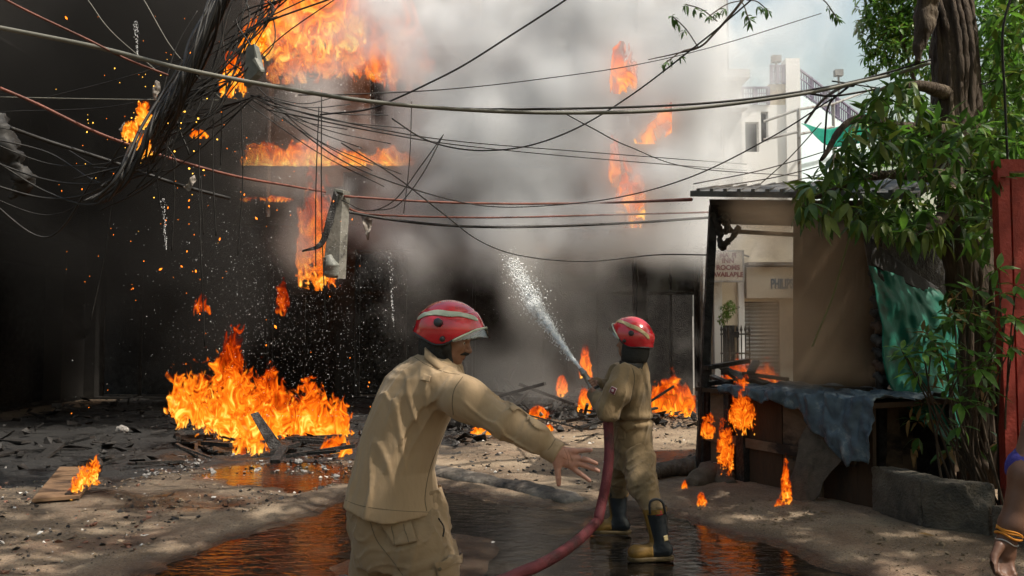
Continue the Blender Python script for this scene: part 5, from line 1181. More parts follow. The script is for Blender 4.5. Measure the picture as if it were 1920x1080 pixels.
# open right hand, palm to the camera, thumb down
def hand_sdf(P, wrist, palm, fingers, k=0.010):
    g = None
    for a, c, ra, rc_ in palm:
        d = rcone(P, a, c, ra, rc_); g = d if g is None else smin(g, d, 0.014)
    for q, rr in fingers: g = smin(g, chain(P, q, rr, 0.003), 0.006)
    return g
hy = 3.465
H = lambda px, py, dy=0.0: W(px, py, hy + dy)
palm = [(H(1036, 845, .0), H(1052, 852), .030, .030), (H(1048, 846), H(1076, 846), .017, .0145), (H(1050, 856), H(1083, 860), .020, .014), (H(1048, 862), H(1080, 870), .020, .0135), (H(1044, 860), H(1072, 874), .021, .013), (H(1042, 852, -.004), H(1046, 872, -.014), .022, .016)]
fing = [([H(1077, 846), H(1090, 845, -.004), H(1100, 844, -.010), H(1108, 844, -.018)], [.0105, .0095, .0088, .0075]), ([H(1083, 858), H(1098, 861, -.006), H(1109, 865, -.013), H(1118, 869, -.022)], [.0115, .0105, .0096, .008]),
        ([H(1081, 868), H(1098, 873, -.004), H(1111, 878, -.010), H(1122, 883, -.018)], [.0118, .0108, .0098, .008]), ([H(1073, 876), H(1085, 886, -.004), H(1095, 893, -.010), H(1105, 901, -.018)], [.0115, .0105, .0095, .008]),
        ([H(1044, 866, -.012), H(1046, 884, -.020), H(1047, 897, -.024), H(1047.5, 908, -.026)], [.0165, .0125, .0112, .009])]
V, F = sdf_mesh(lambda P: hand_sdf(P, None, palm, fing) + 0.0012 * fold(P, (0.5, 0, 1), 8, 60, 3), H(1028, 925) - (0, .07, 0), H(1130, 828) + (0, .06, 0), 0.0026)
hd_ = mk("hand", V, F, M_palm, body, True)
bvh_ = make_bvh(V, F)
mk("ring", *tube_vf([H(1090, 857, 0) + np.array((math.cos(a) * .003, math.sin(a) * .0125, math.cos(a) * .0118)) for a in np.linspace(0, 6.283, 24)], 0.0016, 6, False), M_grey, body, True)
for q in ([(1058, 842), (1064, 855), (1066, 870), (1062, 880)], [(1066, 843), (1070, 856), (1074, 866)], [(1056, 858), (1064, 862), (1074, 862)]): seam(bvh_, q, "palm_crease", hd_, 0.0011, M_skin)

# ---- firefighter at the nozzle
p2 = empty("person", tuple(np.array((W(1185, 1000, 6.4)[0], 6.45, 0.0))), "firefighter in olive overalls and rubber boots aiming the water jet", "person")
w = lambda px, py, Y=6.45: W(px, py, Y)
hc = w(1184, 643, 6.42); hf, hu = (-0.80, 0.55, 0.10), (0.08, 0, 1)
body2, _ = head(p2, hc, hf, hu, 1.0, w(1188, 700, 6.45), False, h=0.005)
helmet(p2, hc + (0.008, -0.01, 0.050), (-0.80, 0.40, 0.34), (0.38, -0.16, 1), 1.12, M_reflg)
Fh = frame(hf, hu)
def fg2(P):
    q = (P - hc) @ Fh.T; g = np.abs(ell(q, (-0.025, 0, -0.06), (0.112, 0.10, 0.15))) - 0.007
    g = np.maximum(g, q[..., 0] - 0.03); g = np.maximum(g, q[..., 2] + 0.0); return np.maximum(g, -0.165 - q[..., 2] - 0.25 * q[..., 0])
V, F = sdf_mesh(fg2, hc - 0.24, hc + 0.2, 0.006); mk("neck_guard", V, F, M_guard, p2, True)
rings = []
for py, xl_, xr_, Yc, hd in ((676, 1166, 1212, 6.45, 0.09), (686, 1156, 1214, 6.45, 0.15), (700, 1150, 1216, 6.45, 0.21), (730, 1145, 1219, 6.45, 0.225), (760, 1147, 1220, 6.45, 0.20), (790, 1150, 1220, 6.46, 0.185), (830, 1150, 1222, 6.46, 0.19), (850, 1152, 1220, 6.46, 0.175)):
    a, c = w(xl_, py, Yc), w(xr_, py, Yc); rings.append((a[2], (a[0] + c[0]) / 2, Yc, (c[0] - a[0]) / 2, hd))
armL = [w(1172, 706, 6.28), w(1158, 735, 6.20), w(1140, 768, 6.20), w(1126, 752, 6.32), w(1113, 740, 6.40)]
armR = [w(1160, 700, 6.66), w(1135, 740, 6.72), w(1126, 728, 6.62), w(1118, 719, 6.56)]
def fj(P):
    g = ringloft(P, rings); g = smin(g, chain(P, armL, [0.10, 0.095, 0.078, 0.062, 0.048], 0.04), 0.05); g = smin(g, chain(P, armR, [0.095, 0.075, 0.06, 0.046], 0.04), 0.05)
    belt = np.abs(P[..., 2] - w(1185, 786)[2])
    g = g + 0.026 * fold(P, (0.2, 0, 1), 0.6, 7, 21) + 0.014 * fold(P, (0.8, .2, 0.5), 0.7, 12, 22) * np.exp(-(np.linalg.norm(P - armL[2], axis=-1) / .2) ** 2)
    return g - 0.012 * np.exp(-((belt - 0.03) / 0.03) ** 2) + 0.010 * np.exp(-(belt / 0.012) ** 2)
V, F = sdf_mesh(fj, (w(1095, 800)[0], 6.0, w(1180, 858)[2]), (w(1240, 800)[0], 6.9, w(1180, 672)[2]), 0.009)
jk = mk("jacket", V, F, M_olive, p2, True); bvj = make_bvh(V, F)
A_ = spline([w(1162, 690, 6.34), w(1178, 694, 6.25), w(1200, 696, 6.28), w(1213, 692, 6.42)], 8); B_ = A_ + np.array((0.0, 0.02, 0.055))
V = np.stack([A_ * (1 - t) + B_ * t for t in np.linspace(0, 1, 5)], 1); o = mk("collar", V.reshape(-1, 3), grid_faces(*V.shape[:2]), M_guard, jk, True); o.modifiers.new("thickness", 'SOLIDIFY').thickness = 0.012
M_badge = MAT("maroon_badge", (0.13, 0.02, 0.03), (0.18, 0.03, 0.045), 60, 0.7); M_badge2 = MAT("pale_badge_edge", (0.45, 0.36, 0.36))
be = patch(bvj, [(1147, 724), (1157, 729), (1152, 741), (1142, 735)], "badge", jk, M_badge2, 0.006, 8, 8, 0.002)
patch(bvj, [(1147.4, 725.6), (1155.6, 729.7), (1151.4, 739.4), (1143.4, 734.8)], "badge_field", be, M_badge, 0.0095, 8, 8, 0.002)
patch(bvj, [(1147.2, 730), (1151.4, 730.5), (1151.0, 734.5), (1147.6, 734.8)], "badge_emblem", be, M_badge2, 0.0125, 5, 5, 0.001)
seam(bvj, [(1186, 690), (1190, 710), (1186, 735), (1180, 762)], "seam", jk, 0.003); seam(bvj, [(1150, 785), (1180, 788), (1217, 784)], "seam", jk, 0.003)
rings2 = []
for py, xl_, xr_ in ((790, 1151, 1219), (830, 1150, 1222), (860, 1150, 1220), (880, 1152, 1216)):
    a, c = w(xl_, py), w(xr_, py); rings2.append((a[2], (a[0] + c[0]) / 2, 6.46, (c[0] - a[0]) / 2, 0.165))
lgF = [w(1168, 850, 6.55), w(1162, 890, 6.72), w(1158, 925, 6.86)]; lgN = [w(1197, 855, 6.36), w(1203, 905, 6.20), w(1226, 955, 6.08)]
def ft2(P):
    g = ringloft(P, rings2); g = smin(g, chain(P, lgF, [0.115, 0.095, 0.078], 0.04), 0.03); g = smin(g, chain(P, lgN, [0.125, 0.105, 0.070], 0.04), 0.03)
    return g + 0.026 * fold(P, (1, 0, 0.6), 0.8, 12, 31) + 0.012 * fold(P, (0.3, 0, 1), 0.6, 10, 32)
V, F = sdf_mesh(ft2, (w(1110, 900)[0], 5.85, 0.28), (w(1270, 900)[0], 7.1, w(1180, 788)[2]), 0.010); tr2 = mk("trousers", V, F, M_olive, p2, True); bvt2 = make_bvh(V, F)
patch(bvt2, [(1158, 800), (1172, 798), (1174, 824), (1160, 826)], "pocket_flap", tr2, M_olive, 0.007, 8, 8, 0.005)
# rubber boots: shaft, ochre toe cap, sole, pull loop
def boot(top, ankle, toe_dir, parent, rt=0.082):
    top, ank = np.array(top, float), np.array(ankle, float); td = np.array(toe_dir, float); td /= np.linalg.norm(td); sdv = np.array((-td[1], td[0], 0))
    toe = ank + td * 0.168; toe[2] = 0.048; heel = ank - td * 0.045; heel[2] = 0.06; ax = (top - ank) / np.linalg.norm(top - ank)
    def shape(P):
        g = rcone(P, top, ank + (0, 0, 0.03), rt, 0.062); g = smin(g, rcone(P, heel, toe, 0.050, 0.043), 0.05)
        g = smin(g, ell(P, toe - (0, 0, 0.0), (0.052, 0.052, 0.044)), 0.03)
        g = np.maximum(g, (P - top) @ ax); return np.maximum(g, 0.012 - P[..., 2])
    lo = np.minimum.reduce([top, ank, toe, heel]) - 0.13; hi = np.maximum.reduce([top, ank, toe, heel]) + 0.13; lo[2] = -0.02
    fw = lambda P: (P - ank) @ td
    toe_m = lambda P: 0.055 - fw(P) + 0.55 * np.maximum(P[..., 2] - 0.10, 0) - 0.25 * np.maximum(P[..., 2] - 0.16, 0)
    V, F = sdf_mesh(shape, lo, hi, 0.008); bo = mk("boot", V, F, M_rubberb, parent, True)
    V, F = sdf_mesh(lambda P: np.maximum(shape(P) - 0.004, toe_m(P)), lo, hi, 0.008); mk("toe_cap", V, F, M_toe, bo, True)
    def front(P):                                          # ochre tongue up the shin
        u = (P - ank) @ td; s_ = (P - ank) @ sdv
        return np.maximum.reduce([shape(P) - 0.003, 0.045 - ((P - (ank + (top - ank) * np.clip((P[..., 2:] - ank[2]) / (top[2] - ank[2]), 0, 1))) @ td), np.abs(s_ - 0.0) - 0.038])
    V, F = sdf_mesh(front, lo, hi, 0.008); mk("shin_strip", V, F, M_toe, bo, True)
    V, F = sdf_mesh(lambda P: np.maximum(shape(P * np.array((1, 1, 0)) + np.array((0, 0, 0.035))) - 0.010, np.abs(P[..., 2] - 0.008) - 0.014), lo, hi, 0.008); mk("sole", V, F, M_sole, bo, True)
    side = np.cross(ax, td); side /= np.linalg.norm(side); side = -side if side[1] > 0 else side
    for sg in (1,):
        q = [top + side * sg * rt * 0.85 + td * 0.055 - ax * .03, top + side * sg * rt * 0.95 + td * 0.045 + ax * .05, top + side * sg * rt + ax * 0.075, top + side * sg * rt * 0.95 - td * 0.045 + ax * .05, top + side * sg * rt * 0.85 - td * 0.055 - ax * .03]
        mk("pull_loop", *tube_vf(spline(q, 6), 0.009, 8), M_rubber, bo, True)
    V, F = tube_vf([top + ax * 0.004 + np.array((0, 0, 0)), top - ax * 0.03], [rt * 1.06, rt * 1.05], 26, False); mk("top_band", V, F, M_toe, bo, True)
    bv = make_bvh(*sdf_mesh(shape, lo, hi, 0.012)); return bo, bv
bo, bv = boot(w(1227, 952, 6.08), w(1237, 1022, 6.08) * np.array((1, 1, 0)) + (0, 0, 0.10), (-1, -0.10, 0), p2)
px_, py_ = toPx(bo.matrix_world.translation) if False else (1236, 962)
patch(bv, [(1228, 959), (1240, 957), (1242, 965), (1230, 967)], "boot_logo", bo, MAT("red_print", (0.35, 0.03, 0.04)), 0.004, 6, 5, 0.002)
patch(bv, [(1243, 1005), (1250, 1003), (1252, 1013), (1245, 1015)], "boot_badge", bo, M_reflg, 0.004, 6, 6, 0.002)
boot(w(1158, 922, 6.86), w(1160, 972, 6.86) * np.array((1, 1, 0)) + (0, 0, 0.10), (-1, 0.12, 0), p2)
# hands gripping the nozzle
nz0, nz1 = W(1089, 692, 6.46), W(1123, 742, 6.40); nd = (nz1 - nz0) / np.linalg.norm(nz1 - nz0)
nu_ = np.cross(nd, (0, 1, 0)); nu_ /= np.linalg.norm(nu_); nv_ = np.cross(nd, nu_)
def grip(t, rad, rot, flip=1):
    c = nz0 + (nz1 - nz0) * t; q = []
    for k in range(4):
        cc = c + nd * flip * (k - 1.5) * 0.0195
        q.append(([cc + (nu_ * math.cos(rot + a) + nv_ * math.sin(rot + a)) * (rad + 0.011) for a in (0.0, 0.8, 1.7, 2.5)], [.0115, .0105, .0098, .0085]))
    th_ = ([c + nd * flip * 0.01 + (nu_ * math.cos(rot + a) + nv_ * math.sin(rot + a)) * (rad + 0.012) for a in (-0.3, -0.9, -1.5)], [.015, .012, .009])
    back = c + (nu_ * math.cos(rot - .1) + nv_ * math.sin(rot - .1)) * (rad + .022)
    return c, back, q + [th_]
for t, rad, rot, wr, rr in ((0.58, 0.026, -0.9, armR[-1], .03), (0.86, 0.032, 2.0, armL[-1], .03)):
    c, bk, q = grip(t, rad, rot); B4 = [bk + nd * (k - 1.5) * .019 for k in range(4)]
    def fh(P):
        g = rcone(P, wr, bk, rr, .024)
        for k in range(4): g = smin(g, rcone(P, B4[k], q[k][0][0], .014, .0125), .012)
        for pts, rds in q: g = smin(g, chain(P, pts, rds, .003), .005)
        return g
    lo = np.minimum(c, wr) - .11; hi = np.maximum(c, wr) + .11
    V, F = sdf_mesh(fh, lo, hi, 0.004); mk("hand", V, F, M_skin, body2, True)
# hose
M_hose = MAT("maroon_hose", (0.10, 0.018, 0.022), (0.155, 0.032, 0.036), 9, 0.6, 0.5, 90, c3=(0.06, 0.02, 0.02), s3=6)
hz = empty("fire_hose", tuple(W(1120, 975, 6.1)), "dark red fire hose running from the nozzle to the wet ground", "hose")
hp_ = [nz1 - nd * 0.02, nz1 + nd * 0.10, W(1140, 790, 6.30), W(1142, 850, 6.25), W(1137, 900, 6.22), W(1128, 945, 6.20)]
k1 = W(1121, 976, 6.15)
seg1 = spline(hp_ + [k1], 10); seg2 = spline([k1, W(1090, 1008, 5.85), W(1050, 1038, 5.5), W(1010, 1060, 5.2), W(960, 1082, 4.9), W(900, 1120, 4.4), np.array((-0.5, 3.6, 0.05)), np.array((-1.6, 3.0, 0.04))], 12)
def hosez(P, r): P = P.copy(); return P
r1_ = np.full(len(seg1), 0.036); r1_[-4:] = (0.036, 0.035, 0.032, 0.022); r2_ = np.full(len(seg2), 0.036); r2_[:5] = (0.022, 0.032, 0.035, 0.036, 0.036)
for s_, r_ in ((seg1, r1_), (seg2, r2_)):
    V, F = tube_vf(s_, r_, 18); V = np.array(V) + 0.0025 * fbm(np.array(V) * 20, 2, 3)[:, None]; mk("hose_length", V, F, M_hose, hz, True)
V, F = lumpy_tube([k1 - (0.03, 0, 0.015), k1, k1 + (0.02, 0.01, 0.03)], [0.03, 0.036, 0.03], 12, 2, 0.008, 20, 1.0); mk("kink", V, F, M_hose, hz, True)
M_alu = MAT("worn_aluminium", (0.20, 0.20, 0.19), (0.32, 0.32, 0.30), 12, 0.4, 0.2, 60, metal=0.6, c3=(0.06, 0.06, 0.055), s3=8)
L_ = np.linalg.norm(nz1 - nz0); st = lambda t: nz0 + nd * L_ * t
nz = mk("nozzle", *tube_vf([st(t) for t in (-0.02, 0.0, 0.10, 0.12, 0.20, 0.22, 0.5, 0.7, 0.72, 0.80, 0.95, 1.05)], [.017, .019, .020, .026, .026, .021, .026, .034, .040, .040, .036, .036], 20), M_alu, hz, True)
mk("collar_ring", *tube_vf([st(0.70), st(0.71), st(0.79), st(0.80)], [.036, .043, .043, .036], 20), M_rubber, nz, True)

# ---- bystander cut by the right edge: sleeve, arm with bracelets
p3 = empty("person", (2.0, 2.75, 0), "bystander in blue T-shirt whose bare arm hangs at the right edge", "person")
w = lambda px, py, Y=2.75: W(px, py, Y)
ar = [w(1950, 800, 2.78), w(1924, 890), w(1897, 985), w(1887, 1014)]
fg = []
for k, (dx, dl) in enumerate(((-9, 0), (-2, 4), (6, 3), (12, -2))):
    a = w(1884 + dx * .8, 1040); fg.append(([a, w(1880 + dx * 1.2, 1060 + dl, 2.735), w(1882 + dx * 1.35, 1074 + dl, 2.72), w(1888 + dx * 1.2, 1080 + dl, 2.705)], [.0125, .0112, .0102, .009]))
fg.append(([w(1874, 1024, 2.73), w(1864, 1044, 2.715), w(1863, 1060, 2.70), w(1866, 1072, 2.69)], [.016, .0125, .0112, .0095]))
pl = [(ar[3], w(1884, 1040), .026, .026), (w(1878, 1022), w(1876, 1042), .02, .016), (w(1892, 1022), w(1895, 1042), .02, .015)]
tors = np.array((2.05, 2.85, 0))
def fb(P):
    g = chain(P, ar, [.05, .046, .034, .026], .03)
    for a, c, ra, rc_ in pl: g = smin(g, rcone(P, a, c, ra, rc_), .014)
    for q, rr in fg: g = smin(g, chain(P, q, rr, .003), .005)
    return g
V, F = sdf_mesh(fb, (w(1850, 900)[0] - .02, 2.62, w(1880, 1095)[2]), (w(1960, 900)[0] + .09, 2.88, w(1900, 790)[2] + .02), 0.0045); bod = mk("body", V, F, M_skind, p3, True)
_, T3 = head(p3, (2.05, 2.85, 1.55), (-0.9, 0.3, 0), (0, 0, 1), 1.0, np.array((2.06, 2.87, 1.36)), False, M_skind, h=0.008)
V, F = sdf_mesh(lambda P: ell(P, (2.06, 2.86, 1.60), (0.108, 0.092, 0.1)), (1.9, 2.7, 1.56), (2.2, 3.0, 1.75), 0.01); mk("hair", V, F, M_hair, p3, True)
M_tee = MAT("violet_blue_cotton", (0.030, 0.026, 0.16), (0.045, 0.038, 0.21), 5, 0.9, 0.2, 200); M_jean = MAT("dark_jeans", (0.02, 0.025, 0.04), (0.04, 0.05, 0.07), 10, 0.9)
def ft(P):
    g = ringloft(P, [(0.82, 2.05, 2.86, .18, .15), (1.0, 2.05, 2.86, .17, .14), (1.25, 2.05, 2.86, .20, .14), (1.34, 2.05, 2.86, .17, .11), (1.41, 2.05, 2.86, .08, .075)])
    s_ = rcone(P, (1.86, 2.82, 1.30), w(1932, 880, 2.77), .085, .074); s_ = np.maximum(s_, ((P - w(1918, 900)) @ ((ar[1] - ar[0]) / np.linalg.norm(ar[1] - ar[0]))) )
    return smin(g, s_, .04) + .006 * fold(P, (.2, 0, 1), 1.2, 10, 41)
V, F = sdf_mesh(ft, (1.55, 2.6, .80), (2.35, 3.1, 1.45), .012); mk("t_shirt", V, F, M_tee, p3, True)
V, F = sdf_mesh(lambda P: smin(chain(P, [(2.0, 2.86, .84), (1.98, 2.84, .45), (1.98, 2.86, .06)], [.13, .085, .06]), chain(P, [(2.12, 2.88, .84), (2.15, 2.9, .45), (2.16, 2.92, .06)], [.13, .085, .06]), .03), (1.78, 2.65, 0.0), (2.35, 3.1, .98), .02); mk("trousers", V, F, M_jean, p3, True)
M_or = MAT("orange_thread", (0.42, 0.13, 0.015), (0.55, 0.22, 0.02), 80, 0.7); M_sil = MAT("silver_bangle", (0.5, 0.48, 0.45), rough=.3, metal=.8)
for k, (px, py, m_, r_) in enumerate(((1893, 996, M_or, .0050), (1892.3, 999, M_or, .0045), (1891.5, 1002, M_hair, .004), (1890.5, 1005, M_or, .0050), (1887.5, 1016, M_sil, .0022))):
    c = w(px, py); ax = (ar[3] - ar[2]) / np.linalg.norm(ar[3] - ar[2]); u = np.cross(ax, (0, 1, 0)); u /= np.linalg.norm(u); v = np.cross(ax, u); rad = .036 if k < 4 else .032
    mk("bracelet", *tube_vf([c + (u * math.cos(a) + v * math.sin(a)) * rad + ax * .003 * math.sin(3 * a + k) for a in np.linspace(0, 6.283, 28)], r_, 6, False), m_, p3, True)
# ------------------------------------------------------------------ debris
rs = np.random.RandomState(77)
M_ashw = MAT("grey_ash", (0.10, 0.095, 0.09), (0.30, 0.285, 0.27), 30, 0.9)
M_litter = MAT("pale_litter", (0.42, 0.39, 0.35), (0.62, 0.59, 0.55), 30, 0.8)
M_brick = MAT("brick_rubble", (0.16, 0.075, 0.05), (0.26, 0.13, 0.09), 20, 0.9)
M_tan = MAT("tan_rubble", (0.11, 0.08, 0.052), (0.24, 0.18, 0.12), 20, 0.9)
def scatter(name, label, poly_px, n, size, mat, kinds=(0, 2), lift=0.2, pile=0.0, flat=0.35):
    poly = gpoly(poly_px); lo, hi = np.min(poly, 0), np.max(poly, 0); V, F = [], []; nb = 0; c = 0
    tot = 0
    while c < n and tot < n * 60:
        tot += 1; p = rs.uniform(lo, hi); d = poly_sdf(p, poly)
        if d > 0 or fbm(np.array((p[0] * 1.1, p[1] * 1.1, 3.3)), 2, 4) < -0.12 + 0.2 * (rs.rand() - .5): continue
        if rs.rand() > min(1, (7.0 / p[1]) ** -0.2): continue
        s = size[0] * (size[1] / size[0]) ** (rs.rand() ** 2.2); k = kinds[rs.randint(len(kinds))]; v, f = debris_piece(rs, k)
        z = gz(p[0], p[1]) + s * lift + pile * rs.rand() ** 1.5 * min(1, -d * 2)
        V.append((v * s * np.array((1, 1, 0.6))) @ rotm(rs, flat).T + (p[0], p[1], z)); F += [tuple(i + nb for i in q) for q in f]; nb += len(v); c += 1
    o = mk(name, np.vstack(V), F, mat); tag(o, label, "debris", kind="stuff"); return o
left = [(-300, 880), (20, 905), (330, 880), (660, 870), (690, 800), (560, 740), (-900, 730)]
near = [(-100, 1100), (150, 1075), (430, 985), (650, 905), (660, 862), (330, 880), (0, 905), (-200, 960)]
mid = [(830, 800), (900, 770), (1000, 752), (1130, 760), (1200, 790), (1310, 775), (1320, 800), (1150, 815), (1000, 812), (900, 830), (840, 850)]
sunny = [(820, 890), (1120, 935), (1320, 890), (1320, 780), (1000, 790), (850, 840)]
scatter("charred_debris", "black charred fragments littering the scorched ground on the left", left, 2600, (0.010, 0.13), M_char, (0, 1, 2), .3, .06, .4)
scatter("grey_ash_flakes", "grey ash flakes and broken bits in front of the ground fire", [(200, 905), (330, 855), (660, 848), (700, 870), (640, 895), (380, 890)], 260, (0.010, 0.045), M_ashw, (0, 2), .3)
scatter("grey_ash_flakes", "pale flakes scattered across the dark left ground", left, 260, (0.006, 0.04), M_ashw, (0, 2), .3)
scatter("pale_litter", "scraps of pale litter strewn over the near mud", near, 150, (0.006, 0.030), M_litter, (0, 2), .3)
scatter("rubble", "small tan stones and clods on the near mud", near, 1500, (0.004, 0.026), M_tan, (0,), .1)
scatter("brick_crumbs", "reddish brick crumbs in the near mud at left", near, 240, (0.006, 0.04), M_brick, (0,), .2)
scatter("charred_crumbs", "black crumbs strewn on the near mud", near, 1400, (0.004, 0.03), M_char, (0, 2), .2)
scatter("charred_debris", "burnt debris bank behind the outstretched arm", mid, 900, (0.02, 0.16), M_char, (0, 1, 2), .4, .22, .5)
scatter("grey_ash_flakes", "ash and broken pieces in the debris bank", mid, 200, (0.012, 0.07), M_ashw, (0, 2), .4, .2, .5)
scatter("pale_litter", "pale scraps on the sunlit lane", sunny, 120, (0.008, 0.035), M_litter, (0, 2), .3)
scatter("charred_crumbs", "dark crumbs on the sunlit lane", sunny, 900, (0.005, 0.04), M_char, (0, 2), .2)
scatter("rubble", "small stones on the muddy bank below the kiosk", [(1240, 945), (1450, 1000), (1700, 1090), (1990, 1100), (1850, 1040), (1640, 985), (1330, 930)], 420, (0.006, 0.028), M_tan, (0,), .1)
scatter("pale_litter", "bits of litter floating in and around the puddle", [(640, 960), (830, 930), (1080, 960), (1000, 1060), (700, 1080)], 60, (0.006, 0.022), M_litter, (0, 2), .2)
# named pieces: big charred planks and the burning board
def plank(a, c, w_, t_, mat, label, nm="plank", group=None):
    o = MB().beam(a, c, w_, t_).build(nm, mat); tag(o, label, nm.split("_")[-1], group); return o
q = [G(60, 942, .03), G(150, 935, .03), G(190, 880, .05), G(112, 880, .04)]
M_bboard = MAT("brown_hardboard", (0.13, 0.075, 0.04), (0.19, 0.115, 0.065), 2.5, 0.7, 0.3, 25, c3=(0.05, 0.03, 0.02), s3=3, stretch=(.4, 1, 1))
fb_ = empty("hardboard_sheet", tuple(G(120, 910)), "brown hardboard sheet with one burning edge on the ground at left", "board")
quadslab(q, 0.03, "sheet", M_bboard, fb_)
MB().beam(G(128, 930, .05), G(186, 880, .08), 0.06, 0.05).build("charred_edge", M_char, fb_)
V, F = lumpy_tube([G(168, 872, .05), G(178, 868, .1), G(186, 872, .16)], [.06, .08, .04], 10, 3, .03, 8, 1.0); mk("charred_corner", V, F, M_char, fb_, True)
plank(G(335, 818, .10) + (0, 0, 0.0), G(420, 850, .02), .16, .03, M_char, "charred panel tilted at the left foot of the ground fire", "panel")
o = quadslab([W(470, 776, 11.3), W(484, 772, 11.35), W(530, 836, 11.25), W(506, 842, 11.2)], .02, "sheet", M_char, None); tag(o, "burning curled sheet leaning in the middle of the ground fire", "sheet")
for k in range(26):
    px, py = rs.uniform(330, 660), rs.uniform(815, 852); a = G(px, py, rs.uniform(.02, .15)); d = rotm(rs, .2) @ np.array((rs.uniform(.12, .45), 0, 0))
    plank(a - d, a + d, rs.uniform(.03, .12), rs.uniform(.02, .05), M_char, "charred plank in the heap under the big ground fire", "plank", "charred planks under the ground fire")
for k in range(30):
    px, py = rs.uniform(840, 1200), rs.uniform(748, 790); a = G(px, py, rs.uniform(.05, .35)); d = rotm(rs, .35) @ np.array((rs.uniform(.15, .7), 0, 0))
    plank(a - d, a + d, rs.uniform(.03, .10), rs.uniform(.02, .05), M_char, "charred plank in the debris bank behind the firefighters", "plank", "charred planks in the debris bank")
for k in range(14):
    px, py = rs.uniform(880, 1180), rs.uniform(720, 745); a = G(px, py, rs.uniform(.2, .5)); d = rotm(rs, .6) @ np.array((rs.uniform(.3, .9), 0, 0))
    plank(a - d, a + d, .06, .05, M_char, "blackened beam fallen against the burnt shop fronts", "beam", "blackened beams against the shop fronts")
for k in range(22):
    px, py = rs.uniform(-60, 330), rs.uniform(745, 870); a = G(px, py, .04); d = rotm(rs, .15) @ np.array((rs.uniform(.1, .5), 0, 0))
    plank(a - d, a + d, rs.uniform(.04, .16), .03, M_char, "charred plank lying on the black ground at left", "plank", "charred planks on the left ground")
for (px, py, r_, lab) in ((228, 812, .10, "pale concrete lump on the black ground left of the fire"), (855, 805, .16, "dark boulder-like lump beside the first firefighter"), (560, 870, .05, "small charred chunk on the wet ground"), (990, 752, .12, "grey rubble lump on the debris bank")):
    c = G(px, py); V, F = sdf_mesh(lambda P: ell(P, c + (0, 0, r_ * .5), (r_, r_ * .8, r_ * .7)) + .35 * r_ * fbm(P * 1.6 / r_, 3, px), c - r_ * 1.6, c + r_ * 1.9, r_ / 7); o = mk("rubble_lump", V, F, M_ashw if px != 855 else M_char, smooth=True); tag(o, lab, "rubble")

# ------------------------------------------------------------------ fire
fm = bpy.data.materials.new("flame"); N, L = nodes_of(fm); N.remove(N["Principled BSDF"])
def ramp_(src, stops):
    r = N.new("ShaderNodeValToRGB"); e = r.color_ramp.elements
    while len(e) < len(stops): e.new(0.5)
    for k, (p, c_) in enumerate(stops): e[k].position = p; e[k].color = (*c_, 1)
    L.new(src, r.inputs[0]); return r.outputs[0]
ht = attr("hotness")
em = N.new("ShaderNodeEmission"); L.new(ramp_(ht, [(0.0, (0.16, 0.006, 0.0)), (0.28, (0.60, 0.045, 0.002)), (0.52, (0.95, 0.145, 0.005)), (0.76, (1.0, 0.30, 0.014)), (1.0, (1.0, 0.60, 0.10))]), em.inputs[0])
L.new(math_('MULTIPLY_ADD', ht, 0.75, 0.42), em.inputs[1])
tr_ = N.new("ShaderNodeBsdfTransparent"); mx = N.new("ShaderNodeMixShader"); L.new(attr("cover"), mx.inputs[0]); L.new(tr_.outputs[0], mx.inputs[1]); L.new(em.outputs[0], mx.inputs[2]); L.new(mx.outputs[0], N["Material Output"].inputs[0])
_seed = [0]
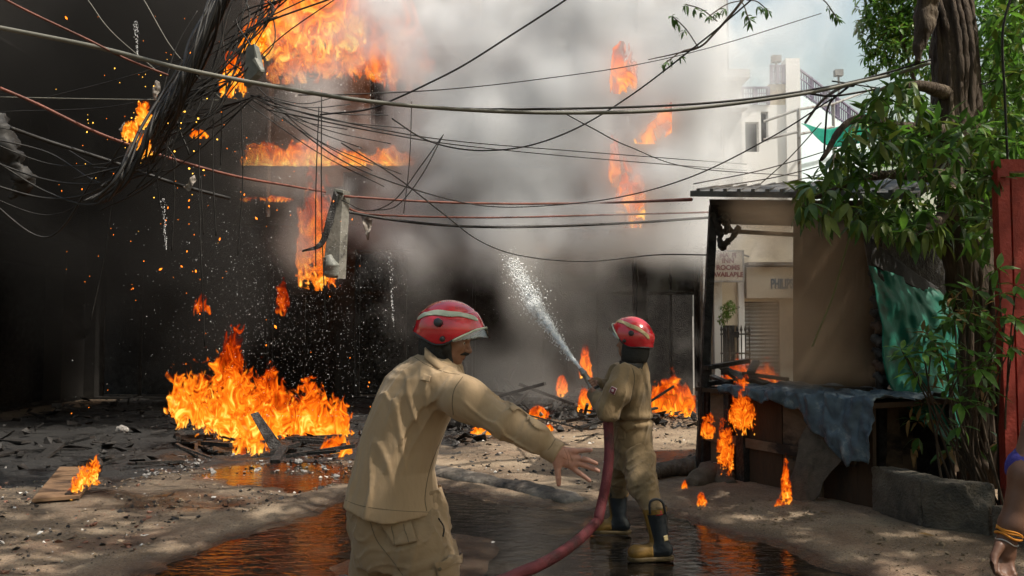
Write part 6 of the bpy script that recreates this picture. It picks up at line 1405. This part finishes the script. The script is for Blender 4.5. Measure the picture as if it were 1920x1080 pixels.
def flame(label, box, Y, env, feat, layers=4, depth=0.3, cell=1.5, hot=0.0, lean=0.0, cover=0.9, up=1.0, rag=1.0, group=None, floor=True, bl=None):
    """burning gas as wavy torn sheets stacked through the fire's depth"""
    x0, x1, yt, yb = box; _seed[0] += 1; sd = _seed[0] * 13; V, F, HT, CV = [], [], [], []; nb = 0
    ex = np.linspace(0, 1, len(env)); mgx, mgy = (x1 - x0) * 0.12, (yb - yt) * 0.18
    for k in range(layers):
        Yk = Y + depth * (k / max(1, layers - 1) - 0.5)
        sx = np.arange(x0 - mgx, x1 + mgx, cell); sy = np.arange(yt - mgy, yb + mgy * .5, cell)
        PX, PY = np.meshgrid(sx, sy, indexing='ij')
        u, v = (PX - 960) / FPX, (540 - PY) / FPX; dy = CP - v * SP; t = Yk / dy
        P = np.stack([u * t, np.full_like(u, Yk), CAM_H + (SP + v * CP) * t], -1)
        hN = ((yb if bl is None else np.interp((PX - x0) / (x1 - x0), (0, 1), bl)) - PY) / (yb - yt); s = (PX - x0) / (x1 - x0) - lean * hN / max(1e-3, (x1 - x0) / (yb - yt))
        e = np.interp(s, ex, env, left=-0.25, right=-0.25)
        q = np.stack([P[..., 0] / feat, P[..., 2] / feat / up * 0.62, np.full_like(u, k * 3.1 + sd)], -1)
        wv = np.stack([fbm(q * .8 + 11, 2, 3), fbm(q * .8 + 37, 2, 4), 0 * u], -1); q2 = q + 1.1 * wv
        n1, n2 = fbm(q2 * 0.9, 3, 5), fbm(q2 * 2.4 + 5, 3, 6); rd = ridged(q2 * 1.5 + 9, 3, 7)
        body = (e - hN); ed = sstep(0.0, 0.06, np.minimum(s, 1 - s) + 0.05 * n1)
        T = body * 1.25 + rag * (0.62 * n1 + 0.36 * n2) - 0.02; T = np.where(e < -0.2, -1, T)
        small = (x1 - x0) < 160
        if small: body = body - 0.9 * np.abs(2 * s - 1) ** 2 * (0.35 + 0.3 * hN); T = T - 0.8 * np.abs(2 * s - 1) ** 2.5
        if floor: T = T - 1.4 * (sstep(0.26, -0.10, hN + 0.5 * (n1 + n2)) if small else sstep(0.06, -0.12, hN + 0.14 * (n1 + n2)))
        else: T = T - 1.6 * sstep(0.30, -0.08, hN + 0.35 * (n1 + .7 * n2))
        T = T - 1.0 * sstep(0.10, -0.02, np.minimum(s, 1 - s) + 0.06 * n1)
        heat = np.clip(0.20 + 0.20 * np.minimum(T, .8) + 0.55 * rd + 0.40 * n2 + hot - 0.30 * hN, 0, 1)
        cv = sstep(0.0, 0.22, T) * np.clip(cover * (0.55 + 0.6 * rd + .25 * T), 0.0, 1)
        P[..., 1] += depth * 0.35 * fbm(q * .45, 2, 9)
        keep = (cv > 0.015); Fq = grid_faces(*PX.shape); Fq = Fq[keep.ravel()[Fq].any(1)]
        if len(Fq) == 0: continue
        used = np.unique(Fq); remap = np.full(PX.size, -1); remap[used] = np.arange(len(used))
        V.append(P.reshape(-1, 3)[used]); F.append(remap[Fq] + nb); HT.append(heat.ravel()[used]); CV.append(cv.ravel()[used]); nb += len(used)
    o = mk("fire", np.vstack(V), np.vstack(F), fm, smooth=True); tag(o, label, "fire", group)
    for nm, a in (("hotness", HT), ("cover", CV)):
        at = o.data.attributes.new(nm, 'FLOAT', 'POINT'); at.data.foreach_set("value", np.concatenate(a).astype(np.float32))
    return o
flame("large ground fire roaring on a debris heap left of the first firefighter", (436, 670, 690, 812), 12.9, [.70, .92, .80, .62, .70, .86, .92, .70, .42, .46, .70, .74, .48, .40, .46, .30, .05], 0.19, 6, 0.9, 1.15, 0.05, -0.12, rag=1.4)
flame("wind-blown flames streaming left from the ground fire", (306, 530, 680, 845), 11.8, [.22, .32, .36, .41, .47, .54, .58, .53, .42, .2], 0.17, 6, .6, 1.1, 0.12, -0.10, rag=1.35, bl=(768, 848))
flame("low flames licking the ash right of the ground fire", (590, 668, 800, 852), 11.2, [.3, .6, .7, .6, .3], 0.18, 3, .4, 1.3, 0.1)
flame("thin flames fringing the front of the ground fire", (430, 520, 790, 852), 11.1, [.6, .7, .5, .5, .3], 0.16, 3, .4, 1.2, 0.2)
flame("huge flames pouring over the upper balcony at the top", (496, 690, -70, 100), 19.0, [1.3, 1.3, 1.3, 1.3, 1.25, 1.2], 0.42, 5, 1.2, 1.4, 0.14, cover=.95, floor=False)
flame("sheet of orange flames falling beside the balcony fire", (690, 830, -70, 150), 18.9, [1.2, 1.3, 1.25, 1.2, 1.1, .9], 0.6, 3, 1.0, 1.5, -0.12, -.3, cover=.55, floor=False, rag=1.25)
flame("ragged fringe of flames spilling under the upper balcony edge", (500, 800, 60, 150), 18.7, [.9, .8, .75, .7, .7, .8, .95, 1.0], .34, 3, .5, 1.4, .02, cover=.6, rag=2.2, floor=False)
flame("row of flames along the middle ledge of the burning building", (440, 790, 262, 308), 19.0, [.4, .75, .9, .6, 1.0, .9, .5, .6, .3, .7, .5, .2], 0.26, 4, .4, 1.2, 0.16)
flame("flames climbing the scorched pier behind the hanging panel", (548, 645, 345, 530), 19.1, [.85, .95, 1.0, 1.0, .9, .8], 0.38, 3, .5, 1.4, 0.05, rag=1.3, floor=False)
flame("small flames below the left end of the ledge", (440, 560, 360, 378), 19.3, [.6, .7, .5, .7, .6], .2, 2, .3, 1.3, 0)
for bx, lab in (((248, 288, 196, 240), "yellow flames eating the upper part of the twisted cable bundle"), ((224, 262, 226, 264), "yellow flames beside the white scrap on the cable bundle"), ((254, 286, 252, 292), "yellow flames dripping under the twisted cable bundle")):
    flame(lab, bx, 7.95, [.5, .8, .9, 1.0, .6], .075, 4, .15, 1.0, .26, rag=2.1, cover=.85, floor=False)
flame("flames behind the cable tangle left of the grey box", (408, 462, 108, 178), 8.7, [.7, .9, 1, .9, .8], .10, 4, .2, 1.2, .12, rag=1.9, cover=.85, floor=False)
flame("flames above the grey box in the cable tangle", (440, 505, 40, 100), 8.7, [.4, .6, .9, 1, .8], .10, 4, .2, 1.2, .2, rag=1.9, cover=.85, floor=False)
flame("narrow flame at the lower edge of the grey box", (480, 496, 100, 140), 8.4, [.8, 1, .7], .07, 2, .08, 1.0, .3, floor=False)
flame("small flames dripping from the lower end of the bundle", (350, 395, 238, 258), 8.4, [.6, .8, .7, .6], .1, 2, .1, 1.1, .1)
flame("small flames dripping from the slanting burnt cable", (255, 275, 275, 302), 8.2, [.8, .9, .6], .07, 2, .1, 1.0, .3, floor=False)
for k, (bx, lab) in enumerate((((1140, 1198, 92, 170), "upper flame glowing through smoke on the right of the building"), ((1185, 1252, 160, 262), "slanting flame trickling down through the smoke at right"), ((1138, 1168, 262, 345), "narrow flame above the right window seen through smoke"),
                               ((1150, 1215, 305, 418), "flame in the right upper window seen through smoke"))):
    flame(lab, bx, 16.15, [.8, 1, 1, .9, .7], .30, 3, .5, 1.4, 0.05, (.0, .9, 0, 0, 0)[k], cover=.7, rag=2.0, floor=False)
flame("flames burning on the ground behind the second firefighter", (1214, 1312, 692, 774), 15.5, [1.0, .85, .8, .95, .5, .6, .75], .34, 4, .8, 1.3, 0.02)
flame("flames on the debris behind the iron gate area", (1336, 1482, 662, 720), 13.5, [.5, .7, .9, .7, .5, .8, .6, .4], .26, 3, .6, 1.3, -0.08, cover=.7)
for (bx, Y, lab) in (((1040, 1068, 700, 742), 16.5, "small fire in the debris left of the nozzle"), ((1084, 1112, 648, 706), 16.8, "small upright fire behind the water jet"), ((1080, 1112, 728, 772), 15.0, "small fire behind the second firefighter's elbow"),
                     ((985, 1035, 762, 784), 14.5, "low fire on the debris bank beyond the arm"), ((878, 935, 796, 814), 12.8, "small flames on rubbish beside the first firefighter"), ((1018, 1040, 794, 808), 12.8, "tiny fire in a burning scrap on the sunny lane"),
                     ((1128, 1140, 424, 442), 18, "tiny airborne flame in the smoke above the jet"), ((1000, 1030, 425, 470), 18.5, "dim red flames inside the dark first-floor opening"), ((1084, 1130, 436, 446), 18.5, "thin red flames on the burnt beam")):
    flame(lab, bx, Y, [.6, 1, .9, .6], .16, 3, .3, 1.1, .05)
for (bx, Y, lab, f_) in (((1362, 1424, 718, 808), 8.75, "flames curling over the kiosk counter corner", .11), ((1340, 1378, 785, 884), 8.85, "flame running down the kiosk counter boards", .09), ((1462, 1487, 862, 944), 7.75, "tall slim flame in front of the hanging sacking", .10),
                         ((1448, 1478, 936, 954), 7.7, "small flame on charred scraps below the slim flame", .06), ((1304, 1330, 925, 948), 7.8, "tiny flames on the ground at the kiosk's left foot", .06), ((1312, 1345, 780, 820), 9.1, "flames under the kiosk's left counter edge", .09), ((1276, 1292, 900, 918), 8.7, "tiny flame beside the fallen log", .06)):
    flame(lab, bx, Y, [.6, .9, 1, .8, .5], f_ * .75, 3, .2, .9, .02, cover=.62, rag=2.1 if bx[1] - bx[0] > 30 else 1.15, floor=bx[1] - bx[0] < 30)
flame("flames along the edge of the hardboard sheet", (122, 192, 862, 932), 8.15, [.18, .32, .42, .52, .6, .75, .9], .075, 4, .12, 1.0, .15, rag=1.5, floor=False, bl=(938, 898))
flame("red flame tongue torn off above the ground fire", (398, 458, 618, 728), 11.9, [.7, .95, .9, .6], .20, 4, .3, 1.1, -.16, .12, cover=.75, rag=1.5, floor=False)
flame("red flame scrap floating in the dark left of the panel", (360, 396, 552, 592), 12, [.8, .9, .8], .16, 2, .2, 1.2, -.15, cover=.5, rag=1.6, floor=False)
flame("smoky red flame puff falling below the hanging panel", (514, 545, 530, 588), 12.5, [.8, 1, .8], .22, 2, .2, 1.2, -.2, cover=.45, rag=1.4, floor=False)
# embers and falling burning scraps, droplets of hose water: uncountable
def specks(name, label, cat, n, fn, mat, k6=True):
    V, F = [], []
    O = np.array([(1, 0, 0), (-1, 0, 0), (0, 1, 0), (0, -1, 0), (0, 0, 1), (0, 0, -1)], float); FO = [(0, 2, 4), (2, 1, 4), (1, 3, 4), (3, 0, 4), (2, 0, 5), (1, 2, 5), (3, 1, 5), (0, 3, 5)]
    for i in range(n):
        p, s = fn(); V.append((O * s) @ rotm(rs, .4).T + p); F += [tuple(j + 6 * i for j in f) for f in FO]
    o = mk(name, np.vstack(V), F, mat); tag(o, label, cat, kind="stuff"); return o
M_ember = EMIT("ember_glow", (1.0, 0.22, 0.015), 2.2); M_ember2 = EMIT("bright_ember", (1.0, 0.5, 0.06), 2.6)
M_drop = MAT("water_droplet", (0.75, 0.77, 0.78), rough=.2, spec=.6)
def f1():
    px, py = rs.uniform(40, 700), rs.uniform(20, 780); 
    if rs.rand() < .6: px, py = rs.normal(330, 120), rs.normal(330, 150)
    Y = rs.uniform(8, 13); return W(px, py, Y), np.array((.6, .6, 1.3)) * (.004 + .013 * rs.rand() ** 4) * Y / 8
specks("embers", "glowing embers and burning scraps drifting down in the dark smoke", "ember", 130, f1, M_ember)
specks("embers", "bright yellow sparks around the burning cable bundle", "ember", 60, lambda: (W(rs.normal(300, 75), rs.normal(240, 75), rs.uniform(7.8, 8.4)), np.array((1, .6, 1)) * rs.uniform(.003, .012)), M_ember2)
def f2():
    a = rs.rand()
    if a < .42: px, py = rs.normal(545, 125), rs.normal(570, 130)
    elif a < .80: px, py = rs.normal(615, 85), rs.normal(200, 85)
    else: px, py = rs.normal(690, 40), rs.normal(90, 50)
    Y = rs.uniform(10.5, 15); return W(px, min(py, 780), Y), np.array((.7, .7, 1.2)) * rs.uniform(.0016, .0050) * (Y / 12) * (1 + 1.0 * (rs.rand() < .05))
specks("water_droplets", "fine spray of white droplets falling in front of the dark building", "spray", 9000, f2, M_drop)
for (x0, y0, x1, y1, lab) in ((730, 470, 738, 612, "thin falling streak of water left of the helmet"), (305, 370, 312, 470, "thin falling streak of water in the dark at left"), (255, 40, 258, 110, "faint falling water streak in the upper left smoke")):
    specks("water_streak", lab, "spray", 90, lambda: ((lambda t: W(x0 + (x1 - x0) * t + rs.normal(0, 2.2 * (1 - t) + .6), y0 + (y1 - y0) * t, 12))(rs.rand()), np.array((.7, .7, 1.4)) * rs.uniform(.003, .009)), M_drop)
# the water jet
M_jet = MAT("aerated_water", (0.78, 0.78, 0.76), (0.88, 0.88, 0.86), 14, 0.35, 0.6, 30, spec=.5, transl=.3)
j0 = st(-0.02); jp = [j0, W(1060, 655, 6.9), W(1030, 612, 7.6), W(1008, 582, 8.3), W(996, 560, 8.9)]
wj = empty("water_jet", tuple(j0), "white water jet bursting from the nozzle towards the burning shops", "water")
V, F = lumpy_tube(jp, [.017, .034, .055, .075, .05], 16, 7, .03, 11, 1.0)
def fjet(P):
    g = chain(P, jp, [.013, .020, .030, .030, .006], .02); t = np.clip(np.linalg.norm(P - j0, axis=-1) / 2.6, 0, 1)
    return g + (0.004 + .045 * t) * fbm(P * np.array((16, 7, 16)), 3, 5) + (.03 * t) * fbm(P * np.array((45, 20, 45)), 2, 6)
lo, hi = np.min(jp, 0) - .14, np.max(jp, 0) + .14; V, F = sdf_mesh(fjet, lo, hi, 0.013); mk("stream", V, F, M_jet, wj, True)
Jp = spline(jp + [W(975, 520, 10.2), W(955, 480, 11.5)], 12)
def f3():
    t = min(1, rs.beta(2.0, 1.7)); i = t * (len(Jp) - 1); k = int(i); p = Jp[k] + (Jp[min(k + 1, len(Jp) - 1)] - Jp[k]) * (i - k); return p + rs.normal(0, .004 + .050 * t, 3) * (1 if rs.rand() < .85 else 2), np.array((.7, .7, 1)) * (.0015 + .009 * rs.rand() ** 2.5) * (.7 + t * .8)
dr = specks("spray", "", None, 12000, f3, M_drop); dr.parent = wj; dr.location = tuple(np.array(dr.location) - np.array(wj.location)); dr["label"] = "spray of droplets breaking off the jet"
# ------------------------------------------------------------------ smoke (voxel volumes)
def smoke_mat(name, color, aniso=0.0, dens=1.0):
    m = bpy.data.materials.new(name); N, L = nodes_of(m); N.remove(N["Principled BSDF"])
    v = N.new("ShaderNodeVolumePrincipled"); v.inputs["Color"].default_value = (*color, 1); v.inputs["Density"].default_value = dens; v.inputs["Anisotropy"].default_value = aniso
    v.inputs["Density Attribute"].default_value = "density"
    L.new(v.outputs[0], N["Material Output"].inputs["Volume"]); return m
def volume(name, label, lo, hi, h, fn, mat):
    lo, hi = np.array(lo, float), np.array(hi, float); n = np.maximum(2, np.round((hi - lo) / h).astype(int) + 1)
    g = [np.linspace(lo[k], hi[k], n[k]) for k in range(3)]
    P = np.stack(np.meshgrid(*g, indexing='ij'), -1); D = np.maximum(fn(P), 0)
    for ax in range(3):                                    # fade to nothing at the faces
        t = np.arange(n[ax]); f = np.clip(np.minimum(t, n[ax] - 1 - t) / max(2, 0.12 * n[ax]), 0, 1); sh_ = [1, 1, 1]; sh_[ax] = -1; D = D * f.reshape(sh_)
    D = np.where(D < 0.012, 0, D)
    me = bpy.data.meshes.new(name); N_ = D.size; me.vertices.add(N_); me.vertices.foreach_set("co", (P - lo).reshape(-1, 3).astype(np.float32).ravel())
    at = me.attributes.new("d", 'FLOAT', 'POINT'); at.data.foreach_set("value", D.ravel().astype(np.float32)); me.materials.append(mat)
    o = bpy.data.objects.new(name, me); col.objects.link(o); o.location = tuple(lo); tag(o, label, "smoke", kind="stuff")
    ng = bpy.data.node_groups.new(name, 'GeometryNodeTree'); ng.interface.new_socket("Geometry", in_out='INPUT', socket_type='NodeSocketGeometry'); ng.interface.new_socket("Geometry", in_out='OUTPUT', socket_type='NodeSocketGeometry')
    Nn, Ll = ng.nodes, ng.links; gi, go = Nn.new("NodeGroupInput"), Nn.new("NodeGroupOutput")
    na = Nn.new("GeometryNodeInputNamedAttribute"); na.data_type = 'FLOAT'; na.inputs[0].default_value = "d"
    ps = Nn.new("GeometryNodeInputPosition")
    def vm(op, a, bv=None):
        x = Nn.new("ShaderNodeVectorMath"); x.operation = op; Ll.new(a, x.inputs[0])
        if bv is not None: x.inputs[1].default_value = bv
        return x.outputs[0]
    size = hi - lo
    idx = vm('FLOOR', vm('ADD', vm('MULTIPLY', ps.outputs[0], tuple((n - 1) / size)), (0.5, 0.5, 0.5)))
    dot = Nn.new("ShaderNodeVectorMath"); dot.operation = 'DOT_PRODUCT'; Ll.new(idx, dot.inputs[0]); dot.inputs[1].default_value = (float(n[1] * n[2]), float(n[2]), 1.0)
    ri = Nn.new("FunctionNodeFloatToInt"); ri.rounding_mode = 'ROUND'; Ll.new(dot.outputs["Value"], ri.inputs[0])
    si = Nn.new("GeometryNodeSampleIndex"); si.data_type = 'FLOAT'; si.domain = 'POINT'; si.clamp = True
    Ll.new(gi.outputs[0], si.inputs["Geometry"]); Ll.new(na.outputs[0], si.inputs["Value"]); Ll.new(ri.outputs[0], si.inputs["Index"])
    vc = Nn.new("GeometryNodeVolumeCube"); Ll.new(si.outputs[0], vc.inputs["Density"]); vc.inputs["Min"].default_value = (0, 0, 0); vc.inputs["Max"].default_value = tuple(size)
    for k, a in enumerate(("Resolution X", "Resolution Y", "Resolution Z")): vc.inputs[a].default_value = int(n[k])
    sm = Nn.new("GeometryNodeSetMaterial"); sm.inputs["Material"].default_value = mat; Ll.new(vc.outputs[0], sm.inputs[0]); Ll.new(sm.outputs[0], go.inputs[0])
    md = o.modifiers.new("voxels", 'NODES'); md.node_group = ng
    return o
def blobs(P, lst):
    px, py = toPx(P); s = 0
    for (cx, cy_, rx, ry, a) in lst: s = s + a * np.exp(-((px - cx) / rx) ** 2 - ((py - cy_) / ry) ** 2)
    return s
def billow(P, f, seed, oct=5):
    q = P * f + 0.9 * np.stack([fbm(P * f * .7 + 3, 2, seed), fbm(P * f * .7 + 13, 2, seed + 1), fbm(P * f * .7 + 23, 2, seed + 2)], -1)
    return fbm(q, oct, seed + 5)
def fA(P):
    b_ = blobs(P, [(1000, 40, 250, 170, .62), (860, 290, 150, 130, .62), (1060, 320, 190, 120, .60), (1210, 150, 120, 170, .58), (1310, 370, 90, 100, .55), (1340, 200, 80, 150, .34), (980, 430, 300, 55, .50), (1080, 478, 260, 38, .34), (760, 420, 110, 60, .30), (1200, 440, 120, 60, .42), (740, 20, 110, 90, .25), (1420, 330, 80, 60, .22), (1470, 90, 120, 130, .14), (1000, 200, 260, 260, .16)])
    n_ = billow(P, 0.40, 3); m_ = billow(P * np.array((1, 1, .8)), 1.15, 63, 4)
    f = b_ + 1.35 * n_ + 0.75 * m_ - 0.16
    px_, _ = toPx(P); return 2.5 * np.maximum(f, 0) ** 1.5 * sstep(1640, 1430, px_)
volume("smoke", "pale billowing smoke column rising across the burning building", (-5.5, 15.4, 2.2), (9.5, 18.9, 12.5), 0.088, fA, smoke_mat("pale_smoke", (0.962, 0.978, 0.996), 0.0))
def fA2(P):
    b_ = blobs(P, [(1060, 150, 110, 60, .6), (1240, 320, 80, 70, .6), (880, 60, 90, 70, .5), (1030, 400, 140, 50, .5), (1180, 30, 80, 60, .4), (780, 230, 90, 80, .45), (930, 480, 240, 50, .7), (1200, 460, 120, 50, .5)])
    return 1.6 * np.maximum(0, b_ + 1.5 * billow(P + 7, 0.5, 43) + .5 * billow(P, 1.3, 71, 3) - 0.42) ** 1.2
volume("smoke", "darker grey smoke rolling through the pale column", (-4.5, 15.0, 3.0), (7.2, 17.8, 11.5), 0.11, fA2, smoke_mat("dark_grey_smoke", (0.80, 0.825, 0.85), 0.0))
def fB(P):
    b_ = blobs(P, [(975, 505, 30, 80, 1.2), (1000, 520, 80, 120, .5), (1140, 560, 80, 110, .5), (960, 700, 190, 50, .45), (800, 470, 120, 60, .45), (1060, 745, 160, 25, .5), (900, 600, 160, 120, .25)])
    return 0.24 * np.maximum(0, b_ + 0.9 * billow(P, 0.8, 9) - 0.2)
volume("smoke", "thin grey smoke drifting across the dark shop fronts", (-3.5, 13.8, 0.0), (5.0, 18.6, 4.6), 0.10, fB, smoke_mat("thin_grey_smoke", (0.80, 0.79, 0.77), 0.2))
def fC(P):
    b_ = blobs(P, [(1530, 620, 70, 110, .8), (1470, 620, 60, 90, .6), (1560, 480, 80, 80, .5), (1430, 440, 70, 60, .4), (1420, 395, 80, 30, .9), (1560, 700, 80, 40, .9), (1450, 700, 70, 40, .5)])
    return 0.8 * np.maximum(0, b_ + 1.2 * billow(P, 1.6, 15) - 0.15)
volume("smoke", "brown smoke hanging inside the burning kiosk", (2.1, 7.7, 0.95), (4.5, 10.6, 3.6), 0.07, fC, smoke_mat("brown_smoke", (0.68, 0.51, 0.35), 0.0))
def fD(P):
    b_ = blobs(P, [(120, 100, 260, 240, .55), (330, 60, 160, 200, .5), (200, 420, 330, 240, .45), (480, 560, 200, 160, .25), (560, 300, 120, 140, .35)])
    px_, _ = toPx(P); return 1.6 * np.maximum(0, b_ + 0.9 * billow(P, 0.6, 25) - 0.1) * (0.12 + 0.88 * sstep(540, 370, px_))
volume("smoke", "black smoke filling the lane on the left", (-9.8, 13.2, 0.2), (-2.2, 18.8, 11.0), 0.14, fD, smoke_mat("black_smoke", (0.06, 0.058, 0.056), 0.0))
def fE(P):
    b_ = blobs(P, [(560, 470, 40, 70, .6), (590, 170, 110, 80, .35), (540, 330, 120, 40, .4), (640, 60, 100, 60, .2)])
    return 0.5 * np.maximum(0, b_ + 0.5 * billow(P, 1.0, 35) - 0.1)
volume("smoke", "pinkish steam in front of the scorched wall around the panel", (-6.2, 14.6, 2.2), (-3.0, 18.4, 9.6), 0.10, fE, smoke_mat("rosy_steam", (0.85, 0.78, 0.74), 0.1))
